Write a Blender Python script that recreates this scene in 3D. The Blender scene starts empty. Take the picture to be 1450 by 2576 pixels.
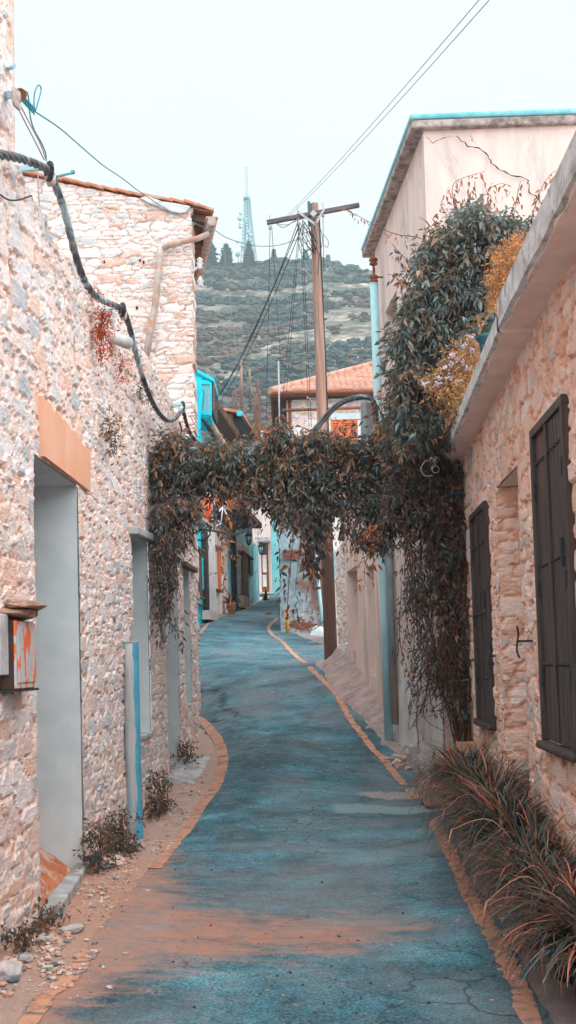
import bpy, math, random
import numpy as np
from mathutils import Vector, Matrix
random.seed(7); rng = np.random.default_rng(7)
sc = bpy.context.scene
COL = sc.collection
R = math.radians
# ------------------------------------------------------------------ camera
F = 2900.0; PW, PH = 1450.0, 2576.0
ROLL, PITCH = R(1.6), R(3.4)
CX = 725.0; CY = 1665.0 - F*math.tan(PITCH)
EH = 1.6
cr, sr, cp, sp = math.cos(ROLL), math.sin(ROLL), math.cos(PITCH), math.sin(PITCH)
fw = Vector((0, cp, sp)); upv = Vector((0, -sp, cp)); rt = Vector((1, 0, 0))
def ray(px, py):
    px, py = float(px), float(py); u = (px-CX)/F; v = (CY-py)/F
    return fw + (u*cr+v*sr)*rt + (-u*sr+v*cr)*upv
def P(px, py, Y):
    d = ray(px, py)
    return Vector((d.x*Y/d.y, Y, EH + d.z*Y/d.y))
class Plane:
    def __init__(s, a, k, side):
        s.a, s.k = a, k
        n = Vector((1, -k, 0)).normalized()
        s.n = n*side
    def pt(s, px, py, off=0.0):
        d = ray(px, py); o = s.n*off
        # X - o.x = a + k (Y - o.y)
        t = (s.a + o.x - s.k*o.y)/(d.x - s.k*d.y)
        return Vector((d.x*t, d.y*t, EH + d.z*t))
    def at(s, Y, Z, off=0.0):
        return Vector((s.a+s.k*Y, Y, Z)) + s.n*off
LW = Plane(-1.696, .0259, 1)
RW = Plane(1.29, .0397, -1)
FA = Plane(2.385, -.0707, -1)
LF = Plane(-5.08, .0863, 1)
cam = bpy.data.cameras.new('camera'); co = bpy.data.objects.new('camera', cam); COL.objects.link(co)
right = cr*rt - sr*upv; up2 = sr*rt + cr*upv
m = Matrix((right, up2, -fw)).transposed().to_4x4(); m.translation = Vector((0, 0, EH))
co.matrix_world = m
cam.sensor_fit = 'VERTICAL'; cam.sensor_height = 36.0; cam.lens = F/PH*36.0
cam.shift_y = (CY-PH/2)/PH
cam.clip_start = .05; cam.clip_end = 5000
sc.camera = co
# ------------------------------------------------------------------ numpy noise
def h2(ix, iy, s=0.0):
    return np.mod(np.sin(ix*127.1+iy*311.7+s*74.7)*43758.5453, 1.0)
def vnoise(x, y, s=0.0):
    ix, iy = np.floor(x), np.floor(y); fx, fy = x-ix, y-iy
    fx = fx*fx*(3-2*fx); fy = fy*fy*(3-2*fy)
    a, b = h2(ix, iy, s), h2(ix+1, iy, s); c, d = h2(ix, iy+1, s), h2(ix+1, iy+1, s)
    return (a*(1-fx)+b*fx)*(1-fy)+(c*(1-fx)+d*fx)*fy
def fbm(x, y, s=0.0, o=4):
    r = np.zeros_like(x, dtype=float); a = .5; t = 0
    for i in range(o):
        r += a*vnoise(x, y, s+i*3.1); t += a; x = x*2.03+11.3; y = y*2.01+7.7; a *= .5
    return r/t
def sstep(a, b, x):
    t = np.clip((x-a)/(b-a), 0, 1); return t*t*(3-2*t)
def rubble(u, v, cw, ch, seed):
    a = rubble1(u, v, cw, ch, seed); b = rubble1(u, v, cw*.5, ch*.52, seed+70)
    m_ = fbm(u*2.3/cw*.25, v*2.1/ch*.16, seed+90, 3) > .54
    return tuple(np.where(m_, q, p) for p, q in zip(a, b))
def rubble1(u, v, cw, ch, seed):
    """stone pattern: returns height 0..1, three randoms, edge distance"""
    wu = u + (fbm(u*13, v*13, seed+5, 3)-.5)*cw*.42 + (fbm(u*1.5, v*1.5, seed+4, 2)-.5)*cw*.4
    wv = v + (fbm(u*11, v*14, seed+9, 3)-.5)*ch*.55 + (fbm(u*1.1, v*1.1, seed+8, 2)-.5)*ch*1.0
    gx, gy = wu/cw, wv/ch
    gx = gx + .5*np.mod(np.floor(gy), 2)*0
    iy0 = np.floor(gy); f1 = np.full(u.shape, 9.); f2 = f1.copy(); ida = np.zeros(u.shape); idb = ida.copy()
    for dy in (-1, 0, 1):
        iy = iy0+dy; sh = h2(iy, iy*0+3, seed)*.9
        ix0 = np.floor(gx+sh)
        for dx in (-1, 0, 1):
            ix = ix0+dx
            px = ix+.5+(h2(ix, iy, seed+1)-.5)*.8 - sh
            py = iy+.5+(h2(ix, iy, seed+2)-.5)*.40
            sz = .75+.6*h2(ix, iy, seed+6)
            ax = np.abs(gx-px); ay = np.abs(gy-py)
            d = ((ax**4+ay**4)**.25)/sz
            m1 = d < f1
            f2 = np.where(m1, f1, np.minimum(f2, d)); f1 = np.where(m1, d, f1)
            ida = np.where(m1, ix, ida); idb = np.where(m1, iy, idb)
    e = f2-f1
    r1 = h2(ida, idb, seed+11); r2 = h2(ida, idb, seed+12); r3 = h2(ida, idb, seed+13)
    return e, r1, r2, r3
# ------------------------------------------------------------------ objects
ORG = {}
def tag(o, label=None, cat=None, group=None, kind=None):
    if label: o['label'] = label
    if cat: o['category'] = cat
    if group: o['group'] = group
    if kind: o['kind'] = kind
    return o
def thing(name, label, cat, loc, group=None):
    o = bpy.data.objects.new(name, None); COL.objects.link(o)
    o.empty_display_size = .2
    o.location = loc; ORG[o.name] = Vector(loc)
    return tag(o, label, cat, group)
def link(name, me, mats, parent=None, origin=None):
    o = bpy.data.objects.new(name, me); COL.objects.link(o)
    for m_ in (mats if isinstance(mats, (list, tuple)) else [mats]): me.materials.append(m_)
    if parent is not None:
        o.parent = parent; ORG[o.name] = ORG[parent.name]
    else:
        o.location = origin; ORG[o.name] = Vector(origin)
    return o
def mesh_np(name, V, Fq, mat, parent=None, smooth=False, attrs=None, mi=None):
    V = np.asarray(V, dtype=np.float64)
    if parent is not None: og = np.array(ORG[parent.name])
    else: og = np.array([V[:, 0].mean(), V[:, 1].mean(), V[:, 2].min()])
    V = V-og
    Fq = np.asarray(Fq, dtype=np.int32); n = Fq.shape[1]
    me = bpy.data.meshes.new(name)
    me.vertices.add(len(V)); me.vertices.foreach_set('co', V.ravel())
    me.loops.add(Fq.size); me.loops.foreach_set('vertex_index', Fq.ravel())
    me.polygons.add(len(Fq)); me.polygons.foreach_set('loop_start', np.arange(0, Fq.size, n, dtype=np.int32))
    me.polygons.foreach_set('loop_total', np.full(len(Fq), n, dtype=np.int32))
    me.polygons.foreach_set('use_smooth', np.full(len(Fq), smooth))
    if mi is not None: me.polygons.foreach_set('material_index', np.asarray(mi, dtype=np.int32))
    for k, a in (attrs or {}).items():
        at = me.color_attributes.new(k, 'FLOAT_COLOR', 'POINT')
        a = np.asarray(a, dtype=np.float32)
        if a.shape[1] == 3: a = np.hstack([a, np.ones((len(a), 1), np.float32)])
        at.data.foreach_set('color', a.ravel())
    me.update(); me.validate()
    return link(name, me, mat, parent, tuple(og))
class MB:
    def __init__(s): s.v = []; s.f = []; s.sm = []
    def add(s, vs, fs, smooth=False):
        b = len(s.v); s.v += [Vector(v) for v in vs]
        for f in fs: s.f.append([b+i for i in f]); s.sm.append(smooth)
        return s
    def box(s, c, sz, rot=None):
        hx, hy, hz = [q/2 for q in sz]; c = Vector(c); vs = []
        for x, y, z in ((-1,-1,-1),(1,-1,-1),(1,1,-1),(-1,1,-1),(-1,-1,1),(1,-1,1),(1,1,1),(-1,1,1)):
            p = Vector((x*hx, y*hy, z*hz))
            if rot is not None: p = rot @ p
            vs.append(c+p)
        return s.add(vs, [(0,3,2,1),(4,5,6,7),(0,1,5,4),(1,2,6,5),(2,3,7,6),(3,0,4,7)])
    def beam(s, a, b, w, h=None, up=Vector((0,0,1))):
        a, b = Vector(a), Vector(b); d = (b-a); L = d.length; d.normalize()
        if abs(d.dot(up)) > .95: up = Vector((0,1,0))
        x = d.cross(up).normalized(); z = x.cross(d)
        return s.box((a+b)/2, (w, L, h or w), Matrix((x, d, z)).transposed())
    def tube(s, pts, r, n=6, cap=True):
        pts = [Vector(p) for p in pts]; m_ = len(pts)
        rs = r if isinstance(r, (list, tuple)) else [r]*m_
        b = len(s.v); prev = None
        for i, p in enumerate(pts):
            d = (pts[min(i+1, m_-1)]-pts[max(i-1, 0)]).normalized()
            if prev is None:
                a = Vector((0,0,1)) if abs(d.z) < .9 else Vector((1,0,0))
                x = d.cross(a).normalized()
            else:
                x = (prev - d*prev.dot(d)).normalized()
            prev = x; y = d.cross(x)
            for j in range(n):
                t = 2*math.pi*j/n
                s.v.append(p + (x*math.cos(t)+y*math.sin(t))*rs[i])
        for i in range(m_-1):
            for j in range(n):
                s.f.append([b+i*n+j, b+i*n+(j+1)%n, b+(i+1)*n+(j+1)%n, b+(i+1)*n+j]); s.sm.append(True)
        if cap:
            s.f.append([b+j for j in range(n)][::-1]); s.sm.append(False)
            s.f.append([b+(m_-1)*n+j for j in range(n)]); s.sm.append(False)
        return s
    def prism(s, poly, ext):
        """poly: list of points, ext: extrusion vector"""
        n = len(poly); ext = Vector(ext); vs = [Vector(p) for p in poly]+[Vector(p)+ext for p in poly]
        fs = [list(range(n))[::-1], [n+i for i in range(n)]]+[[i, (i+1)%n, n+(i+1)%n, n+i] for i in range(n)]
        return s.add(vs, fs)
    def lathe(s, c, prof, n=16, axis='z'):
        c = Vector(c); vs = []; fs = []; m_ = len(prof)
        for r_, z in prof:
            for j in range(n):
                t = 2*math.pi*j/n; q = (r_*math.cos(t), r_*math.sin(t), z)
                if axis == 'x': q = (z, q[0], q[1])
                if axis == 'y': q = (q[0], z, q[1])
                vs.append(c+Vector(q))
        for i in range(m_-1):
            for j in range(n): fs.append((i*n+j, i*n+(j+1)%n, (i+1)*n+(j+1)%n, (i+1)*n+j))
        fs.append(list(range(n))[::-1]); fs.append([(m_-1)*n+j for j in range(n)])
        return s.add(vs, fs, True)
    def ball(s, c, r, n=8, sc_=(1,1,1)):
        prof = []; c = Vector(c); vs = []; fs = []
        k = n//2+1
        for i in range(k):
            a = math.pi*i/(k-1)-math.pi/2
            for j in range(n):
                t = 2*math.pi*j/n; vs.append(c+Vector((math.cos(a)*math.cos(t)*r*sc_[0], math.cos(a)*math.sin(t)*r*sc_[1], math.sin(a)*r*sc_[2])))
        for i in range(k-1):
            for j in range(n): fs.append((i*n+j, i*n+(j+1)%n, (i+1)*n+(j+1)%n, (i+1)*n+j))
        return s.add(vs, fs, True)
    def build(s, name, mat, parent=None, bevel=0):
        vs = s.v
        if parent is not None: og = ORG[parent.name]
        else:
            og = Vector((sum(v.x for v in vs)/len(vs), sum(v.y for v in vs)/len(vs), min(v.z for v in vs)))
        me = bpy.data.meshes.new(name); me.from_pydata([v-og for v in vs], [], s.f)
        me.polygons.foreach_set('use_smooth', s.sm); me.update()
        o = link(name, me, mat, parent, tuple(og))
        if bevel:
            b_ = o.modifiers.new('bevel', 'BEVEL'); b_.width = bevel; b_.segments = 2; b_.limit_method = 'ANGLE'
        return o
def spline(pts, n=8):
    pts = [Vector(p) for p in pts]; out = []
    for i in range(len(pts)-1):
        p0 = pts[max(i-1, 0)]; p1 = pts[i]; p2 = pts[i+1]; p3 = pts[min(i+2, len(pts)-1)]
        for j in range(n):
            t = j/n
            out.append(.5*((2*p1)+(p2-p0)*t+(2*p0-5*p1+4*p2-p3)*t*t+(3*p1-p0-3*p2+p3)*t**3))
    out.append(pts[-1]); return out
def sag(a, b, s, n=16):
    a, b = Vector(a), Vector(b)
    return [a.lerp(b, i/n)-Vector((0,0,s*4*(i/n)*(1-i/n))) for i in range(n+1)]
# ------------------------------------------------------------------ materials
def L(c):  # sRGB 0-255 -> linear
    return tuple(((q/255)/12.92 if q <= 10 else (((q/255)+.055)/1.055)**2.4) for q in c)
def newmat(name):
    m_ = bpy.data.materials.new(name); m_.use_nodes = True
    nt = m_.node_tree; b = nt.nodes['Principled BSDF']
    return m_, nt, b
def N(nt, typ, **kw):
    n = nt.nodes.new(typ)
    for k, v in kw.items(): setattr(n, k, v)
    return n
def mapping(nt, scale=(1,1,1), coord='Object'):
    tc = N(nt, 'ShaderNodeTexCoord'); mp = N(nt, 'ShaderNodeMapping'); mp.inputs['Scale'].default_value = scale
    nt.links.new(tc.outputs[coord], mp.inputs['Vector']); return mp.outputs[0]
def noise(nt, vec, s, det=6, rough=.6, dist=0):
    n = N(nt, 'ShaderNodeTexNoise'); n.inputs['Scale'].default_value = s; n.inputs['Detail'].default_value = det
    n.inputs['Roughness'].default_value = rough; n.inputs['Distortion'].default_value = dist
    nt.links.new(vec, n.inputs['Vector']); return n.outputs['Fac']
def ramp(nt, fac, stops, interp='LINEAR'):
    r_ = N(nt, 'ShaderNodeValToRGB'); r_.color_ramp.interpolation = interp
    e = r_.color_ramp.elements
    while len(e) < len(stops): e.new(.5)
    for i, (p, c) in enumerate(stops):
        e[i].position = p; e[i].color = (c, c, c, 1) if isinstance(c, (int, float)) else (*c[:3], 1)
    nt.links.new(fac, r_.inputs[0]); return r_.outputs[0]
def mix(nt, fac, a, b, mode='MIX'):
    n = N(nt, 'ShaderNodeMix', data_type='RGBA', blend_type=mode)
    for sock, val in ((n.inputs[0], fac), (n.inputs[6], a), (n.inputs[7], b)):
        if isinstance(val, (int, float)): sock.default_value = val
        elif isinstance(val, tuple): sock.default_value = (*val[:3], 1)
        else: nt.links.new(val, sock)
    return n.outputs[2]
def mth(nt, op, a, b=None, clamp=False):
    n = N(nt, 'ShaderNodeMath', operation=op); n.use_clamp = clamp
    for i, val in enumerate((a, b)):
        if val is None: continue
        if isinstance(val, (int, float)): n.inputs[i].default_value = val
        else: nt.links.new(val, n.inputs[i])
    return n.outputs[0]
def bump(nt, b, h, st=.3, dist=.01):
    n = N(nt, 'ShaderNodeBump'); n.inputs['Strength'].default_value = st; n.inputs['Distance'].default_value = dist
    nt.links.new(h, n.inputs['Height']); nt.links.new(n.outputs[0], b.inputs['Normal'])
def simple(name, c1, c2=None, scale=8, rough=.8, metal=0, bmp=.2, bd=.01, stretch=(1,1,1), c3=None, lo=.38, hi=.62, s3=2.0, spec=.3):
    m_, nt, b = newmat(name); c2 = c2 or tuple(q*.75 for q in c1)
    vec = mapping(nt, stretch); f = noise(nt, vec, scale, 7, .62)
    col = mix(nt, ramp(nt, f, [(lo, 0.), (hi, 1.)]), c1, c2)
    if c3:
        g = noise(nt, vec, s3, 8, .7, .5); col = mix(nt, ramp(nt, g, [(.52, 0.), (.62, 1.)]), col, c3)
    nt.links.new(col, b.inputs['Base Color'])
    b.inputs['Roughness'].default_value = rough; b.inputs['Metallic'].default_value = metal
    b.inputs['Specular IOR Level'].default_value = spec
    if bmp: bump(nt, b, noise(nt, vec, scale*3, 8, .7), bmp, bd)
    return m_
def stonemat(name, pal, mortar, tint, ms=.10, stains=((.52,.60,.66), .5)):
    m_, nt, b = newmat(name)
    at = N(nt, 'ShaderNodeAttribute'); at.attribute_name = 'stone'
    sep = N(nt, 'ShaderNodeSeparateColor'); nt.links.new(at.outputs['Color'], sep.inputs[0])
    vec = mapping(nt); vs = mapping(nt, (1, 1, 4))
    n = len(pal); stops = [(i/n, c) for i, c in enumerate(pal)]
    base = ramp(nt, sep.outputs[0], stops, 'CONSTANT')
    f1 = noise(nt, vs, 9, 8, .65, .6); f2 = noise(nt, vec, 38, 8, .7); f3 = noise(nt, vec, 1.3, 5, .6)
    base = mix(nt, ramp(nt, f1, [(.35, 0.), (.7, .75)]), base, tint)
    base = mix(nt, mth(nt, 'MULTIPLY', ramp(nt, noise(nt, vs, 21, 6, .7, .4), [(.5, 0.), (.62, 1.)]), .5), base, stains[0])
    edge = mth(nt, 'ADD', sep.outputs[2], mth(nt, 'MULTIPLY', mth(nt, 'SUBTRACT', f2, .5), .22))
    mm = mth(nt, 'MULTIPLY', ramp(nt, edge, [(ms*.3, 1.), (ms*1.5, 0.)]), ramp(nt, noise(nt, vec, 3.5, 5, .7), [(.3, .35), (.6, .95)]))
    col = mix(nt, mm, base, mortar)
    gap = mth(nt, 'MULTIPLY', ramp(nt, edge, [(.0, 1.), (.085, 0.)]), ramp(nt, noise(nt, vec, 2.4, 6, .7), [(.38, 0.1), (.54, .9)]))
    col = mix(nt, gap, col, L((136,100,86)))
    v = ramp(nt, f2, [(.26, .7), (.45, 1.0), (.7, 1.08)])
    col = mix(nt, .75, col, v, 'MULTIPLY')
    col = mix(nt, mth(nt, 'MULTIPLY', ramp(nt, f3, [(.42, 0.), (.64, 1.)]), stains[1]), col, mix(nt, .5, col, mortar))
    nt.links.new(col, b.inputs['Base Color']); b.inputs['Roughness'].default_value = .93
    b.inputs['Specular IOR Level'].default_value = .15
    hb = mth(nt, 'ADD', mth(nt, 'MULTIPLY', f1, .7), f2)
    vo = N(nt, 'ShaderNodeTexVoronoi'); vo.inputs['Scale'].default_value = 17; wv = N(nt, 'ShaderNodeMix', data_type='VECTOR'); wv.inputs[0].default_value = .12
    nt.links.new(vs, wv.inputs[4]); nn_ = N(nt, 'ShaderNodeTexNoise'); nn_.inputs['Scale'].default_value = 9; nt.links.new(vec, nn_.inputs['Vector']); nt.links.new(nn_.outputs['Color'], wv.inputs[5]); nt.links.new(wv.outputs[1], vo.inputs['Vector'])
    hb = mth(nt, 'ADD', hb, mth(nt, 'MULTIPLY', vo.outputs['Distance'], .3))
    bump(nt, b, hb, .75, .016)
    return m_
M = {}
pinkw = L((238,212,204)); palegrey = L((224,222,224)); bluegrey = L((140,157,168)); peach = L((226,172,144)); ochre = L((206,134,96))
M['stone_left'] = stonemat('stone_left', [pinkw, L((236,232,234)), L((240,220,214)), L((236,202,188)), L((160,176,188)), L((244,238,238)), L((234,186,160)), palegrey, L((206,210,212)), L((240,218,206))], L((234,196,178)), L((240,230,228)), .13)
M['stone_gable'] = stonemat('stone_gable', [palegrey, L((236,228,224)), pinkw, L((240,236,234)), L((172,182,188)), pinkw, L((222,178,158)), palegrey, L((206,208,210)), L((204,150,124)), pinkw], L((206,186,176)), L((240,232,228)), .10)
M['stone_right'] = stonemat('stone_right', [L((240,214,200)), L((236,200,180)), L((238,222,214)), L((230,184,158)), L((242,228,220)), L((180,182,188)), L((236,196,174)), L((240,214,200)), L((222,160,126))], L((222,158,128)), L((240,216,202)), .15)
M['plaster_blue'] = simple('plaster_blue', L((216,228,232)), L((204,218,224)), 5, .9, bmp=.15, bd=.004)
M['plaster_pink'] = simple('plaster_pink', L((224,206,200)), L((208,192,188)), 2.2, .92, bmp=.4, bd=.008, c3=L((188,178,178)), s3=1.7, stretch=(2.2,2.2,.6))
M['plaster_low'] = simple('plaster_low', L((230,212,204)), L((212,194,188)), 2.0, .92, bmp=.5, bd=.01, c3=L((196,172,160)), s3=1.4, stretch=(2,2,.35))
M['plaster_old'] = simple('plaster_old', L((176,194,200)), L((140,154,160)), 2.4, .92, bmp=.7, bd=.02, c3=L((140,98,84)), s3=1.1)
M['plaster_white'] = simple('plaster_white', L((228,228,226)), L((204,204,202)), 3, .9, bmp=.3)
M['turq'] = simple('turq', L((20,206,222)), L((16,184,206)), 3, .7, bmp=.1, bd=.004)
M['turq_pale'] = simple('turq_pale', L((130,205,212)), L((112,188,198)), 2, .85, bmp=.15, bd=.005)
M['blue_wall'] = simple('blue_wall', L((140,200,210)), L((118,180,192)), 2, .85, bmp=.2, c3=L((96,116,124)))
M['peach_board'] = simple('peach_board', L((234,182,154)), L((228,168,138)), 2.5, .85, bmp=.06, bd=.003, c3=L((234,188,162)))
M['concrete'] = simple('concrete', L((196,200,202)), L((160,160,162)), 6, .92, bmp=.5, bd=.01, c3=L((150,140,134)), s3=3)
M['concrete_white'] = simple('concrete_white', L((214,218,220)), L((180,184,186)), 10, .92, bmp=.6, bd=.015, c3=L((150,145,142)), s3=5)
M['soffit'] = simple('soffit', L((240,220,210)), L((226,204,194)), 4, .92, bmp=.5, bd=.01)
M['parapet_blue'] = simple('parapet_blue', L((140,200,208)), L((96,176,190)), 7, .7, bmp=.3)
M['parapet_edge'] = simple('parapet_edge', L((186,176,172)), L((120,108,106)), 9, .95, bmp=.9, bd=.02)
M['pipe_blue'] = simple('pipe_blue', L((176,220,228)), L((156,206,216)), 5, .55, bmp=.15, bd=.003, c3=L((176,208,212)), stretch=(1,1,.3))
M['pipe_grey'] = simple('pipe_grey', L((150,160,164)), L((120,128,132)), 5, .6, bmp=.2, bd=.003, c3=L((170,150,140)), s3=1.6, stretch=(1,1,.3))
M['pipe_left'] = simple('pipe_left', L((190,196,198)), L((176,178,178)), 30, .85, bmp=.5, bd=.004, c3=L((70,160,190)), s3=2.2, stretch=(2,2,.12))
M['rust'] = simple('rust', L((150,92,66)), L((108,70,56)), 14, .9, bmp=.5)
M['galv'] = simple('galv', L((190,180,176)), L((160,140,130)), 6, .7, metal=.0, bmp=.3, c3=L((196,140,112)), s3=3)
M['dish_grey'] = simple('dish_grey', L((176,180,182)), L((150,152,156)), 9, .7, bmp=.2)
M['iron'] = simple('iron', L((54,62,68)), L((36,40,44)), 20, .6, bmp=.3)
M['cable'] = simple('cable', L((98,104,110)), L((60,66,72)), 9, .5, bmp=.3, bd=.003, c3=L((170,196,204)), s3=1.6)
M['wire'] = simple('wire', L((44,52,58)), None, 12, .6, bmp=0)
M['wire_grey'] = simple('wire_grey', L((120,128,132)), None, 12, .6, bmp=0)
M['wire_turq'] = simple('wire_turq', L((24,140,160)), None, 12, .5, bmp=0)
M['rope'] = simple('rope', L((196,184,178)), L((160,150,148)), 60, .9, bmp=.4, bd=.003)
M['shutter'] = simple('shutter', L((82,76,76)), L((58,50,50)), 4, .55, bmp=.35, bd=.003, stretch=(9,9,.5), c3=L((104,70,58)), s3=.6)
M['shutter_groove'] = simple('shutter_groove', L((30,26,28)), None, 8, .8, bmp=0)
M['orange_paint'] = simple('orange_paint', L((236,128,84)), L((220,110,70)), 6, .7, bmp=.1)
M['terracotta'] = simple('terracotta', L((206,138,108)), L((170,108,84)), 5, .9, bmp=.5, bd=.01, c3=L((190,160,146)), s3=3, lo=.3, hi=.7)
M['brown_wood'] = simple('brown_wood', L((118,92,80)), L((84,64,58)), 5, .85, bmp=.5, stretch=(1,1,.3))
M['dark_wood'] = simple('dark_wood', L((84,66,60)), L((52,42,42)), 5, .85, bmp=.4)
M['beam_pale'] = simple('beam_pale', L((206,176,158)), L((150,124,112)), 7, .85, bmp=.5)
M['glass'] = simple('glass', L((160,200,208)), L((90,140,150)), 1.2, .15, bmp=0, spec=.8)
M['glass_dark'] = simple('glass_dark', L((40,48,56)), None, 2, .2, bmp=0, spec=.8)
M['white_paint'] = simple('white_paint', L((214,226,230)), L((196,208,212)), 4, .7, bmp=.1)
M['bollard'] = simple('bollard', L((248,160,40)), L((236,130,30)), 5, .6, bmp=.2, c3=L((150,80,40)), s3=5)
M['black'] = simple('black', L((30,34,40)), L((18,20,24)), 10, .8, bmp=.2)
M['white_plastic'] = simple('white_plastic', L((216,220,220)), None, 10, .4, bmp=0)
M['stem'] = simple('stem', L((112,86,72)), L((72,56,50)), 20, .9, bmp=.4)
M['pot'] = simple('pot', L((40,62,76)), L((26,40,52)), 8, .6, bmp=.1)
M['pot_teal'] = simple('pot_teal', L((50,110,126)), L((40,90,104)), 8, .5, bmp=.1)
M['tower'] = simple('tower', L((92,160,174)), L((120,176,186)), 1, .6, bmp=0)
M['dish'] = simple('dish', L((150,200,208)), None, 1, .6, bmp=0)
M['soil'] = simple('soil', L((222,142,104)), L((196,116,82)), 9, .97, bmp=.9, bd=.03, c3=L((226,196,180)), s3=6)
M['hoodstone'] = simple('hoodstone', L((206,168,150)), L((150,116,104)), 12, .95, bmp=1.0, bd=.02)
M['rock'] = simple('rock', L((206,196,190)), L((160,160,164)), 14, .95, bmp=.7, bd=.01)
M['rock_dark'] = simple('rock_dark', L((96,110,120)), None, 14, .95, bmp=.5)
# pole wood with long streaks
def polewood():
    m_, nt, b = newmat('pole_wood'); v = mapping(nt, (26, 26, .9)); v2 = mapping(nt, (1, 1, .35))
    f = noise(nt, v, 1.0, 8, .7, .3); g = noise(nt, v2, 2.0, 5, .6)
    c = ramp(nt, f, [(.3, L((70,58,56))), (.43, L((126,106,98))), (.6, L((168,144,134))), (.75, L((206,184,174)))])
    c = mix(nt, mth(nt, 'MULTIPLY', ramp(nt, g, [(.45, 0.), (.7, 1.)]), .6), c, L((178,130,108)))
    z = N(nt, 'ShaderNodeSeparateXYZ'); tc = N(nt, 'ShaderNodeTexCoord'); nt.links.new(tc.outputs['Object'], z.inputs[0])
    lowm = ramp(nt, mth(nt, 'ADD', mth(nt, 'MULTIPLY', z.outputs[2], .25), mth(nt, 'MULTIPLY', g, .2)), [(.55, 1.), (1., 0.)])
    c = mix(nt, mth(nt, 'MULTIPLY', lowm, .82), c, L((84,52,46)))   # creosote-soaked foot
    nt.links.new(c, b.inputs['Base Color']); b.inputs['Roughness'].default_value = .85; bump(nt, b, f, .8, .02); return m_
M['pole'] = polewood()
M['crossarm'] = simple('crossarm', L((112,108,110)), L((76,72,76)), 3, .85, bmp=.5, stretch=(1,12,12))
def peelmat():
    m_, nt, b = newmat('peeling_paint'); v = mapping(nt, (1, 1, .42))
    f = noise(nt, v, 13, 5, .55, .3)
    c = ramp(nt, f, [(.0, L((224,106,62))), (.47, L((240,120,70))), (.49, L((196,202,206))), (.8, L((176,172,172)))], 'LINEAR')
    nt.links.new(c, b.inputs['Base Color']); b.inputs['Roughness'].default_value = .8; bump(nt, b, ramp(nt, f, [(.46, 1.), (.5, 0.)]), .5, .004); return m_
M['peel'] = peelmat()
def leafmat(name, trans=.25):
    m_, nt, b = newmat(name)
    at = N(nt, 'ShaderNodeAttribute'); at.attribute_name = 'tone'
    nt.links.new(at.outputs['Color'], b.inputs['Base Color']); b.inputs['Roughness'].default_value = .5
    b.inputs['Specular IOR Level'].default_value = .35
    tr = N(nt, 'ShaderNodeBsdfTranslucent'); nt.links.new(at.outputs['Color'], tr.inputs[0])
    mx = N(nt, 'ShaderNodeMixShader'); mx.inputs[0].default_value = trans
    nt.links.new(b.outputs[0], mx.inputs[1]); nt.links.new(tr.outputs[0], mx.inputs[2])
    nt.links.new(mx.outputs[0], nt.nodes['Material Output'].inputs[0]); return m_
M['leaf'] = leafmat('leaf'); M['blade'] = leafmat('blade', .15)
# ================================================================== GROUND
cp_pts = []
def gp(v, dz=0): cp_pts.append((v[0], v[1], v[2]+dz))
for px, py in ((0,2405),(110,2290),(225,2180),(345,2088),(430,1965),(497,1850)): gp(LW.pt(px, py))
for X, Y, Z in ((-1.7,4.6,-.03),(-1.7,2.5,-.09),(-1.5,0,-.16),(0,0,-.14),(1.5,0,-.12),(-1.6,-4,-.28),(1.5,-4,-.26),(1.5,4.6,.0),(1.55,7.5,.14),(1.7,10.4,.27),(0,4.6,-.01),(-4,4,0),(4,4,.1)): cp_pts.append((X,Y,Z))
for px, py in ((1108,2000),(1052,1928),(994,1848),(955,1792),(905,1718),(860,1660)): gp(FA.pt(px, py))
gp(P(833,1662,21.5)); gp(P(640,1690,20.6)); gp(P(705,1588,30)); gp(P(812,1592,30)); gp(P(668,1506,45))
gp(P(700,1493,50)); gp(P(600,1585,30)); gp(P(560,1850,15.0)); gp(P(560,1640,24))
for px, py in ((500,1572),(549,1548),(596,1535),(630,1523),(652,1513)): gp(LF.pt(px, py))
for X, Y, Z in ((-9,20,1.0),(-9,33,2.6),(8,20,2.),(8,30,2.6),(-8,10,0),(8,10,.5),(-6,50,4.4),(6,50,4.6),(0,60,5.4)): cp_pts.append((X,Y,Z))
CPT = np.array(cp_pts)
def _U(r2): return np.where(r2 > 1e-9, .5*r2*np.log(np.maximum(r2, 1e-9)), 0.)
SX = 3.0   # compress Y so that the fit is smooth along the lane
def _q(x, y): return np.asarray(x)*1.0, np.asarray(y)/SX
_qx, _qy = _q(CPT[:,0], CPT[:,1])
_n = len(CPT)
_A = _U((_qx[:,None]-_qx)**2+(_qy[:,None]-_qy)**2) + np.eye(_n)*.02
_Pm = np.stack([np.ones(_n), _qx, _qy], 1)
_S = np.block([[_A, _Pm], [_Pm.T, np.zeros((3,3))]])
_w = np.linalg.solve(_S, np.concatenate([CPT[:,2], np.zeros(3)]))
def gz(x, y):
    x, y = np.broadcast_arrays(np.asarray(x, float), np.asarray(y, float)); sh = x.shape
    qx, qy = _q(x.ravel(), y.ravel())
    r2 = (qx[:,None]-_qx)**2+(qy[:,None]-_qy)**2
    z = _U(r2) @ _w[:_n] + _w[_n] + _w[_n+1]*qx + _w[_n+2]*qy
    return z.reshape(sh)
def gz1(x, y): return float(gz(np.array([x]), np.array([y]))[0])
def G(px, py, lo=2.0, hi=60.0):
    d = ray(px, py); lo_t, st = lo, .25
    t = lo; prev = None
    ys = np.arange(lo, hi, .1); xs = d.x/d.y*ys; zs = EH+d.z/d.y*ys
    diff = zs-gz(xs, ys); k = np.where(diff < 0)[0]
    i = k[0] if len(k) else len(ys)-1
    if i > 0:
        a, b_ = diff[i-1], diff[i]; y = ys[i-1]+(ys[i]-ys[i-1])*a/(a-b_)
    else: y = ys[0]
    x = d.x/d.y*y
    return Vector((x, y, gz1(x, y)))
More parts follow.
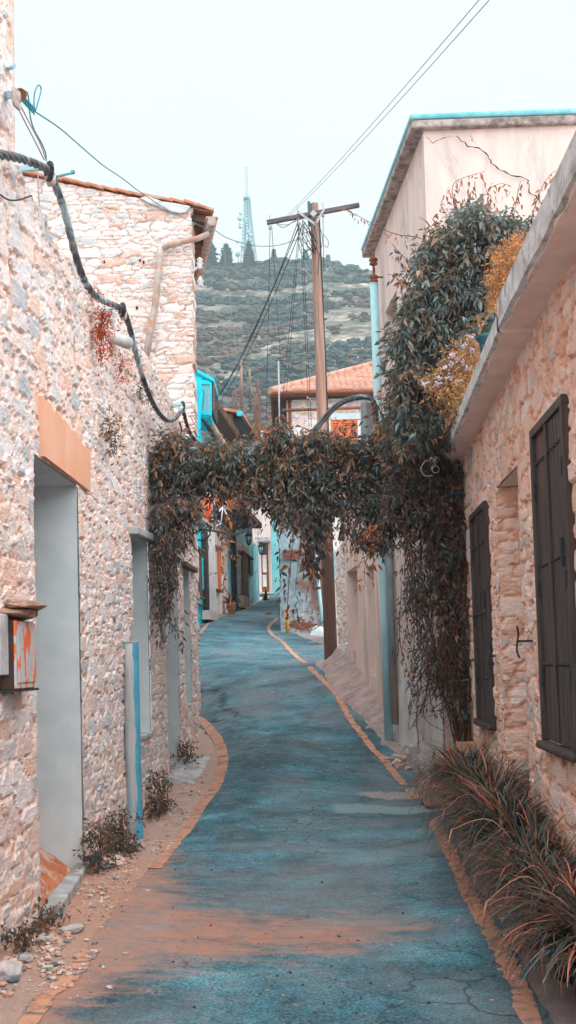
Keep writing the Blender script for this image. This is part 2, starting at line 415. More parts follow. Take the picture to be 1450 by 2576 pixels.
# painted edge lines, traced where they lie on the ground
left_line = [(75,2570),(115,2508),(160,2476),(214,2411),(270,2340),(330,2260),(389,2186),(429,2136),(469,2087),(504,2032),(544,1977),(561,1922),(560,1897),(554,1873),(540,1849),(520.6,1825),(499,1806)]
left_line = left_line[:4]+[(231,2390)]; left_lineb = [(389,2186),(429,2136),(469,2087),(504,2032),(544,1977),(561,1922),(560,1897),(554,1873),(540,1849),(520.6,1825),(499,1806)]
left_line2 = [(504,1594),(525,1568),(543,1556),(569,1546),(612,1537),(638,1523),(664,1513),(677,1498)]
right_line = [(1340,2576),(1310,2488),(1274,2418),(1239,2353),(1209,2303),(1179,2248),(1149,2178),(1119,2117),(1089,2067)]
right_line1 = [(1050,2012),(1041,2000)]
right_line2 = [(1018,1975),(989,1942),(964,1908),(940.5,1887),(912,1849),(883,1811),(862,1773),(843,1742),(821,1720),(792.6,1692),(778,1678)]
right_line3 = [(770,1668),(754,1658),(730.5,1637),(718.6,1622.6),(706.7,1610.7),(687.6,1598.7),(678,1586.8),(676,1579),(683,1568.6),(698,1556)]
GL = {k: [G(*p) for p in v] for k, v in dict(l=left_line, lb=left_lineb, l2=left_line2, r=right_line, r1=right_line1, r2=right_line2, r3=right_line3).items()}
first = GL['l'][0]; GL['l'].insert(0, Vector((first.x-.12, 3.6, 0))); GL['l'].insert(0, Vector((first.x-.2, 1.5, 0)))
first = GL['r'][0]; GL['r'].insert(0, Vector((first.x-.02, 3.6, 0))); GL['r'].insert(0, Vector((first.x-.04, 1.5, 0)))
# asphalt edges as X(Y)
Lp = sorted([(v.y, v.x) for v in GL['l']+GL['lb']]+[(18, -1.3),(22,-1.75)]+[(v.y, v.x-.15) for v in GL['l2']]+[(-5,-1.1),(58,1.0)])
Rp = sorted([(v.y, v.x) for k in ('r','r2') for v in GL[k]]+[(-5,.95)]+[(25,.55),(30,-.0),(46,.4),(58,2.4)])
LY, LX = np.array([p[0] for p in Lp]), np.array([p[1] for p in Lp])
RY, RX = np.array([p[0] for p in Rp]), np.array([p[1] for p in Rp])
def xl(y): return np.interp(y, LY, LX)
def xr(y): return np.interp(y, RY, RX)
def persp_rows(y0, y1, k, mn):
    ys = [y0]
    while ys[-1] < y1: ys.append(ys[-1]+max(mn, abs(ys[-1])*k))
    return np.array(ys)
def grid_faces(nr, nc):
    i = np.arange(nr-1)[:,None]*nc+np.arange(nc-1)[None,:]
    return np.stack([i, i+1, i+nc+1, i+nc], -1).reshape(-1, 4)
# --- big ground sheet (near: fine grid; outside it runs up the valley to the hill)
def far_z(X, Y):
    """terrain beyond the houses: rises to the ridge"""
    y = [-40,0,60,110,160,400,520,1500]; z = [-3,0,6,9,13,138.5,142,40]
    base = np.interp(Y, y, z)
    rid = 1.6-.030*X+.5*np.sin(X*.021+1.1)+.7*np.sin(X*.11+.4)
    w = sstep(160, 400, Y)
    t = (base-13)/10.5
    terr = (np.mod(t, 1)-.5)*3.4*sstep(170, 220, Y)*(1-sstep(370, 395, Y))*fbm(X*.01, Y*.01, 3)
    return base + w*rid - terr*1.4 + (fbm(X*.03, Y*.03, 21, 4)-.5)*9*sstep(120, 200, Y)
ysn = persp_rows(-4, 56, .006, .035); xsn = np.concatenate([np.linspace(-9,-2.2,14)[:-1], np.linspace(-2.2,2.4,100), np.linspace(2.4,9,14)[1:]])
YY, XX = np.meshgrid(ysn, xsn, indexing='ij')
ZZ = np.vstack([gz(XX[i:i+60], YY[i:i+60]) for i in range(0, len(ysn), 60)])
out = np.maximum(xl(YY)-XX, XX-xr(YY))
ZZg = ZZ - .004 + sstep(0, .4, out)*(fbm(XX*5, YY*5, 2, 4)-.45)*.05*np.where(YY < 30, 1, .3) - (out < -.05)*.02
dirt = np.clip(1.1*np.exp(-((YY-7.4)/1.3)**2)*(XX < 0) + .12, 0, 1)
cc = sstep(.0, .1, XX-xr(YY))
mesh_np('ground', np.stack([XX, YY, ZZg], -1).reshape(-1, 3), grid_faces(*XX.shape), None, smooth=True,
        attrs={'dirt': np.stack([dirt, cc, fbm(XX*2, YY*2, 4)], -1).reshape(-1, 3)})
ground = COL.objects['ground']; ground.data.materials.clear()
def groundmat():
    m_, nt, b = newmat('gravel_dirt')
    at = N(nt, 'ShaderNodeAttribute'); at.attribute_name = 'dirt'
    sep = N(nt, 'ShaderNodeSeparateColor'); nt.links.new(at.outputs['Color'], sep.inputs[0])
    v = mapping(nt); f = noise(nt, v, 6, 8, .7); g = noise(nt, v, 60, 6, .75)
    c = mix(nt, ramp(nt, f, [(.35, 0.), (.65, 1.)]), L((206,176,162)), L((176,158,152)))
    c = mix(nt, ramp(nt, g, [(.55, 0.), (.68, .8)]), c, L((228,214,206)))
    c = mix(nt, ramp(nt, g, [(.28, .7), (.4, 0.)]), c, L((110,100,102)))
    o = mth(nt, 'MULTIPLY', sep.outputs[0], ramp(nt, f, [(.3, .4), (.6, 1.)]), True)
    c = mix(nt, o, c, L((208,160,138)))
    c = mix(nt, mth(nt, 'MULTIPLY', sep.outputs[1], .8), c, mix(nt, ramp(nt, f, [(.4, 0.), (.6, 1.)]), L((178,168,172)), L((150,138,140))))
    nt.links.new(c, b.inputs['Base Color']); b.inputs['Roughness'].default_value = .95; b.inputs['Specular IOR Level'].default_value = .15
    bump(nt, b, mth(nt, 'ADD', f, g), .9, .02); return m_
ground.data.materials.append(groundmat()); tag(ground, 'pale gravel and dust verge along the foot of the walls', None, None, 'structure')
# --- asphalt
def ribbon_rows(fl, fr, ys, nc, dz, jag=0.03, seed=1.):
    T = np.linspace(0, 1, nc); Yg = np.repeat(ys[:,None], nc, 1)
    a = fl(ys)+(fbm(ys*3, ys*0, seed, 4)-.5)*jag*2; b_ = fr(ys)+(fbm(ys*3, ys*0, seed+3, 4)-.5)*jag*2
    Xg = a[:,None]*(1-T)+b_[:,None]*T
    Zg = np.vstack([gz(Xg[i:i+60], Yg[i:i+60]) for i in range(0, len(ys), 60)])+dz
    return Xg, Yg, Zg
ysr = persp_rows(-4, 56, .0045, .03)
def xre(y):
    e = xr(y)+np.interp(y, [0,8,9.5,11,14,18,21.5,24,27,30,50],[.07,.07,.1,.35,.22,.2,.1,.55,.25,.1,.3]); return e
Xr_, Yr_, Zr_ = ribbon_rows(lambda y: xl(y)-np.interp(y,[0,8,10,14.5,17,30],[.08,.03,.02,.04,.1,.1]), xre, ysr, 90, .0, .05)
Zr_ += (fbm(Xr_*3, Yr_*3, 8, 4)-.5)*.012
# dust washed over the lane, pale scuffs, concrete patch - each with its own outline
ox, oy = Xr_, Yr_
orange = .62*np.exp(-((oy-6.45-.12*ox)/.42)**2)*sstep(.75, -.1, ox-.2)*1.25 + np.exp(-((oy-6.6)/1.9)**2)*np.exp(-np.maximum(ox-xl(oy), 0)/.28)*1.5
orange += np.exp(-((oy-6.9)/.35)**2)*.45*sstep(1.3, .5, ox) + .35*np.exp(-np.maximum(ox-xl(oy), 0)/.12)
yt1, yt2, xt1 = G(980, 1993).y, G(980, 2038).y, G(850, 1993).x
trench = np.exp(-((oy-yt1-.7*(fbm(ox*3, ox*0, 5)-.5))/(.10+.14*sstep(xt1, .9, ox)))**2)*sstep(xt1-.1, xt1+.5, ox)
patch = sstep(.0, .05, .26-np.abs(oy-yt2-.3*(fbm(ox*3, ox*0, 6)-.5)))*sstep(.40, .47, ox+.1*fbm(oy*6, ox*6, 3))
cr1 = trench
# cracks
crk = np.zeros_like(ox)
for (pts) in ([(540,1735),(556,1745),(560,1762),(566,1775),(575,1785)], [(500,1733),(525,1738),(552,1743)], [(575,1785),(600,1800),(560,1812),(520,1815)]):
    g3 = [G(*p) for p in pts]
    for a, b_ in zip(g3[:-1], g3[1:]):
        ax, ay, bx, by = a.x, a.y, b_.x, b_.y; L2 = (bx-ax)**2+(by-ay)**2
        t = np.clip(((ox-ax)*(bx-ax)+(oy-ay)*(by-ay))/L2, 0, 1)
        wob = (fbm(ox*8, oy*8, 17)-.5)*.25
        d = np.hypot(ox-ax-t*(bx-ax)+wob, oy-ay-t*(by-ay)+wob)
        crk = np.maximum(crk, sstep(.09, .02, d))
Zr_ -= trench*.02
road = mesh_np('road', np.stack([Xr_, Yr_, Zr_], -1).reshape(-1, 3), grid_faces(*Xr_.shape), None, smooth=True,
        attrs={'marks': np.clip(np.stack([orange, trench, patch], -1).reshape(-1, 3), 0, 1), 'crack': np.stack([crk, crk*0, crk*0], -1).reshape(-1, 3)})
def asphalt(line=False):
    m_, nt, b = newmat('road_paint' if line else 'asphalt')
    v = mapping(nt); vs = mapping(nt, (1, .45, 1))
    f = noise(nt, mapping(nt, (.8, .9, 1)), 1.5, 10, .74, .2); g = noise(nt, v, 70, 4, .7); h = noise(nt, mapping(nt, (1, .8, 1)), 5, 9, .8, .3)
    c = ramp(nt, f, [(.32, L((54,74,84))), (.45, L((62,96,108))), (.55, L((72,124,140))), (.66, L((94,156,170))), (.76, L((142,164,168)))])
    c = mix(nt, ramp(nt, h, [(.30, .75), (.46, 0.)]), c, L((44,58,66)))
    c = mix(nt, mth(nt, 'MULTIPLY', ramp(nt, h, [(.56, 0.), (.70, .8)]), .8), c, L((168,160,160)))
    c = mix(nt, 1.0, c, ramp(nt, g, [(.36, .38), (.5, .98), (.64, 1.75)]), 'MULTIPLY')
    k_ = noise(nt, mapping(nt, (1.3, 1.6, 1)), 9, 8, .85, .2); c = mix(nt, mth(nt, 'MULTIPLY', ramp(nt, k_, [(.54, 0.), (.66, 1.)]), .6), c, L((168,164,166)))
    d_ = noise(nt, mapping(nt, (.7, .5, 1)), 1.1, 7, .7, .3); c = mix(nt, mth(nt, 'MULTIPLY', ramp(nt, d_, [(.46, 0.), (.62, 1.)]), .5), c, L((134,142,146)))
    c = mix(nt, mth(nt, 'MULTIPLY', ramp(nt, k_, [(.3, 1.), (.42, 0.)]), .6), c, L((46,56,62)))
    vo = N(nt, 'ShaderNodeTexVoronoi', feature='DISTANCE_TO_EDGE'); vo.inputs['Scale'].default_value = 2.1
    nd = N(nt, 'ShaderNodeTexNoise'); nd.inputs['Scale'].default_value = 4; nd.inputs['Detail'].default_value = 6; nt.links.new(v, nd.inputs['Vector'])
    wm = N(nt, 'ShaderNodeMix', data_type='VECTOR'); wm.inputs[0].default_value = .22; nt.links.new(v, wm.inputs[4]); nt.links.new(nd.outputs['Color'], wm.inputs[5]); nt.links.new(wm.outputs[1], vo.inputs['Vector'])
    ckm = mth(nt, 'MULTIPLY', ramp(nt, vo.outputs['Distance'], [(.0, 1.), (.022, 0.)]), ramp(nt, noise(nt, v, .9, 4, .6), [(.50, 0.), (.62, .75)]))
    c = mix(nt, ckm, c, L((30,36,42)))
    if not line:
        at = N(nt, 'ShaderNodeAttribute'); at.attribute_name = 'marks'
        sep = N(nt, 'ShaderNodeSeparateColor'); nt.links.new(at.outputs['Color'], sep.inputs[0])
        o = ramp(nt, mth(nt, 'ADD', sep.outputs[0], mth(nt, 'MULTIPLY', mth(nt, 'SUBTRACT', noise(nt, mapping(nt, (.8, 2.2, 1)), 3.5, 9, .75, .6), .5), 2.6)), [(.35, 0.), (1.15, .72)])
        c = mix(nt, o, c, mix(nt, ramp(nt, h, [(.4, 0.), (.6, 1.)]), L((176,142,128)), L((206,142,112))))
        t = ramp(nt, mth(nt, 'ADD', sep.outputs[1], mth(nt, 'MULTIPLY', mth(nt, 'SUBTRACT', g, .5), .9)), [(.4, 0.), (.6, 1.)])
        c = mix(nt, t, c, mix(nt, ramp(nt, g, [(.4, 0.), (.6, 1.)]), L((132,124,126)), L((196,186,184))))
        c = mix(nt, mth(nt, 'MULTIPLY', sep.outputs[2], .85), c, L((140,164,170)))
        ak = N(nt, 'ShaderNodeAttribute'); ak.attribute_name = 'crack'
        sk = N(nt, 'ShaderNodeSeparateColor'); nt.links.new(ak.outputs['Color'], sk.inputs[0])
        c = mix(nt, mth(nt, 'MULTIPLY', sk.outputs[0], ramp(nt, h, [(.4, 1.), (.6, .3)])), c, L((26,30,36)))
    else:
        w = noise(nt, v, 9, 8, .75); w2 = noise(nt, mapping(nt, (.3, 1, 1)), 14, 3, .6)
        p = mix(nt, ramp(nt, w, [(.35, 0.), (.65, 1.)]), L((222,146,104)), L((210,162,138)))
        fac = mth(nt, 'MULTIPLY', ramp(nt, w, [(.34, .1), (.52, .95)]), ramp(nt, w2, [(.36, .15), (.41, 1.)]))
        c = mix(nt, fac, c, p)
    nt.links.new(c, b.inputs['Base Color']); b.inputs['Roughness'].default_value = .82; b.inputs['Specular IOR Level'].default_value = .3
    bump(nt, b, mth(nt, 'ADD', g, mth(nt, 'MULTIPLY', h, .6)), .8, .012); return m_
road.data.materials.clear(); road.data.materials.append(asphalt()); tag(road, 'worn teal grey asphalt lane climbing between the houses', None, None, 'structure')
ap = asphalt(True)
V = []; Fc = []
for k in ('l', 'lb', 'r', 'r1', 'r2', 'l2', 'r3'):
    pts = spline(GL[k], 10) if len(GL[k]) > 2 else GL[k]
    n0 = len(V); ln = 0
    for i, p in enumerate(pts):
        d = (pts[min(i+1, len(pts)-1)]-pts[max(i-1, 0)]); d.z = 0; d.normalize(); nx = Vector((d.y, -d.x, 0))
        w = .046*(1+.25*math.sin(i*1.7)*math.sin(i*.6)); w += random.uniform(-.006, .006)
        if k == 'lb' and p.y > 10: w = .06
        for j in range(5):
            q = p+nx*w*(j/2-1); V.append((q.x, q.y, 0))
    for i in range(len(pts)-1):
        for j in range(4): a = n0+i*5+j; Fc.append((a, a+1, a+6, a+5))
V = np.array(V)
# lie on the asphalt surface incl. its bumps
V[:,2] = gz(V[:,0], V[:,1]) + (fbm(V[:,0]*3, V[:,1]*3, 8, 4)-.5)*.012 + .005
rm = mesh_np('road_marking', V, Fc, ap, smooth=True); tag(rm, 'worn orange edge lines painted along both sides of the lane', None, None, 'structure')
# --- far hill terrain
ys = np.concatenate([np.linspace(56, 160, 40), np.linspace(162, 405, 210), np.linspace(412, 1500, 30)]); xs = np.linspace(-1, 1, 170)
YY, XX = np.meshgrid(ys, xs, indexing='ij'); XX = XX*(60+YY*.8)
ZZ = far_z(XX, YY)
hill = mesh_np('hill', np.stack([XX, YY, ZZ], -1).reshape(-1, 3), grid_faces(*XX.shape), None, smooth=True)
def hillmat():
    m_, nt, b = newmat('scrub_soil'); tc = N(nt, 'ShaderNodeTexCoord'); mp = N(nt, 'ShaderNodeMapping'); mp.inputs['Scale'].default_value = (.5, .5, 1.6)
    nt.links.new(tc.outputs['Object'], mp.inputs[0]); v = mp.outputs[0]
    f = noise(nt, v, .06, 8, .7, .5); g = noise(nt, v, .5, 8, .75); k = noise(nt, v, .022, 4, .6)
    c = ramp(nt, g, [(.34, L((46,68,72))), (.46, L((72,90,90))), (.56, L((124,118,110))), (.68, L((176,166,160)))])
    c = mix(nt, ramp(nt, f, [(.45, .0), (.58, .9)]), c, mix(nt, ramp(nt, g, [(.42, 0.), (.6, 1.)]), L((120,116,110)), L((232,216,206))))
    c = mix(nt, ramp(nt, k, [(.45, 0.), (.6, .5)]), c, L((84,78,68)))
    nt.links.new(c, b.inputs['Base Color']); b.inputs['Roughness'].default_value = 1; b.inputs['Specular IOR Level'].default_value = 0
    bump(nt, b, g, 1, 1.0); return m_
hill.data.materials.clear(); hill.data.materials.append(hillmat()); tag(hill, 'scrubby hillside with pale rock terraces behind the village', None, None, 'structure')
# apron of ground around the village so that no gap opens to the sides
MBg = []
ysb = np.array([-40,-4,10,30,56.5]); XXa = np.array([[-150,-60,-9.0,-8.9],]*5); 
def apron(x0, x1, nm):
    xs_ = np.linspace(x0, x1, 12); YY, XX = np.meshgrid(np.linspace(-40, 57, 40), xs_, indexing='ij')
    ZZ = np.minimum(gz(np.clip(XX, -9, 9), np.clip(YY, -4, 56)), 9) - .05
    o = mesh_np('ground', np.stack([XX, YY, ZZ], -1).reshape(-1, 3), grid_faces(*XX.shape), ground.data.materials[0], smooth=True); tag(o, None, None, None, 'structure')
apron(-130, -8.9, 'g'); apron(8.9, 130, 'g')
xs_ = np.linspace(-9, 9, 6); YY, XX = np.meshgrid(np.linspace(-40, -3.9, 8), xs_, indexing='ij')
o = mesh_np('ground', np.stack([XX, YY, gz(XX, np.clip(YY, -4, 0))-.05], -1).reshape(-1, 3), grid_faces(*XX.shape), ground.data.materials[0], smooth=True); tag(o, None, None, None, 'structure')
# --- scrub on the hill, one uncountable mass
def icos():
    import bmesh
    bm = bmesh.new(); bmesh.ops.create_icosphere(bm, subdivisions=2, radius=1)
    v = np.array([x.co[:] for x in bm.verts]); f = np.array([[q.index for q in x.verts] for x in bm.faces]); bm.free(); return v, f
IV, IF = icos()
def blobs(P_, S_, C_, jit, seed):
    n = len(P_); nv = len(IV); r = np.random.default_rng(seed)
    V = IV[None]*S_[:,None,:]*(1+jit*(r.random((n, nv, 1))-.5)*2)+P_[:,None,:]
    Fq = IF[None]+(np.arange(n)*nv)[:,None,None]
    sh = .55+.5*r.random((n, nv, 1)); c = C_[:,None,:]*sh
    return V.reshape(-1, 3), Fq.reshape(-1, 3), np.clip(c, 0, 1).reshape(-1, 3)
r = np.random.default_rng(5); n = 19000
Yb = 150+250*r.random(n)**.8; Xb = (r.random(n)*2-1)*(Yb*.16+12)+Yb*.01
dens = fbm(Xb*.06, Yb*.05, 31, 4)
keep = (dens > .30+.17*r.random(n)); Xb, Yb, dens = Xb[keep], Yb[keep], dens[keep]; n = len(Xb)
S1 = (.5+1.15*r.random(n)**2.4)*(1+.6*(Yb < 220)); S1[Yb > 385] *= 1.3
big = (fbm(Xb*.03, Yb*.03, 77, 3) > .58)
C0 = np.array([L((36,70,76)), L((46,80,84)), L((62,80,78)), L((96,80,68)), L((30,58,66))])[r.integers(0, 5, n)]
C0 = np.where((big & (r.random(n) < .7))[:,None], np.array(L((108,88,76))), C0)
Vb, Fb, Cb = blobs(np.stack([Xb, Yb, far_z(Xb, Yb)+S1*.25], 1), np.stack([S1*1.1, S1*1.1, S1*.62], 1), C0, .28, 6)
scrub = mesh_np('scrub', Vb, Fb, M['leaf'], attrs={'tone': Cb}); tag(scrub, 'low grey green and rusty bushes covering the hillside', None, None, 'stuff')
# valley trees between the last roofs and the hill
n = 3200; Yb = 75+90*r.random(n); Xb = (r.random(n)*2-1)*(Yb*.2+6)-2; S1 = .4+.8*r.random(n)
C0 = np.array([L((92,84,70)), L((70,86,80)), L((140,104,80)), L((60,80,80))])[r.integers(0, 4, n)]
Vb, Fb, Cb = blobs(np.stack([Xb, Yb, far_z(Xb, Yb)+S1*.4+3.2*r.random(n)*(fbm(Xb*.12, Yb*.1, 6) > .45)], 1), np.stack([S1*.9, S1*.9, S1*.8], 1), C0, .35, 9)
o = mesh_np('wood', Vb, Fb, M['leaf'], attrs={'tone': Cb}); tag(o, 'brushy trees filling the valley beyond the last roofs', None, None, 'stuff')
# ================================================================== STONE WALLS
def stone_wall(name, pl, ys, z0, z1, ztop, openings, mat, parent, cell, amp, seed, dz, jag=.05, flats=()):
    """displaced rubble face on a vertical plane; openings = (Ya, Yb, Za, Zb)"""
    ys = np.array(sorted(set(np.round(np.concatenate([ys, [o_[0] for o_ in openings], [o_[1] for o_ in openings]]), 4))))
    zs = np.array(sorted(set(np.round(np.concatenate([np.arange(z0, z1, dz), [o_[2] for o_ in openings], [o_[3] for o_ in openings]]), 4))))
    Yg, Zg = np.meshgrid(ys, zs, indexing='ij')
    zt = ztop(ys)+(fbm(ys*4.5, ys*0, seed+50, 3)-.5)*jag*2
    full = Zg > zt[:,None]; Zg = np.minimum(Zg, zt[:,None])
    e, r1, r2, r3 = rubble(Yg, Zg, cell[0], cell[1], seed)
    hh = sstep(.0, .16, e)*(.5+.5*r2)+(r3-.5)*.45-.45
    hh = hh+.6*(fbm(Yg*9, Zg*16, seed+30, 5)-.5)+1.6*(fbm(Yg*.9, Zg*.9, seed+33, 3)-.5)
    off = hh*amp
    for (a, b_, c, d) in flats: off = np.where((Yg > a) & (Yg < b_) & (Zg > c) & (Zg < d), -.035, off)
    for (a, b_, c, d) in openings:
        ed = ((np.abs(Yg-a) < .03) | (np.abs(Yg-b_) < .03) | (np.abs(Zg-d) < .02)) & (Yg > a-.03) & (Yg < b_+.03) & (Zg > c-.02) & (Zg < d+.03); off = np.where(ed, np.abs(off)*.6+.004, off)
    X = pl.a+pl.k*Yg+pl.n.x*off; Y2 = Yg+pl.n.y*off
    # ragged reveal edges
    for (a, b_, c, d) in openings:
        for (ye, sg) in ((a, 1), (b_, -1)):
            mm = (np.abs(Yg-ye) < 1e-3) & (Zg >= c-.01) & (Zg <= d+.01)
            Y2 = np.where(mm, Y2+(fbm(Zg*7, Zg*0, seed+ye, 3)-.5)*.05, Y2)
    V = np.stack([X, Y2, Zg], -1).reshape(-1, 3)
    nr, nc = Yg.shape; Fq = grid_faces(nr, nc)
    yc = (ys[:-1]+ys[1:])/2; zc = (zs[:-1]+zs[1:])/2
    YC, ZC = np.meshgrid(yc, zc, indexing='ij'); keep = np.ones(YC.shape, bool)
    for (a, b_, c, d) in openings: keep &= ~((YC > a) & (YC < b_) & (ZC > c) & (ZC < d))
    keep &= ~(full[:-1,:-1] & full[1:,:-1])
    Fq = Fq[keep.reshape(-1)]
    if pl.n.x < 0: pass
    # top cap and end caps
    att = np.stack([r1, r2, np.clip(e, 0, 1)], -1).reshape(-1, 3)
    nb = len(V); D = .5
    tcap = np.stack([pl.a+pl.k*ys-pl.n.x*D, ys-pl.n.y*D, zt], -1)
    ti = np.arange(nr)*nc+nc-1
    V = np.vstack([V, tcap]); a2 = att.reshape(nr, nc, 3)[:,-1]; att = np.vstack([att, a2])
    F2 = np.stack([ti[:-1], ti[1:], nb+np.arange(1, nr), nb+np.arange(nr-1)], -1)
    Fs = [Fq, F2]
    for row in (0, nr-1):
        nb2 = len(V); ec = V[row*nc:(row+1)*nc]-np.array([pl.n.x*D, pl.n.y*D, 0]); V = np.vstack([V, ec]); att = np.vstack([att, att[row*nc:(row+1)*nc]])
        fi = row*nc+np.arange(nc-1); Fs.append(np.stack([fi, fi+1, nb2+np.arange(1, nc), nb2+np.arange(nc-1)], -1))
    return mesh_np(name, V, np.vstack(Fs), mat, parent, smooth=False, attrs={'stone': att})
def reveal(pl, a, b_, c, d, depth, mat, parent, back=None, sill=None, name='door_reveal'):
    """plastered jambs, soffit and closed back of an opening"""
    mb = MB(); t = .06
    o0 = -.008
    for (y0, y1) in ((a-t, a), (b_, b_+t)):
        p = [pl.at(y0, c, o0), pl.at(y1, c, o0), pl.at(y1, c, -depth), pl.at(y0, c, -depth)]
        mb.prism(p, (0, 0, d-c))
    p = [pl.at(a, d, o0), pl.at(b_, d, o0), pl.at(b_, d, -depth), pl.at(a, d, -depth)]; mb.prism(p, (0, 0, t))
    mb.build(name, mat, parent)
    mb = MB(); p = [pl.at(a-t, c, -depth), pl.at(b_+t, c, -depth), pl.at(b_+t, c, -depth-.05), pl.at(a-t, c, -depth-.05)]; mb.prism(p, (0, 0, d-c+t))
    mb.build('door' if name == 'door_reveal' else 'window_panel', back or M['dark_wood'], parent)
def Yx(pl, px, py): return pl.pt(px, py).y
# ---- left house
lh = thing('stone_house', 'long rubble stone house lining the left side, with deep pale blue door reveals', 'house', (-1.6, 9, 0))
sil = [(35,399),(51,438),(74,485),(101,532),(129,579),(148,622),(172,653),(234,704),(273,751),(310,800),(347,852),(378,911),(413,970),(430,1005),(447,1053)]
sp_ = [LW.pt(*q) for q in sil]
SY = np.array([2, sp_[0].y-.02, sp_[0].y]+[q.y for q in sp_[1:]]+[17]); SZ = np.array([9, 9, sp_[0].z]+[q.z for q in sp_[1:]]+[sp_[-1].z])
o_ = np.argsort(SY, kind='stable'); SY, SZ = SY[o_], SZ[o_]
ops = []
for (x0, x1, pm, yt, yb, xt) in ((88,203,1680,1225,2230,198),(333,375,1600,1366,1846,374),(418,450,1680,1400,1965,448),(463,480,1600,1427,1772,478)):
    ops.append((Yx(LW, x0, pm), Yx(LW, x1, pm), (LW.pt(xt, yb).z), LW.pt(xt, yt).z))
ops[0] = (ops[0][0], ops[0][1], gz1(-1.5, ops[0][1])+.02, ops[0][3]); ops[2] = (ops[2][0], ops[2][1], gz1(-1.35, ops[2][1])-.05, ops[2][3])
ysl = persp_rows(2.0, 15.95, .0030, .02)
stone_wall('wall', LW, ysl, -.5, 9, lambda y: np.interp(y, SY, SZ), ops, M['stone_left'], lh, (.33, .14), .026, 3., .02, .045)
for i, o_ in enumerate(ops):
    reveal(LW, *o_, .55, M['plaster_blue'], lh, M['dark_wood'], name='door_reveal' if i in (0, 2) else 'window_reveal')
# orange board lintel over the near door
q = [LW.pt(*p, off=.0) for p in ((93,996),(217,1134),(216,1236),(99,1148))]
mb = MB()
n_ = LW.n; jag = []
top = [q[0].lerp(q[1], t/14)+Vector((0,0,random.uniform(-.022,.012)*(0 < t < 14))) for t in range(15)]
poly = [q[3]]+top+[q[2]]
mb.prism([p+n_*.0 for p in poly], n_*.035); mb.build('lintel', M['peach_board'], lh)
# timber lintels over the others
for (a, b_, py) in ((325,384,1352),):
    p0, p1 = LW.pt(a, py-18), LW.pt(b_, py+8); mb = MB(); mb.beam(p0+n_*.03, p1+n_*.03, .1, .07); mb.build('lintel', M['concrete'], lh, .01)
p0, p1 = LW.pt(456, 1418), LW.pt(486, 1436); mb = MB(); mb.beam(p0+n_*.02, p1+n_*.02, .1, .06); mb.build('lintel', M['brown_wood'], lh, .01)
# window sills of the walled-up openings
for i in (1, 3):
    a, b_, c, d = ops[i]; mb = MB(); mb.prism([LW.at(a-.02, c-.04, .015), LW.at(b_+.02, c-.04, .015), LW.at(b_+.02, c-.04, -.5), LW.at(a-.02, c-.04, -.5)], (0,0,.05)); mb.build('sill', M['concrete'], lh, .008)
# raised concrete threshold with a heap of soil
a, b_, c, d = ops[0]
pA = G(128, 2305); pB = G(213, 2225); zt_ = LW.pt(214, 2168).z
mb = MB(); w = Vector((-.06, 0, 0))
e0 = Vector((LW.at(a-.1, 0).x+.16, a-.1, 0)); e1 = Vector((LW.at(b_+.02, 0).x+.03, b_+.02, 0))
zb_ = gz1(e0.x, e0.y)-.1
poly = [e0, e1, e1+Vector((-.09,0,0)), e0+Vector((-.12,0,0))]
mb.prism([Vector((p.x, p.y, zb_)) for p in poly], (0, 0, zt_-zb_)); mb.build('threshold', M['concrete'], lh, .012)
# soil heap
nn = 46; U, Vv = np.meshgrid(np.linspace(0, 1, nn), np.linspace(0, 1, nn), indexing='ij')
Xh = LW.a+LW.k*a + .04 - (Vv)*.55; Yh = (a-.05)+U*(b_-a+.05)
Zh = zt_-.06+.42*sstep(0, .8, Vv)*(.35+.65*np.sin(np.pi*np.clip(U*.7+.1, 0, 1)))*.7+(fbm(Xh*9, Yh*9, 3, 4)-.5)*.12
Zh[:, 0] -= .05
so = mesh_np('soil_heap', np.stack([Xh, Yh, Zh], -1).reshape(-1, 3), grid_faces(nn, nn), M['soil'], smooth=True); tag(so, 'heap of orange earth and rubble filling the near doorway', None, None, 'stuff')
# foot ramp of the third doorway
a, b_, c, d = ops[2]; mb = MB(); p = [LW.at(a-.1, gz1(-1.3, a)+.10), LW.at(b_+.25, gz1(-1.25, b_)+.06), Vector((LW.at(b_+.2, 0).x+.38, b_+.1, gz1(-.9, b_)-.01)), Vector((LW.at(a, 0).x+.3, a-.15, gz1(-1.1, a)-.01))]
mb.prism([v-Vector((0,0,.1)) for v in p], (0,0,.1)); mb.build('ramp', M['concrete'], lh, .01)
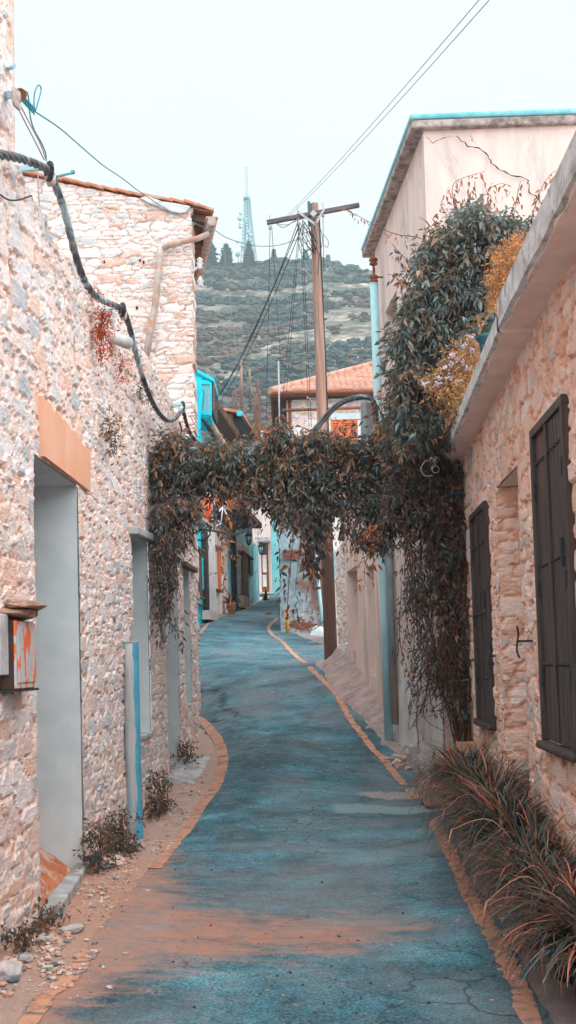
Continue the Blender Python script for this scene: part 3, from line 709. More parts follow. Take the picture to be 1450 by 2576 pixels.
# side return of the tall near part
# ---- stone gable house
gh = thing('gable_house', 'tall pale coursed stone house with sloping red tiled roof edge behind the left wall', 'house', (-2, 17, 0))
GY = 16.3
class FrontPlane:
    """plane facing the camera at constant Y; stone_wall's 'Y' runs along X here"""
    pass
def front_stone(name, Y, x0, x1, z0, ztop, mat, parent, cell, amp, seed, d, openings=(), lean=0.):
    xs = np.arange(x0, x1+d/2, d); xs[-1] = x1; zs = np.arange(z0, float(np.max(ztop(xs)))+.1, d*.8)
    Xg, Zg = np.meshgrid(xs, zs, indexing='ij'); zt = ztop(xs); full = Zg > zt[:,None]; Zg = np.minimum(Zg, zt[:,None])
    e, r1, r2, r3 = rubble(Xg, Zg, cell[0], cell[1], seed)
    off = amp*(sstep(0, .3, e)*(.5+.5*r2)+(r3-.5)*.3+.5*(fbm(Xg*12, Zg*22, seed+3, 4)-.5))
    V = np.stack([Xg + lean*(Zg-ztop(np.array([x1]))[0]) + ((Xg > x1-1e-6)*(r2-.5)*.04), Y-off, Zg], -1).reshape(-1, 3)
    nr, nc = Xg.shape; keep = ~(full[:-1,:-1] & full[1:,:-1])
    xc = (xs[:-1]+xs[1:])/2; zc = (zs[:-1]+zs[1:])/2; XC, ZC = np.meshgrid(xc, zc, indexing='ij')
    for (a, b_, c, d_) in openings: keep &= ~((XC > a) & (XC < b_) & (ZC > c) & (ZC < d_))
    att = np.stack([r1, r2, np.clip(e, 0, 1)], -1).reshape(-1, 3)
    Fs = [grid_faces(nr, nc)[keep.reshape(-1)]]
    for row, dx in ((0, 0), (nr-1, 0)):
        nb2 = len(V); ec = V[row*nc:(row+1)*nc]+np.array([0, .5, 0]); V = np.vstack([V, ec]); att = np.vstack([att, att[row*nc:(row+1)*nc]])
        fi = row*nc+np.arange(nc-1); Fs.append(np.stack([fi, fi+1, nb2+np.arange(1, nc), nb2+np.arange(nc-1)], -1))
    return mesh_np(name, V, np.vstack(Fs), mat, parent, attrs={'stone': att})
gr_ = [(0,425),(52,438),(160,458),(250,476),(330,492),(430,508),(487,520)]
gx = np.array([-6]+[P(x, y, GY).x for x, y in gr_]); gzz = np.array([P(0,425,GY).z+.55]+[P(x, y+4, GY).z for x, y in gr_])
xR = P(494, 1000, GY).x
front_stone('wall', GY, -5.5, xR, -.9, lambda x: np.interp(x, gx, gzz), M['stone_gable'], gh, (.34, .125), .026, 8., .022, lean=.012)
# body behind
mb = MB(); foot = [Vector((xR-.14, GY+.06, -1)), Vector((xR-.75, GY+6, -1)), Vector((-7, GY+6, -1)), Vector((-7, GY+.06, -1))]
zr = gzz[-1]; mb.prism(foot, (0, 0, zr+.9)); mb.build('wall', M['plaster_pink'], gh)
# roof plane (slopes down to the lane) with verge tiles
sl = (gzz[-1]-gzz[1])/(gx[-1]-gx[1])
def roofz(x): return float(np.interp(x, gx, gzz)) if x < gx[-1] else gzz[-1]+(x-gx[-1])*sl*1.1
mb = MB(); ex = P(541, 540, GY-.1).x
def rpt(x, y, up): return Vector((x - (y-GY)*.17*(x > -2), y, roofz(x)+up))
xs_ = np.linspace(-5.5, ex-.06, 24)
for i in range(len(xs_)-1):
    jz = random.uniform(0, .012)
    a_, b_ = xs_[i], xs_[i+1]+.04
    for y0, y1 in ((GY-.06+random.uniform(-.04,.03), GY+5.9),):
        mb.prism([rpt(a_, y0, .035+jz), rpt(b_, y0, .015+jz), rpt(b_, y1, .015+jz), rpt(a_, y1, .035+jz)], (0,0,.035))
mb.build('roof', M['terracotta'], gh)
# eave boarding, rafters and gutter on the lane side
x0e = xR-.02
for k in range(6):
    mb = MB(); y = GY+.15+k*.9; mb.beam(rpt(x0e-.3, y, -.07), rpt(ex-.08, y, -.07), .08, .1); mb.build('rafter', M['brown_wood'], gh)
mb = MB(); mb.prism([rpt(x0e, GY-.02, -.012), rpt(ex-.06, GY-.02, -.012), rpt(ex-.06, GY+5.8, -.012), rpt(x0e, GY+5.8, -.012)], (0,0,.018)); mb.build('soffit', M['rust'], gh)
mb = MB(); g0 = P(534, 556, GY-.25); g1 = P(500, 700, GY+3.6)
mb.tube([g0, g0.lerp(g1, .33), g0.lerp(g1, .66), g1], .065, 8); mb.beam(g0+Vector((0,0,.055)), g1+Vector((0,0,.055)), .17, .02); mb.build('gutter', M['galv'], gh)
mb = MB(); pts = [P(x, y, GY-.14) for x, y in ((527,588),(498,600),(440,612),(405,626),(402,650),(392,760),(380,830),(368,895))]
mb.tube(pts[:4], .045, 8); mb.tube([pts[3]+Vector((0,0,.03))]+pts[4:], .05, 8); mb.build('downpipe', M['galv'], gh)
mb = MB(); c_ = P(503, 668, GY-.05); mb.tube([c_+Vector((-.12,0,-.1)), c_], .02, 6); mb.lathe(c_, [(.02,-.06),(.05,-.03),(.03,0),(.055,.03),(.03,.06),(.05,.09),(.01,.12)], 10); mb.lathe(c_+Vector((0,.05,-.24)), [(.02,-.06),(.05,-.03),(.03,0),(.055,.03),(.03,.06),(.01,.1)], 10)
tag(mb.build('insulator', M['concrete_white']), 'pair of old ceramic insulators on the corner of the tall stone house under its gutter', 'insulator')
# mortar patch near the roof
mb = MB(); poly = [P(x, y, GY-.075) for x, y in ((352,497),(372,492),(408,506),(440,510),(480,518),(470,532),(452,536),(425,530),(400,520),(375,510))]; mb.prism(poly, (0, .04, 0)); mb.build('mortar_patch', M['concrete_white'], gh, .012)
# putlog holes
for (x, y, w, h) in ((353,655,5,4),(362,660,4,7),(345,775,5,7),(263,658,3,5)):
    mb = MB(); mb.box(P(x, y, GY-.03), (w/170, .03, h/170)); mb.build('hole', M['black'], gh)
# ---- right house
rh = thing('right_stone_house', 'low orange toned rubble house on the right with brown shutters and a thick concrete eave', 'house', (1.7, 8, 0))
rops = []
nya, nyb = Yx(RW, 1311, 1500), Yx(RW, 1262, 1500)
rops = [(nyb-.0, nya, 0, 0)]
ya, yb = sorted((Yx(RW, 1262, 1500), Yx(RW, 1318, 1500)))
zt_ = RW.pt(1262, 1215).z; zb_ = gz1(1.6, 8.5)
rop = [(ya, yb, zb_, zt_)]
RFL = []
RWs = Plane(RW.a-.02, RW.k, -1)
for (x0, x1, yt_, yb_, xm) in ((1442, 1356, 1078, 1850, 1345), (1231, 1193, 1293, 1800, 1190)):
    a, b_ = sorted((RWs.pt(x0, 1500).y, RWs.pt(x1, 1500).y)); RFL.append((a, b_, RWs.pt(xm, yb_).z, RWs.pt(xm, yt_).z))
yend = Yx(RW, 1176, 1400)
zeave = RW.pt(1171, 1150).z
ysr_ = persp_rows(2.0, yend, .0030, .018); ysr_[-1] = yend
def rtop(y): return np.interp(y, [2, 6.5, 7.3, 12], [zeave+.19, zeave+.17, zeave+.12, zeave+.03])
stone_wall('wall', RW, ysr_, -.2, 4.2, lambda y: rtop(y), rop, M['stone_right'], rh, (.33, .165), .028, 14., .02, .0, flats=RFL)
# stone jamb of the niche facing the camera
pj = RW.at(yb, 0); 
def jamb(pl, Y, z0, z1, depth, mat, parent, seed):
    ds = np.arange(0, depth, .02); zs = np.arange(z0, z1, .02); Dg, Zg = np.meshgrid(ds, zs, indexing='ij')
    e, r1, r2, r3 = rubble(Dg+5, Zg, .34, .17, seed); off = .03*(sstep(0, .3, e)*(.5+.5*r2)+.6*(fbm(Dg*12, Zg*30, seed+3, 4)-.5))
    V = np.stack([pl.a+pl.k*Y-pl.n.x*(Dg-.015), Y-off*.7-Dg*.5, Zg], -1).reshape(-1, 3)
    mesh_np('door_jamb', V, grid_faces(*Dg.shape), mat, parent, attrs={'stone': np.stack([r1, r2, np.clip(e, 0, 1)], -1).reshape(-1, 3)})
jamb(RW, yb, zb_, zt_, .4, M['stone_right'], rh, 22.)
mb = MB(); mb.prism([RW.at(ya-.05, zt_, -.01), RW.at(yb+.05, zt_, -.01), RW.at(yb+.05, zt_, -.42), RW.at(ya-.05, zt_, -.42)], (0,0,.1)); mb.build('lintel', M['soffit'], rh)
mb = MB(); mb.prism([RW.at(ya-.05, zb_, -.37), RW.at(yb+.05, zb_, -.37), RW.at(yb+.05, zb_, -.42), RW.at(ya-.05, zb_, -.42)], (0,0,zt_-zb_+.05)); mb.build('blocked_door', M['soffit'], rh)
# body + roof slab
mb = MB(); mb.prism([RW.at(2, -.3, -.62), RW.at(yend-.02, -.3, -.62), RW.at(yend-.02, -.3, -5), RW.at(2, -.3, -5)], (0,0,zeave+.3-.02)); mb.build('wall', M['plaster_pink'], rh)
def eave_seg(y0, y1, off0, off1, zb0, zb1, th):
    n = 26; V = []; Fq = []
    for i in range(n+1):
        t = i/n; y = y0+(y1-y0)*t; off = off0+(off1-off0)*t+random.uniform(-.006,.006); zb = zb0+(zb1-zb0)*t
        V += [RW.at(y, zb, -3.0), RW.at(y, zb+random.uniform(-.004,.004), off-.02), RW.at(y, zb+.02, off), RW.at(y, zb+th-.02+random.uniform(-.006,.006), off+.006), RW.at(y, zb+th, off-.02), RW.at(y, zb+th, -3.0)]
    for i in range(n):
        for j in range(6): a = i*6+j; b2 = i*6+(j+1)%6; Fq.append((a, b2, b2+6, a+6))
    mb = MB(); mb.add(V, Fq); mb.add([V[k] for k in range(6)], [tuple(range(6))]); mb.add([V[n*6+k] for k in range(6)], [tuple(range(5, -1, -1))]); return mb
ZB_far = RW.pt(1171, 1150).z; 
mbs = eave_seg(7.0, 11.35, .22, .17, ZB_far+.09, ZB_far, .11); mbs.build('eave_slab', M['soffit'], rh)
mbs = eave_seg(2.0, 7.0, .17, .215, ZB_far+.16, ZB_far+.12, .17); mbs.build('eave_slab', M['soffit'], rh)

def fascia(y0, y1, o0, o1, z0, z1, th):
    n = 30; V = []
    for i in range(n+1):
        t = i/n; y = y0+(y1-y0)*t; off = o0+(o1-o0)*t; zb = z0+(z1-z0)*t
        V += [RW.at(y, zb+.0+random.uniform(-.006,.01), off-.03), RW.at(y, zb+.01+random.uniform(-.006,.008), off+.012), RW.at(y, zb+th+.004, off+.014), RW.at(y, zb+th+.006, off-.05)]
    mb = MB(); mb.add(V, [(i*4+j, i*4+(j+1)%4, i*4+4+(j+1)%4, i*4+4+j) for i in range(n) for j in range(4)]); mb.build('fascia', M['concrete_white'], rh)
fascia(7.0, 11.36, .22, .17, ZB_far+.09, ZB_far, .11); fascia(2.0, 6.99, .17, .215, ZB_far+.16, ZB_far+.12, .17)
# ================================================================== RENDERED TALL HOUSE (right) AND LOW WALL HOUSE
th = thing('plastered_house', 'tall pinkish plastered house on the right with turquoise roof rim and cracked gable', 'house', (2, 13, 0))
yN = FA.pt(1110, 1600).y; yFar = FA.pt(977, 1660).y
ztopN = FA.pt(1064, 322).z; ztopF = FA.pt(949, 612).z; zt_h = (ztopN+ztopF)/2
cN = FA.at(yN, 0); cF = FA.at(yFar, 0)
zb = -.6
mb = MB(); foot = [Vector((cN.x, cN.y, zb)), Vector((cN.x+6, cN.y-.15, zb)), Vector((cF.x+6, cF.y+1, zb)), Vector((cF.x, cF.y, zb))]
# facade with a blocked window niche: built as strips round the opening
wy0, wy1 = FA.pt(1002, 850).y, FA.pt(972, 850).y; wz0, wz1 = FA.pt(990, 870).z, FA.pt(990, 745).z
H_ = zt_h+.05
def fpanel(mb, ya, yb, za, zb_, th_=.3):
    a, b_ = FA.at(ya, za), FA.at(yb, za); a2, b2 = FA.at(ya, za, -th_), FA.at(yb, za, -th_); mb.prism([a, b_, b2, a2], (0,0,zb_-za))
fpanel(mb, yN, wy0, zb, H_); fpanel(mb, wy0+1e-4, wy1, zb, wz0); fpanel(mb, wy0+1e-4, wy1, wz1, H_); fpanel(mb, wy1+1e-4, yFar, zb, H_); fpanel(mb, wy0-.05, wy1+.05, wz0-.05, wz1+.05, .3)
mb.v = mb.v[:-8]; mb.f = mb.f[:-6]; mb.sm = mb.sm[:-6]
i1 = FA.at(yN, zb, -.3); i2 = FA.at(yFar, zb, -.3)
mb.prism([Vector((i1.x, yN-.0, zb)), Vector((i1.x+6, yN-.15, zb)), Vector((i1.x+6, yFar+1, zb)), Vector((i2.x, yFar, zb))], (0,0,H_-zb))
mb.prism([Vector((cN.x, yN-.02, zb)), Vector((cN.x+6, yN-.17, zb)), Vector((cN.x+6, yN+.1, zb)), Vector((cN.x, yN+.1, zb))], (0,0,H_-zb))
mb.build('wall', M['plaster_pink'], th)
mb = MB(); mb.prism([FA.at(wy0, wz0, -.09), FA.at(wy1, wz0, -.09), FA.at(wy1, wz0, -.12), FA.at(wy0, wz0, -.12)], (0,0,(wz1-wz0)*.93)); mb.build('window_board', M['beam_pale'], th)
# scaling lower band of the facade: loose lighter render coat, slightly proud
def coat(y0, y1, px, mat, seed, zlo, zhi):
    n = 70; m_ = 46; Yg, Tg = np.meshgrid(np.linspace(y0, y1, n), np.linspace(0, 1, m_), indexing='ij')
    zl = np.array([gz1(FA.at(y, 0).x-.1, y) for y in Yg[:,0]])-.1
    Zg = zl[:,None]+Tg*(zhi-zlo)
    off = .010+.008*(fbm(Yg*3, Zg*3, seed, 5)-.35)+.012*sstep(.45, 0, Tg)*fbm(Yg*8, Zg*8, seed+1, 4)
    V = np.stack([FA.a+FA.k*Yg+FA.n.x*off, Yg+FA.n.y*off, Zg], -1).reshape(-1, 3); k = (fbm(Yg*2.2, Zg*2.2, seed+4, 5) > .40+.34*Tg)
    kk = k[:-1,:-1]; return mesh_np('render_coat', V, grid_faces(n, m_)[kk.reshape(-1)], mat, th, smooth=True)
coat(yN, yFar, 0, M['plaster_white'], 3, 0, 2.3)
# footing of bare stone
mb = MB()
for k in range(26):
    y = yN+(yFar-yN)*k/26*.62; z = gz1(FA.at(y,0).x-.05, y); s_ = random.uniform(.08, .2); mb.box(FA.at(y, z+random.uniform(0,.14), .02), (s_*.6, s_*1.4, s_), Matrix.Rotation(random.uniform(-.4,.4), 3, 'X'))
o = mb.build('footing', M['rock'], th, .02); tag(o, kind='stuff')
# eave slab: overhang on lane side and gable, blue rim on top
ov = .14
def slab(mb, z0, z1, grow):
    a = FA.at(yN-.09-grow, z0, ov+grow); b_ = FA.at(yFar+.25+grow, z0, ov+grow)
    mb.prism([a, Vector((a.x+6.6, a.y-.1, z0)), Vector((b_.x+6.6, b_.y+1, z0)), b_], (0,0,z1-z0))
mb = MB(); slab(mb, H_-.09, H_-.0, 0); mb.build('eave', M['parapet_edge'], th, .02)
mb = MB(); slab(mb, H_+.002, H_+.062, .01); mb.build('roof_rim', M['parapet_blue'], th, .02)
# crack across the gable
def crackline(pts, w, name, parent, Y):
    mb = MB(); P3 = []
    for (a, b_) in zip(pts[:-1], pts[1:]):
        for t in (0, .25, .5, .75):
            P3.append(P(a[0]+(b_[0]-a[0])*t+random.uniform(-2.5,2.5), a[1]+(b_[1]-a[1])*t+random.uniform(-2.5,2.5), Y))
    n = len(P3); V = []
    for i, p in enumerate(P3):
        d = (P3[min(i+1,n-1)]-P3[max(i-1,0)]).normalized(); nx = Vector((-d.z, 0, d.x)); ww = w*(.35+1.1*abs(math.sin(i*.9+1)))*min(1, (n-i)/4, (i+1)/3)
        V += [p+nx*ww, p-nx*ww]
    mb.add(V, [(2*i, 2*i+2, 2*i+3, 2*i+1) for i in range(n-1)]); return mb.build(name, M['black'], parent)
yg = yN-.025
crackline([(1148,342),(1175,366),(1205,372),(1228,392),(1240,414),(1262,428),(1290,440),(1328,452),(1333,482),(1352,498),(1368,520),(1395,532)], .0055, 'crack', th, yg-.05)
crackline([(1070,345),(1090,358),(1120,345),(1148,342)], .003, 'crack', th, yg-.05)
crackline([(1185,340),(1188,352),(1205,372)], .003, 'crack', th, yg-.05)
# downpipes on the lane side
mb = MB(); pp = [FA.pt(x, y, off=.10) for x, y in ((943,702),(944,880),(948,1060),(953,1260),(962,1500),(979,1868))]
pb = FA.pt(979, 1865, off=.12); yb_ = pb.y; zz = [FA.pt(943,702,off=.12).z, pb.z]
base = FA.at(yb_, 0, .12)
mb = MB(); mb.tube([Vector((base.x, base.y, z)) for z in np.linspace(zz[1], zz[0], 5)], .055, 14)
o = mb.build('downpipe', M['pipe_blue'], th)
mb = MB()
for z in (zz[1]+1.05, zz[1]+2.7, zz[1]+4.2): mb.tube([Vector((base.x, base.y, z-.03)), Vector((base.x, base.y, z+.03))], .064, 14)
mb.build('pipe_collar', M['pipe_blue'], th) if False else None
b2 = FA.at(yb_-.16, 0, .06)
mb = MB(); mb.tube([Vector((b2.x, b2.y, z)) for z in (zz[1]+.22, zz[1]+2, zz[1]+3.1)], .042, 12); mb.build('downpipe', M['pipe_grey'], th)
mb = MB(); mb.prism([FA.pt(939,1010,off=.03), FA.pt(925,1010,off=.03), FA.pt(925,1110,off=.03), FA.pt(939,1110,off=.03)], FA.n*.1); 
mb.build('junction_box', M['pipe_grey'], th, .01)
# insulators above the pipe
ic = Vector((base.x, base.y-.02, FA.pt(942, 655, off=.12).z))
mb = MB(); mb.tube([ic+Vector((0,0,-.35)), ic+Vector((0,0,.12))], .018, 6)
for dz in (0, -.23): mb.lathe(ic+Vector((0,0,dz)), [(.02,-.05),(.055,-.03),(.05,-.01),(.03,.0),(.06,.02),(.055,.04),(.02,.07)], 10)
mb.tube([ic+Vector((0,0,-.2)), ic+FA.n*(-.16)+Vector((0,0,-.2))], .012, 5)
tag(mb.build('insulator', M['rust']), 'two stacked brown insulators on an iron spike above the pale blue downpipe', 'insulator')
# ---- low house wall between the downpipe and the pole
lo = thing('low_house', 'low plastered house with recessed windows between blue downpipe and wooden pole', 'house', (1.1, 17, .5))
yE = FA.pt(851, 1600).y; zl = FA.pt(850, 1310).z+.15
lw = []
for (x0, x1, yt, yb_) in ((902,876,1428,1636),(944,926,1420,1700)):
    lw.append((FA.pt(x0, 1540).y, FA.pt(x1, 1540).y, FA.pt((x0+x1)/2, yb_).z, FA.pt((x0+x1)/2, yt).z))
lw.sort(); mb = MB(); y = yFar+.01
for (a, b_, c, d) in lw:
    fpanel(mb, y, a, -.2, zl); fpanel(mb, a+1e-3, b_, -.2, c); fpanel(mb, a+1e-3, b_, d, zl); y = b_+1e-3
yS = FA.pt(874, 1600).y
fpanel(mb, y, yS, -.2, zl)
i1 = FA.at(yFar+.01, -.2, -.302); i2 = FA.at(yE-.05, -.2, -.302); mb.prism([i1, i2, i2+Vector((3,0,0)), i1+Vector((3,0,0))], (0,0,zl+.2))
mb.build('wall', M['plaster_low'], lo)
for (a, b_, c, d) in lw:
    mb = MB(); mb.prism([FA.at(a+.002, c+.001, -.25), FA.at(b_-.002, c+.001, -.25), FA.at(b_-.002, c+.001, -.29), FA.at(a+.002, c+.001, -.29)], (0,0,d-c-.002)); mb.build('window_panel', M['beam_pale'], lo)
stone_wall('wall', FA, persp_rows(yS+.001, yE, .002, .03), -.2, 3.6, lambda y: y*0+zl, [], M['stone_gable'], lo, (.26,.16), .05, 41., .03)
mb = MB(); z_ = zl; mb.prism([FA.at(yFar+.05, z_, .1), FA.at(yE+.1, z_, .1), FA.at(yE+.1, z_, -3.2), FA.at(yFar+.05, z_, -3.2)], (0,0,.1)); mb.build('roof', M['terracotta'], lo, .01)
mb = MB(); p0, p1 = P(876,1268,yE-.4), P(858,1360,yE-.4); mb.beam(p0, p1, .12, .1); mb.build('bracket', M['brown_wood'], lo)
# rough stone and earth ramp at the foot of the wall
n = 60; U, Vv = np.meshgrid(np.linspace(0, 1, n), np.linspace(0, 1, 14), indexing='ij')
yb_ = FA.pt(979,1865).y-.1; Yr = yb_+(21.9-yb_)*U; wv = .12+.36*np.sin(np.pi*np.clip(U*1.05,0,1))**.7+.12*(fbm(U*9, U*0, 4)-.5)
Xr2 = FA.a+FA.k*Yr-.0-(1-Vv)*wv; Zr2 = gz(Xr2, Yr)+.17*Vv**1.5*sstep(0,.1,U)+.05*sstep(0,.15,Vv)*sstep(0,.06,U)+(fbm(Xr2*8, Yr*8, 5, 4)-.5)*.06-.01
mesh_np('ground', np.stack([Xr2, Yr, Zr2], -1).reshape(-1,3), grid_faces(n, 14), simple('kerb_ramp', L((176,160,158)), L((140,124,124)), 4, .95, bmp=.8, bd=.02, c3=L((176,148,136)), s3=3), smooth=True)
tag([o for o in bpy.data.objects if o.name.startswith('ground')][-1], None, None, None, 'structure')
# ---- stair of orange stone squeezed between the two right houses
st = thing('stone_stairs', 'narrow orange stone stairs half hidden behind the vine beside the right house', 'stairs', (1.9, 11.4, .3))
mb = MB()
x0 = RW.at(11.4, 0).x-.25
for k in range(9): mb.box((x0+.5, 11.15+k*.0, .25+.0), (.01,.01,.01)) if False else mb.box((x0+.35+k*.16, 11.25, .3+k*.2), (1.2-0*k, .62, .19))
mb.build('step', simple('stair_stone', L((206,164,142)), L((180,128,104)), 6, .95, bmp=.8, bd=.02, c3=L((206,190,182)), s3=3), st, .015)
bpy.data.objects['step']['kind'] = 'stuff'
# ================================================================== SHUTTERS
SO = -.01
def shutter(x0, x1, yt0, yb0, name_label, leaf_gap, nslat, nails):
    ya, yb, zb, zt = RFL[0 if x0 > 1300 else 1]; ya += .055; yb -= .055
    ym = (ya+yb)/2
    t = thing('shutter_window', name_label, 'shuttered window', tuple(RW.at(ym, zb)), 'brown shuttered windows of the right house')
    mb = MB(); w_ = .055
    for (y0, y1, z0, z1) in ((ya-.055, ya, zb, zt-w_), (yb-.0, yb+w_, zb, zt-w_), (ya-.055, yb+w_, zt-w_+.001, zt)):
        mb.prism([RW.at(y0, z0, .0+SO), RW.at(y1, z0, .0+SO), RW.at(y1, z0, .05+SO), RW.at(y0, z0, .05+SO)], (0,0,z1-z0))
    mb.build('frame', M['shutter'], t, .004)
    mb = MB(); mb.prism([RW.at(ya-.07, zb-.055, .0+SO), RW.at(yb+.07, zb-.055, .0+SO), RW.at(yb+.07, zb-.055, .085+SO), RW.at(ya-.07, zb-.055, .085+SO)], (0,0,.054)); mb.build('sill', M['shutter'], t, .02)
    for (a, b_, po) in ((ya+.004, ym-.003, .035), (ym+.003, yb-.003, .025)):
        mb = MB(); n = nslat; wS = (b_-a)/n
        for i in range(n):
            y0 = a+i*wS+.004; y1 = a+(i+1)*wS-.004
            mb.prism([RW.at(y0, zb+.01, .01+SO), RW.at(y1, zb+.01, .01+SO), RW.at(y1-.004, zb+.01, po+SO), RW.at(y0+.004, zb+.01, po+SO)], (0,0,zt-zb-w_-.014))
        mb.prism([RW.at(a, zb+.011, .008+SO), RW.at(b_, zb+.011, .008+SO), RW.at(b_, zb+.011, po-.007+SO), RW.at(a, zb+.011, po-.007+SO)], (0,0,zt-zb-w_-.02))
        lf = mb.build('shutter_leaf', M['shutter'], t)
        for z in nails:
            zz_ = zb+(zt-zb)*z
            for i in range(n):
                mb = MB(); mb.lathe(RW.at(a+(i+.5)*wS, zz_, po+.004+SO), [(.008,.010),(.011,0),(.007,-.012),(.002,-.016)], 8, 'x'); mb.build('nail', M['iron'], lf)
        for z in (.2,.48,.8):
            mb = MB(); mb.box(RW.at(yb-.0 if a > ya+.1 else ya, zb+(zt-zb)*z, po+.012+SO), (.02,.03,.10)); mb.build('hinge', M['iron'], lf)
    mb = MB(); mb.prism([RW.at(ym-.025, zb+.012, .0355+SO), RW.at(ym+.03, zb+.012, .0355+SO), RW.at(ym+.03, zb+.012, .05+SO), RW.at(ym-.025, zb+.012, .05+SO)], (0,0,zt-zb-w_-.02)); mb.build('meeting_strip', M['shutter'], t, .004)
    mb = MB(); c_ = RW.at(ya-.0+.07, zb+(zt-zb)*.56, .05+SO); mb.box(c_, (.02,.02,.16)); mb.build('handle', M['iron'], t)
    return t
shutter(1475, 1356, 1080, 1850, 'large brown board shutter at the right edge, over the grass pots', 0, 5, (.24,.55,.88))
shutter(1233, 1194, 1292, 1800, 'smaller brown board shutter beside the vine, far end of the right house', 0, 4, (.2,.5,.82))
# iron shutter holders
def holder(px, py, lab, L_=.12):
    c = RW.pt(px, py); mb = MB(); d = RW.n
    mb.tube([c-d*.02, c+d*L_], .008, 6); e = c+d*L_
    mb.tube(spline([e+Vector((0,.0,.10)), e+Vector((.008,0,.05)), e, e+Vector((-.006,0,-.06)), e+Vector((.01,0,-.11))], 4), .007, 6)
    tag(mb.build('shutter_holder', M['iron']), lab, 'shutter holder', 'iron shutter holders on the right wall')
holder(1341, 1612, 'black iron shutter holder between the niche and the large shutter', .1)
holder(1252, 1650, 'black iron shutter holder just right of the small shutter', .06)
holder(1205, 1660, 'rusty iron shutter holder left of the small shutter, touching the vine', .1)
# security camera and plate under the far end of the eave
c = P(1094, 1172, 10.9); t = thing('security_camera', 'small white dome camera hanging under the far end of the concrete eave', 'security camera', tuple(c))
mb = MB(); mb.lathe(c+Vector((0,0,.03)), [(.018,.0),(.05,.02),(.05,.05),(.02,.06)], 14); mb.tube([c+Vector((0,0,.03)), c+Vector((0,0,-.02))], .012, 8); mb.build('mount', M['white_plastic'], t)
mb = MB(); cc_ = c+Vector((0,-.02,-.035)); mb.tube([cc_+Vector((0,.06,.02)), cc_+Vector((0,-.04,-.01))], .036, 14); mb.build('housing', M['white_plastic'], t)
mb = MB(); e = cc_+Vector((0,-.042,-.0105)); mb.tube([e, e+Vector((0,-.006,-.0006))], .028, 14); mb.build('lens', M['black'], t)
mb = MB(); mb.tube(spline([c+Vector((0,0,.04)), c+Vector((-.08,0,.05)), c+Vector((-.13,0,-.02)), c+Vector((-.1,0,-.09)), c+Vector((-.02,0,-.09))], 6), .007, 6); mb.build('lead', M['white_plastic'], t)
a, b_ = P(1108, 1152, 11.36), P(1171, 1150, 11.36)
mb = MB(); mb.box((a+b_)/2+Vector((0,.0,-.0)), ((b_-a).length, .1, .035)); tag(mb.build('floodlight', M['iron'], None, .01), 'flat dark lamp fitting across the end of the right concrete eave', 'lamp')
# terrace plants come later
# ================================================================== POWER POLE
pbase = P(834, 1664, 21.5); ptop = P(791, 513, 21.5)
pl_ = thing('power_pole', 'weathered wooden power pole leaning left with a tilted crossarm at its top', 'power pole', tuple(pbase))
mb = MB(); n = 24; rows = 60; V = []; Fq = []
for i in range(rows+1):
    t = i/rows; c = pbase.lerp(ptop, t)-Vector((0,0,.3*(1-t))); r_ = .128+(.079-.128)*t
    for j in range(n):
        a = 2*math.pi*j/n; rr = r_*(1+.03*math.sin(a*3+t*4)+.02*math.sin(a*7-t*9))
        V.append(c+Vector((math.cos(a)*rr, math.sin(a)*rr, 0)))
for i in range(rows):
    for j in range(n): Fq.append((i*n+j, i*n+(j+1)%n, (i+1)*n+(j+1)%n, (i+1)*n+j))
mb.add(V, Fq, True); k = rows*n; mb.add(V[k:], [tuple(range(n))]); mb.build('post', M['pole'], pl_)
def A(px, py, Y=21.5): return P(px, py, Y)
ca0, ca1 = A(672, 560, 21.3), A(904, 516, 21.3)
mb = MB(); mb.beam(ca0, ca1, .09, .075); mb.build('crossarm', M['crossarm'], pl_, .006)
for (p, q_) in (((749,532),(796,566)), ((816,526),(794,564))):
    mb = MB(); mb.beam(A(*p, 21.23), A(*q_, 21.23), .012, .04); mb.build('brace', M['dish_grey'], pl_)
mb = MB(); mb.box(A(789, 537, 21.22), (.1,.012,.1), Matrix.Rotation(R(45), 3, 'Y')); mb.build('bolt_plate', M['dish_grey'], pl_)
mb = MB(); mb.box(A(778, 538, 21.4), (.05,.06,.48)); mb.build('fuse_holder', M['pot_teal'], pl_, .01)
for (x, y) in ((679,551),(749,528),(813,520)):
    mb = MB(); c = A(x, y, 21.3); mb.tube([c+Vector((0,0,.08)), c+Vector((0,0,-.13))], .012, 6); mb.lathe(c+Vector((0,0,-.2)), [(.012,.08),(.03,.06),(.024,.03),(.034,.015),(.02,0)], 10); mb.build('insulator', M['dish_grey'], pl_)
for (x, y, s) in ((797,682,-1),(810,680,1),(812,742,1),(806,795,-1),(822,870,1),(810,920,-1),(826,770,0),(818,1008,-1)):
    if s == 0: continue
    mb = MB(); t_ = (1664-y)/1151; c = pbase.lerp(ptop, t_); r_ = .12-.045*t_; a = c+Vector((s*r_*.8,0,0)); e = a+Vector((s*.19,0,.0))
    mb.tube([a, e], .009, 5); mb.tube([e+Vector((0,0,.03)), e+Vector((0,0,-.01))], .02, 6); mb.tube([e+Vector((-s*.03,0,0)), a+Vector((0,0,-.17))], .007, 5); mb.build('step_bolt', M['dish_grey'], pl_)
mb = MB()
pts = [pbase.lerp(ptop, t)+Vector((.128-.045*t+.004, -.03+.02*math.sin(t*20), 0)) for t in np.linspace(.35, .97, 24)]
mb.tube(pts, .011, 5); mb.build('riser_cable', M['wire'], pl_)
mb = MB(); t_ = .24; c = pbase.lerp(ptop, t_); mb.tube([c+Vector((math.cos(a)*.123, math.sin(a)*.123, .01*math.sin(3*a))) for a in np.linspace(0, 2*math.pi, 20)], .009, 5, False); mb.build('wire_band', M['rust'], pl_)
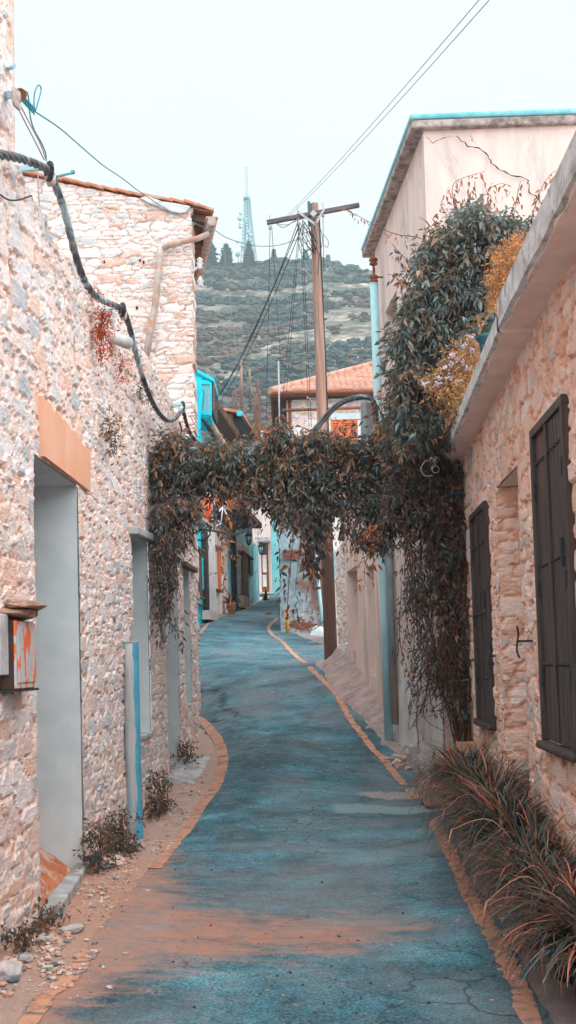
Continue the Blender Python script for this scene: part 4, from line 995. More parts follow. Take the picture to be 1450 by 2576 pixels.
# ---- wires
def wire(pts, r, lab, mat='wire', name='wire', cat='wire', group=None, n=5):
    mb = MB(); mb.tube(pts, r, n); return tag(mb.build(name, M[mat]), lab, cat, group)
gP = 'overhead wires at the wooden pole'
wire(sag(A(720,545,21.3), P(1214,-10,7.2), .05), .0028, 'left one of the two thin wires running up and right from the crossarm', group=gP)
wire(sag(A(724,547,21.3), P(1240,-10,7.2), .05), .0028, 'right one of the two thin wires running up and right from the crossarm', group=gP)
k = A(754, 560, 21.3)
for i, (x, y, Y, s, lb) in enumerate(((540,1010,30,.25,'upper strand of the dark bundle slanting down left from the pole'),(545,1003,30,.32,'second strand of the dark bundle slanting down left from the pole'),(553,1000,31,.12,'third strand of the dark bundle slanting down left from the pole'),(501,1085,28,.4,'lowest strand of the dark bundle slanting down left to the turquoise house'))):
    wire(sag(k+Vector((random.uniform(-.06,.06),0,random.uniform(-.08,.05))), P(x, y, Y), s), .0075, lb, group=gP)
for i, (x0, y0, x1, y1, Y, lb) in enumerate(((680,570,670,1060,26,'leftmost thin wire hanging straight down from the crossarm tip'),(684,568,706,905,27,'thin wire from the crossarm tip to the television aerial'),(752,575,708,1045,28,'dark wire dropping from the pole towards the tiled house, left one of its pair'),(755,575,716,1045,28,'dark wire dropping from the pole towards the tiled house, right one of its pair'),(757,580,778,1075,24,'left thin wire dropping beside the pole trunk'),(761,580,784,1075,24,'right thin wire dropping beside the pole trunk'),(813,545,815,680,21.3,'short loose wire hanging below the right arm of the pole'))):
    wire(sag(A(x0, y0, 21.3), P(x1, y1, Y), .03), .0055, lb, group=gP)
# loose tangle at the top
tg = MB()
for i in range(16):
    a = k+Vector((random.uniform(-.05,.25),-.05,random.uniform(-.35,.1))); b_ = A(random.uniform(772,792), random.uniform(565,640), 21.3); m1 = (a+b_)/2+Vector((random.uniform(-.1,.25),random.uniform(-.05,.05),-random.uniform(.1,.45)))
    tg.tube(spline([a, m1, b_], 6), .006, 4)
for s_ in (1,): tg.tube(spline([A(800,560,21.2), A(812,600,21.2), A(803,650,21.2), A(800,690,21.3)], 6), .006, 4)
tg.tube(spline([A(688,556), A(712,572), A(735,560), A(752,548)], 6), .006, 4); tg.tube(spline([A(690,560), A(720,566), A(745,556), A(775,548)], 6), .005, 4)
tg.tube(spline([A(814,590), A(826,606), A(824,622), A(814,616)], 6), .005, 4)
tag(tg.build('wire_tangle', M['wire']), 'tangle of loose wires just below the crossarm of the pole', 'wire tangle', kind='stuff')
# long thin wire crossing the sky from the gable house to the plastered house
wire(spline([P(540,578,18.5), P(575,600,19), P(640,618,20), P(700,617,21), P(755,600,21.2)], 8), .0055, 'thin wire sagging across the sky from the gable house gutter to the pole', group=gP)
# heavy black loop from the blue pipe to the vine
hook = FA.pt(934, 1003, off=.28)
mb = MB()
for i in range(4):
    o_ = Vector((.02*math.cos(i*1.6), .03*math.sin(i*2.1), .022*math.sin(i*1.6)))
    mb.tube([p+o_ for p in spline([P(752,1135,13.3), P(800,1072,13.6), P(848,1020,13.9), P(895,1000,14.2), hook, P(946,1045,14.4), P(944,1110,14.4)], 8)], .018, 7)
tag(mb.build('cable_loop', M['cable']), 'thick black cable bundle arching from the vine to the hook beside the downpipe', 'cable')
mb = MB(); mb.tube(spline([hook+Vector((.14,0,.06)), hook+Vector((.05,0,.02)), hook+Vector((-.01,0,-.05)), hook+Vector((-.07,0,-.02))], 5), .012, 6); mb.tube([hook+Vector((.10,-.02,.12)), hook+Vector((.10,-.02,-.02))], .03, 8); tag(mb.build('cable_hook', M['galv']), 'galvanised hook holding the black cable loop at the plastered house corner', 'hook')
# ================================================================== THINGS ON THE LEFT WALL
cpl = Plane(LW.a+.13, LW.k, 1)
path = spline([cpl.pt(x, y) for x, y in ((-60,388),(-20,388),(20,392),(70,405),(118,428),(138,462),(165,540),(190,640),(215,710),(250,752),(306,778),(325,820),(345,900),(370,980),(395,1032),(420,1057),(445,1050),(459,1022))], 10)
def twist(path, r, hr, pitch, n, mat, name, lab, cat):
    mb = MB(); 
    Ls = [0]
    for a, b_ in zip(path[:-1], path[1:]): Ls.append(Ls[-1]+(b_-a).length)
    # resample
    m_ = int(Ls[-1]/.03); pts = []
    j = 0
    for i in range(m_+1):
        s = Ls[-1]*i/m_
        while j < len(Ls)-2 and Ls[j+1] < s: j += 1
        t = (s-Ls[j])/max(1e-6, Ls[j+1]-Ls[j]); pts.append(path[j].lerp(path[j+1], min(1, t)))
    for k in range(n):
        q = []
        for i, p in enumerate(pts):
            d = (pts[min(i+1, m_)]-pts[max(i-1, 0)]).normalized(); x = d.cross(Vector((0,0,1))).normalized() if abs(d.z) < .95 else Vector((1,0,0)); y = d.cross(x)
            a = 2*math.pi*(i*.03/pitch+k/n); q.append(p+(x*math.cos(a)+y*math.sin(a))*hr)
        mb.tube(q, r, 7)
    return tag(mb.build(name, mat), lab, cat)
twist(path, .0120, .0145, .5, 4, M['cable'], 'power_cable', 'thick twisted grey cable sagging in loops along the top of the left wall', 'cable')
twist(spline([cpl.pt(x, y) for x, y in ((460,1025),(464,1045),(474,1080),(488,1104),(510,1122))], 8), .012, .014, .3, 3, M['stem'], 'power_cable', 'short rusty twisted cable dropping from the last clamp into the vine', 'cable')
mb = MB(); mb.tube(spline([cpl.pt(x, y) for x, y in ((452,1062),(457,1085),(445,1098),(425,1105))], 6), .011, 6); tag(mb.build('wire', M['wire']), 'short black wire curling below the last clamp on the left wall', 'wire')
wire([cpl.pt(478, 1046), cpl.pt(514, 1105)], .006, 'straight pale stay wire from the last clamp down to the vine', 'rope')
def clamp(px, py, lab, arm):
    c = cpl.pt(px, py); wp = c-LW.n*.16+Vector((0,-.0,0))
    t = thing('cable_clamp', lab, 'cable clamp', tuple(c), 'cable clamps along the left wall')
    mb = MB(); pa = [c+Vector((.0,.0,.0))+Vector((math.cos(a)*.05*.5, -math.cos(a)*.045, math.sin(a)*.05)) for a in np.linspace(0, 2*math.pi, 14)]
    mb.tube(pa, .016, 7, False); mb.build('ring', M['iron'], t)
    mb = MB(); mb.beam(c-LW.n*(.14+arm)+Vector((0,0,.02)), c+Vector((0,0,.03)), .03, .03); mb.build('arm', M['pipe_blue'], t)
    mb = MB(); mb.tube([c+Vector((0,.02,-.02)), c+Vector((.01,.03,-.075))], [.038,.026], 10); mb.build('sleeve', M['rope'], t)
    return t
clamp(124, 432, 'cable clamp on the long bracket near the top left corner, tied with rope', .12)
clamp(308, 780, 'cable clamp halfway along the left wall, beside the white pipe stub', .0)
clamp(459, 1022, 'last cable clamp on the left wall, just above the vine', .0)
# bracket with turquoise wire at the top left
b0, b1 = LW.pt(-5, 240, off=-.1), LW.pt(50, 238, off=.14)
t = thing('wall_bracket', 'grey iron bracket sticking out at the top left with turquoise wire on it', 'bracket', tuple(b1))
mb = MB(); mb.beam(b0, b1, .035, .04); mb.build('arm', M['pipe_blue'], t, .004)
mb = MB(); mb.tube([b1-(b1-b0).normalized()*.03, b1+(b1-b0).normalized()*.03], .034, 8); mb.build('cap', M['rust'], t)
kp = Plane(LW.a+.15, LW.k, 1)
def K(x, y): return kp.pt(x, y)
w1 = spline([K(52,242), K(68,262), K(88,280), K(150,322), K(200,365), K(260,416), K(310,450), K(360,488), K(430,532), P(500,566,15.8), P(535,582,16)], 8)
wire(w1, .0045, 'thin turquoise wire slanting down from the top left bracket across the gable house', 'wire_turq')
mb = MB(); mb.tube(spline([K(90,282), K(86,262), K(88,232), K(97,214), K(104,224), K(98,250), K(90,278)], 7), .004, 5)
mb.tube(spline([K(55,240), K(66,230), K(72,245), K(76,290), K(86,325), K(105,360), K(115,385), K(117,405)], 7), .004, 5)
for i in range(7): c = K(56+i*5, 246+i*5.4); mb.tube([c+Vector((0,math.cos(a)*.02,math.sin(a)*.022)) for a in np.linspace(0, 5.5, 8)], .004, 4)
tag(mb.build('wire', M['wire_turq']), 'loose turquoise wire ends looping above the top left bracket', 'wire')
mb = MB(); mb.tube(spline([K(36,252), K(60,300), K(90,358), K(112,402)], 6), .004, 5); mb.tube(spline([K(44,250), K(74,308), K(102,362), K(116,400)], 6), .004, 5)
mb.tube(spline([K(95,430), K(97,470), K(100,520), K(98,545)], 6), .004, 5)
for i in range(5): c = K(36+i*3, 242+i*3); mb.tube([c+Vector((0,math.cos(a)*.02,math.sin(a)*.05)) for a in np.linspace(0, 6, 10)], .008, 5)
tag(mb.build('rope', M['rope']), 'old twine tied from the top left bracket down to the cable clamp', 'rope')
mb = MB(); mb.tube(spline([K(140,445), K(160,440), K(178,436), K(184,433)], 4), [.008]*12+[.016], 6); tag(mb.build('wire', M['wire_turq']), 'short frayed blue wire end sticking out right of the first clamp', 'wire')
mb = MB(); mb.tube(spline([K(2,490), K(20,502), K(45,503), K(80,492)], 6), .005, 5); tag(mb.build('wire', M['wire']), 'thin dark wire lying slack on the near left wall', 'wire')
mb = MB(); mb.tube(spline([LW.pt(22,172), LW.pt(30,170,off=.03), LW.pt(36,166,off=.06)], 4), .012, 6); tag(mb.build('wire', M['pipe_blue']), 'small blue wire stub on the wall corner at the top left', 'wire')
# white drain stub
c0 = LW.pt(252, 836, off=-.05); c1 = c0+Vector((.20, .28, -.02))
t = thing('drain_spout', 'white drain stub sticking out of the left wall beside a rust red tuft', 'drain spout', tuple(c1))
mb = MB(); mb.tube([c0, c1], .052, 16); mb.build('pipe', M['white_plastic'], t)
mb = MB(); mb.tube([c1+(c1-c0).normalized()*.001, c1+(c1-c0).normalized()*.004], .042, 14); mb.build('opening', M['rust'], t)
# peeling electricity box with stone hood
ob_ = .085; ya, yb = LW.pt(41, 1650, off=ob_).y, LW.pt(91, 1650, off=ob_).y; cb = LW.pt(66, 1733, off=ob_)
t = thing('meter_box', 'box with peeling orange and grey paint beside the near doorway', 'meter box', tuple(cb))
zt_, zb_ = LW.pt(66, 1563, off=ob_).z, cb.z
def lwbox(y0, y1, z0, z1, o0, o1): mb = MB(); mb.prism([LW.at(y0, z0, o0), LW.at(y1, z0, o0), LW.at(y1, z0, o1), LW.at(y0, z0, o1)], (0,0,z1-z0)); return mb
lwbox(ya, yb, zb_, zt_, -.1, ob_-.012).build('body', M['dark_wood'], t, .004)
lwbox(ya-.004, yb+.004, zb_+.004, zt_-.004, ob_-.012, ob_).build('door', M['peel'], t, .004)
lwbox(ya+.03, yb-.03, zb_+.035, zt_-.035, ob_, ob_+.006).build('door_panel', M['peel'], t, .003)
lwbox(ya-.02, yb+.02, zb_-.012, zb_, -.05, ob_+.01).build('base', M['iron'], t)
lwbox(ya-.16, ya-.012, zb_+.08, zt_+.03, -.05, .05).build('side_board', M['concrete'], t, .006)
xa = LW.at(ya, 0).x; xb = xa+.12; cb = Vector((xa, (ya+yb)/2-.05, cb.z))
for (dx, dz, sx_, sz_, sd) in ((-.02, .045, .16, .034, 3), (.03, .085, .14, .026, 8)):
    rs_ = np.random.default_rng(sd); V = IV*np.array([.10, sx_*1.7, sz_]); V = V+(rs_.random(V.shape)-.5)*np.array([.03,.03,.022])
    mesh_np('hood', V+np.array([(xa+xb)/2+dx, cb.y+.05, zt_+dz]), IF, M['hoodstone'], t)
# small box further along
c = LW.pt(412, 1590, off=.03); t = thing('meter_box', 'small white box hanging askew on the left wall below the vine', 'meter box', tuple(c))
mb = MB(); mb.box(c+Vector((0,0,.02)), (.05,.16,.34), Matrix.Rotation(R(6), 3, 'X')); mb.build('body', M['concrete'], t, .006)
mb = MB(); mb.box(c+Vector((.03,0,.02)), (.012,.14,.32), Matrix.Rotation(R(6), 3, 'X')); mb.build('door', M['white_paint'], t, .003)
# half buried pipe along the wall
pc = LW.pt(338, 2080, off=.06); zt_ = LW.pt(330, 1618, off=.06).z; yb_ = pc.y
t = thing('cable_duct', 'waist high grey pipe with worn blue paint standing against the left wall', 'duct', tuple(pc))
mb = MB(); gx_ = LW.at(yb_, 0, .06); gzv = gz1(gx_.x, gx_.y)-.05
mb.tube([Vector((gx_.x, yb_, z)) for z in np.linspace(gzv, zt_, 8)], [.078,.072,.068,.067,.067,.067,.067,.066], 20); mb.build('pipe', M['pipe_left'], t)
mb = MB(); na, nz = 12, 40; V = []
for i in range(nz+1):
    z = gzv+.05+(zt_-gzv-.05)*i/nz; rr = float(np.interp(z, np.linspace(gzv, zt_, 8), [.078,.072,.068,.067,.067,.067,.067,.066]))+.0025
    a0 = R(-62)+.5*(fbm(np.array([z*5.]), np.array([1.]), 3)[0]-.5)+.25*(fbm(np.array([z*22.]), np.array([4.]), 5)[0]-.5); a1 = R(70)
    for j in range(na+1): a_ = a0+(a1-a0)*j/na; V.append(Vector((gx_.x+math.cos(a_)*rr, yb_+math.sin(a_)*rr, z)))
mb.add(V, [(i*(na+1)+j, i*(na+1)+j+1, (i+1)*(na+1)+j+1, (i+1)*(na+1)+j) for i in range(nz) for j in range(na)], True); mb.build('old_paint', simple('old_paint', L((70,156,190)), L((96,176,200)), 9, .6, bmp=.2), t)
mb = MB(); mb.tube([Vector((gx_.x, yb_, zt_+.001)), Vector((gx_.x, yb_, zt_+.012))], .068, 20); mb.build('cap', M['concrete'], t)
# stones and rubble
r2 = random.Random(4)
def rock(px, py, s, lab, mat='rock', sq=.5, grp='stones fallen at the foot of the left wall'):
    c = G(px, py); n = len(IV); V = IV.copy(); rs = np.random.default_rng(int(px*7+py)); V = V*(1+.45*(rs.random((n,1))-.5))*np.array([1, .8, sq])*s
    a = rs.random()*6.3; V = V @ np.array([[math.cos(a), math.sin(a), 0], [-math.sin(a), math.cos(a), 0], [0, 0, 1]])
    o = mesh_np('stone', V+np.array([c.x, c.y, c.z+s*sq*.35]), IF, M[mat]); tag(o, lab, 'stone', grp)
rock(62, 2412, .055, 'flat grey white stone chip nearest the bottom left corner', sq=.35)
rock(180, 2340, .085, 'long pale flat stone on the gravel below the threshold', sq=.28)
rock(113, 2368, .06, 'pale stone chunk left of the long flat stone')
rock(8, 2455, .10, 'big pale stone cut by the left edge of the picture')
rock(468, 1942, .045, 'reddish stone beside the foot ramp of the third opening', 'rust')
rock(134, 2429, .03, 'small dark blue stone in the bottom left gravel', 'rock_dark', .4)
rock(35, 2466, .035, 'dark flat stone chip at the far bottom left', 'rock_dark', .3)
rock(470, 2070-10, .035, 'single pale pebble lying on the verge by the painted line')
rb = np.random.default_rng(12); PP = []; SS = []; CC = []
for (cx_, cy_, sx_, sy_, n, sm) in ((110,2370,60,38,130,.016),(20,2440,40,60,60,.018),(265,2165,60,20,160,.02),(330,2130,90,25,180,.014),(430,2050,50,40,260,.010),(480,1960,40,50,160,.012),(230,2250,90,70,380,.008),(300,2200,60,50,260,.008),(130,2430,120,80,200,.012),(1280,2380,30,80,60,.012),(1010,1915,30,20,60,.03),(1120,2008,60,12,80,.018),(880,1720,35,45,90,.018),(860,1655,20,15,40,.03)):
    for i in range(n):
        q = (cx_+rb.normal()*sx_*.5, cy_+rb.normal()*sy_*.5); g_ = G(*q)
        if g_.x < LW.at(g_.y, 0).x+.02: continue
        s = sm*(.35+1.3*rb.random()**2); PP.append((g_.x, g_.y, g_.z+s*.3)); SS.append((s, s*(.6+.6*rb.random()), s*.55)); CC.append(L((206,188,178)) if rb.random() < .5 else (L((196,156,134)) if rb.random() < .65 else L((130,130,136))))
def rubmat():
    m_, nt, b = newmat('rubble'); at = N(nt, 'ShaderNodeAttribute'); at.attribute_name = 'tone'; nt.links.new(at.outputs['Color'], b.inputs['Base Color']); b.inputs['Roughness'].default_value = .95; return m_
M['rubble'] = rubmat()
Vb, Fb, Cb = blobs(np.array(PP), np.array(SS), np.array(CC), .3, 3)
o = mesh_np('rubble', Vb, Fb, M['rubble'], attrs={'tone': np.clip(Cb*1.25, 0, 1)}); tag(o, 'loose chips and grit along both edges of the lane', None, None, 'stuff')
# ================================================================== FAR END OF THE LANE
def lfpanel(mb, ya, yb, za, zb_, off=0., th_=.4):
    a, b_ = LF.at(ya, za, off), LF.at(yb, za, off); a2, b2 = LF.at(ya, za, off-th_), LF.at(yb, za, off-th_); mb.prism([a, b_, b2, a2], (0,0,zb_-za))
def lx(x, y=1450, off=0.): return LF.pt(x, y, off=off).y
def lz(x, y, off=0.): return LF.pt(x, y, off=off).z
def box_lf(t, name, mat, x0, x1, yt, yb, off, th_, bev=0):
    ya, yb_ = lx(x0, (yt+yb)/2, off), lx(x1, (yt+yb)/2, off); xm = (x0+x1)/2; mb = MB(); z0, z1 = lz(xm, yb, off), lz(xm, yt, off)
    lfpanel(mb, ya, yb_, z0, z1, off, th_); return mb.build(name, mat, t, bev)
def lf_house(name, lab, x0, x1, mat, ztop, base_lab=None, extra=None, y0=None):
    ya = lx(x0) if y0 is None else y0; yb = lx(x1)
    t = thing(name, lab, 'house', tuple(LF.at(ya, .5)))
    mb = MB(); lfpanel(mb, ya, yb, -.5, ztop, 0, 4.5); mb.build('wall', mat, t); return t, ya, yb
# turquoise house
t1, a, b_ = lf_house('turquoise_house', 'bright turquoise house with a wooden bay, first on the left beyond the stone gable', 490, 519, M['turq'], 8.0, y0=26.0)
for (x0, x1, yt, yb, off, th_, nm, mt) in ((503.5,509.5,1386,1502,.10,.09,'window_frame','brown_wood'),(509.5,516.5,1404,1484,.05,.04,'shutter','turq'),(502,517,1380,1386,.2,.19,'lintel','brown_wood'),(502,517,1500,1505,.22,.21,'sill','brown_wood'),(509,518,1521,1524,.1,.09,'ledge','brown_wood')):
    box_lf(t1, nm, M[mt], x0, x1, yt, yb, off, th_)
Yb_ = 28.8
def PB(x, y, Y=Yb_): return P(x, y, Y)
mb = MB(); p = [PB(485,922), PB(540,953), PB(538,960), PB(485,931)]; mb.prism(p, (0, 2.2, 0)); mb.build('bay_roof', M['turq'], t1, .01)
mb = MB()
for (x0, x1, ya_, yb_) in ((489,507,946,1040),(528,533,960,1046),(507,528,955,966),(507,528,1034,1043)): mb.prism([PB(x0,ya_,Yb_+.05), PB(x1,ya_+3,Yb_+.05), PB(x1,yb_+1,Yb_+.05), PB(x0,yb_,Yb_+.05)], (0,.1,0))
mb.build('bay_frame', M['turq'], t1)
mb = MB(); mb.prism([PB(505,960,Yb_+.1), PB(530,960,Yb_+.1), PB(530,1040,Yb_+.1), PB(505,1036,Yb_+.1)], (0,.02,0)); mb.build('bay_window', M['glass'], t1)
for x in (514, 521): mb = MB(); mb.prism([PB(x,962,Yb_+.06), PB(x+1.6,962,Yb_+.06), PB(x+1.6,1036,Yb_+.06), PB(x,1036,Yb_+.06)], (0,.03,0)); mb.build('mullion', M['turq'], t1)
mb = MB(); mb.prism([PB(485,1043,Yb_+.1), PB(531,1043,Yb_+.1), PB(531,1049,Yb_+.1), PB(485,1046,Yb_+.1)], (0,1.9,0)); mb.build('bay_floor', M['turq'], t1)
mb = MB(); mb.prism([PB(531,960,Yb_+.3), PB(531,960,Yb_+2), PB(531,1045,Yb_+2), PB(531,1045,Yb_+.3)], (.03,0,0)); mb.build('bay_side', M['turq'], t1)
mb = MB(); mb.beam(PB(508,975,Yb_-.05), PB(494,1125,Yb_-.05), .09); mb.beam(PB(503,1045,Yb_+.2), PB(503,1130,Yb_+.2), .06); mb.build('post', M['turq'], t1)
mb = MB(); mb.prism([PB(534,956,Yb_+.2), PB(539,959,Yb_+.2), PB(537,1036,Yb_+.2), PB(533,1034,Yb_+.2)], (0,1.6,0)); mb.build('tile_edge', M['dark_wood'], t1)
for k in range(15): mb = MB(); c = PB(537.5, 962+k*4.8, Yb_+.2); mb.ball(c, .022, 6, (1,1,.8)); mb.build('roof_tile', M['terracotta'], t1)
# balcony
zbal = P(540, 1330, 28.7).z
mb = MB(); mb.prism([LF.at(26.3, zbal, 0), LF.at(28.7, zbal, 0), LF.at(28.7, zbal, .8), LF.at(26.3, zbal, .8)], (0,0,.09)); mb.build('balcony_slab', M['beam_pale'], t1, .01)
mb = MB()
for k in range(16): y = 26.4+k*.15; c = LF.at(y, zbal+.09, .76); mb.tube([c, c+Vector((0,0,.62))], .012, 5)
mb.tube([LF.at(26.3, zbal+.72, .76), LF.at(28.7, zbal+.72, .76)], .02, 6); mb.prism([LF.at(27.6, zbal+.09, .75), LF.at(28.65, zbal+.09, .75), LF.at(28.65, zbal+.09, .74), LF.at(27.6, zbal+.09, .74)], (0,0,.6)); mb.build('railing', M['orange_paint'], t1)
# stone house with the pale doorway
t2, a, b_ = lf_house('narrow_stone_house', 'narrow rubble house with an orange window frame next to the turquoise house', 519.3, 574, M['plaster_low'], 6.6)
for (x0, x1, yt, yb, off, th_, nm, mt) in ((519.5,526,1330,1554,.12,.1,'downpipe','dark_wood'),(526.5,543,1336,1540,.06,.05,'door_panel','plaster_white'),(527,549,1538,1560,.22,.2,'doorstep','plaster_pink'),(553,557,1382,1484,.06,.05,'window_frame','orange_paint'),(557,563,1380,1482,.03,.02,'window_panel','plaster_white'),(551,566,1374,1380,.12,.11,'lintel','beam_pale'),(550,564,1484,1488,.14,.12,'sill','brown_wood')):
    box_lf(t2, nm, M[mt], x0, x1, yt, yb, off, th_)
# its eave: boarded soffit, tile edge and log like gutter
z_e = LF.pt(538, 1011, off=.6).z; ye0, ye1 = lx(538, 1011, .6), lx(600, 1103, .6)
mb = MB(); mb.prism([LF.at(ye0, z_e-.02, .6), LF.at(ye1, z_e-.02, .6), LF.at(ye1, z_e-.25, .0), LF.at(ye0, z_e-.25, .0)], (0,0,.03)); mb.build('soffit', M['dark_wood'], t2)
mb = MB()
for k in range(26):
    y = ye0+(ye1-ye0)*k/26; mb.tube([LF.at(y, z_e+.05, .64), LF.at(y, z_e+.7, -.9)], .09, 7)
mb.build('roof', M['brown_wood'], t2)
mb = MB(); g0, g1 = P(514, 1040, 29.2), P(561, 1114, 31.8); mb.tube([g0.lerp(g1, k/9)+Vector((0,0,.015*math.sin(k*2))) for k in range(10)], [.085+.008*math.sin(k*3) for k in range(10)], 9); mb.build('gutter', M['beam_pale'], t2)
mb = MB(); mb.beam(P(509,1050,29.2), P(546,1115,31.5), .07); mb.build('beam', M['dark_wood'], t2)
# plain house
t3, a, b_ = lf_house('grey_house', 'grey blue plastered house behind the black cable drop, with a dark balcony', 574.2, 612, M['blue_wall'], 6.9)
for (x0, x1, yt, yb, off, th_, nm, mt) in ((597,611.5,1300,1530,.03,.02,'wall','plaster_old'),(591,596.5,1306,1537,.14,.06,'downpipe','black'),(603,608,1398,1402,.12,.1,'sill','concrete')):
    box_lf(t3, nm, M[mt], x0, x1, yt, yb, off, th_)
zb3 = P(610, 1316, 36).z
mb = MB(); mb.prism([LF.at(34.0, zb3, 0), LF.at(37.6, zb3, 0), LF.at(37.6, zb3, 1.05), LF.at(34.0, zb3, 1.05)], (0,0,.16)); mb.build('balcony_slab', M['dark_wood'], t3)
mb = MB(); mb.prism([LF.at(34.0, zb3+.16, .0), LF.at(34.0, zb3+.16, 1.25), LF.at(33.9, zb3+.16, 1.25), LF.at(33.9, zb3+.16, 0)], (0,0,.14)); mb.build('balcony_beam', M['concrete'], t3)
mb = MB()
for k in range(5): 
    o_ = k*.27; mb.tube([LF.at(33.95, zb3+.3, .1+o_), LF.at(33.95, zb3+1.05, .1+o_)], .015, 5)
mb.tube([LF.at(33.95, zb3+1.05, 0), LF.at(33.95, zb3+1.05, 1.3)], .02, 6); mb.build('railing', M['iron'], t3)
z7 = P(624, 1067, 35.3).z
mb = MB(); mb.prism([LF.at(34.6, z7, .8), LF.at(38.5, z7, .8), LF.at(38.5, z7-.1, -.3), LF.at(34.6, z7-.1, -.3)], (0,0,.05)); mb.build('soffit', M['iron'], t3)
mb = MB(); mb.beam(LF.at(34.55, z7+.08, .82), LF.at(38.5, z7+.08, .82), .08, .12); mb.build('fascia', M['iron'], t3)
mb = MB(); mb.prism([LF.at(34.5, z7-.35, -.3), LF.at(34.5, z7-.35, .6), LF.at(34.5, z7+.12, .6), LF.at(34.5, z7+.25, -.3)], (0,-.08,0)); mb.build('gable_board', M['brown_wood'], t3)
mb = MB(); mb.prism([LF.at(34.3, z7+.1, .9), LF.at(38.5, z7+.1, .9), LF.at(38.5, z7+.6, -1.2), LF.at(34.3, z7+.6, -1.2)], (0,0,.08)); mb.build('roof', M['terracotta'], t3)
mb = MB(); mb.box(LF.at(34.3, z7+.1, .82), (.16,.1,.14)); mb.build('gutter_cap', M['turq'], t3)
# orange cloth
mb = MB(); n = 14; V = []; 
for i in range(n+1):
    for j in range(5):
        c = LF.at(33.7, zb3+.95-j*.18-.04*math.sin(i*1.1)*j/4, .1+i*1.2/n); V.append(c+Vector((0,-.05+.035*math.sin(i*1.7+j*.6),0)))
Fq = [(i*5+j, i*5+j+1, (i+1)*5+j+1, (i+1)*5+j) for i in range(n) for j in range(4)]
mb.add(V, Fq, True); o = mb.build('hanging_cloth', M['orange_paint']); tag(o, 'bright orange cloth hung over the balcony rail behind the vine', 'cloth'); sd = o.modifiers.new('thick', 'SOLIDIFY'); sd.thickness = .01
# portal house
t4, a, b_ = lf_house('portal_house', 'blue plastered house with a brown stone portal and lantern near the lane end', 612.3, 652, M['blue_wall'], 6.2)
for (x0, x1, yt, yb, off, th_, nm, mt) in ((613,626,1390,1524,.10,.09,'pilaster','brown_wood'),(611.5,628.5,1376,1390,.22,.2,'capital','beam_pale'),(613,626,1500,1530,.17,.15,'plinth','beam_pale'),(629.5,637.5,1404,1446,.08,.07,'window_grille','iron'),(628.5,639,1400,1404,.2,.18,'lintel','dark_wood'),(637,644,1376,1440,.03,.02,'shutter','turq_pale'),(628,652,1526,1536,.05,.04,'skirting','plaster_white')):
    box_lf(t4, nm, M[mt], x0, x1, yt, yb, off, th_)
# lane end
t5 = thing('lane_end_house', 'pale house closing the end of the lane with a brown framed door', 'house', tuple(P(675, 1493, 50)))
def fp(t, name, mat, x0, x1, yt, yb, Y, th_, bev=0):
    a, b_ = P(x0, yb, Y), P(x1, yb, Y); z1 = P((x0+x1)/2, yt, Y).z; mb = MB(); mb.prism([Vector((a.x, Y, a.z)), Vector((b_.x, Y, a.z)), Vector((b_.x, Y+th_, a.z)), Vector((a.x, Y+th_, a.z))], (0,0,z1-a.z)); return mb.build(name, mat, t, bev)
fp(t5, 'wall', M['plaster_pink'], 640, 686.8, 1200, 1510, 50, 5); fp(t5, 'wall', M['turq_pale'], 687, 745, 1190, 1510, 50.1, 5)
fp(t5, 'door_frame', M['rust'], 660.5, 678, 1367, 1491, 49.9, .09)
fp(t5, 'door_panel', M['plaster_white'], 661.5, 671.5, 1396, 1440, 49.86, .03); fp(t5, 'door_panel', M['plaster_white'], 661.5, 671.5, 1446, 1476, 49.86, .03); fp(t5, 'fanlight', M['glass_dark'], 661.5, 671.5, 1370, 1394, 49.86, .03)
fp(t5, 'canopy', M['concrete'], 647.5, 680, 1351, 1362, 49.2, .9); fp(t5, 'pillar', M['plaster_low'], 649, 660, 1363, 1494, 49.8, .2); fp(t5, 'doorstep', M['concrete_white'], 655, 689, 1489, 1494, 49.4, .5)
# lanterns
def lantern(c, lab, s=1.0, arm=Vector((-.3,0,0))):
    t = thing('wall_lantern', lab, 'lantern', tuple(c), 'black wall lanterns near the lane end')
    mb = MB(); mb.lathe(c+Vector((0,0,-.14*s)), [(.02*s,-.04*s),(.06*s,0),(.065*s,.01*s)], 6); mb.lathe(c+Vector((0,0,.12*s)), [(.13*s,0),(.08*s,.05*s),(.03*s,.09*s),(.015*s,.14*s)], 6)
    for k in range(6): a = k*math.pi/3; mb.beam(c+Vector((math.cos(a)*.06*s, math.sin(a)*.06*s, -.13*s)), c+Vector((math.cos(a)*.1*s, math.sin(a)*.1*s, .12*s)), .012*s)
    mb.build('cage', M['black'], t)
    mb = MB(); mb.lathe(c+Vector((0,0,-.13*s)), [(.05*s,0),(.09*s,.24*s)], 6); mb.build('glass', M['glass'], t)
    mb = MB(); mb.tube(spline([c+Vector((0,0,.24*s)), c+arm*.4+Vector((0,0,.32*s)), c+arm*.8+Vector((0,0,.24*s)), c+arm], 5), .014, 5); mb.build('bracket', M['black'], t)
q = LF.pt(626, 1357, off=.4); lantern(q, 'black lantern on a curled bracket beside the brown stone portal', 1.1, -LF.n*.4)
lantern(P(656.5, 1383, 49.3), 'black lantern hanging from the canopy beside the end door', 1.2, Vector((-.05,.4,.3)))
c = P(648.5, 1350, 46.5); mb = MB(); mb.lathe(c, [(.11,-.09),(.13,-.07),(.05,.06),(.03,.12)], 12); tag(mb.build('lamp', M['white_plastic']), 'small white bell shaped street lamp at the end corner of the blue house', 'lamp')
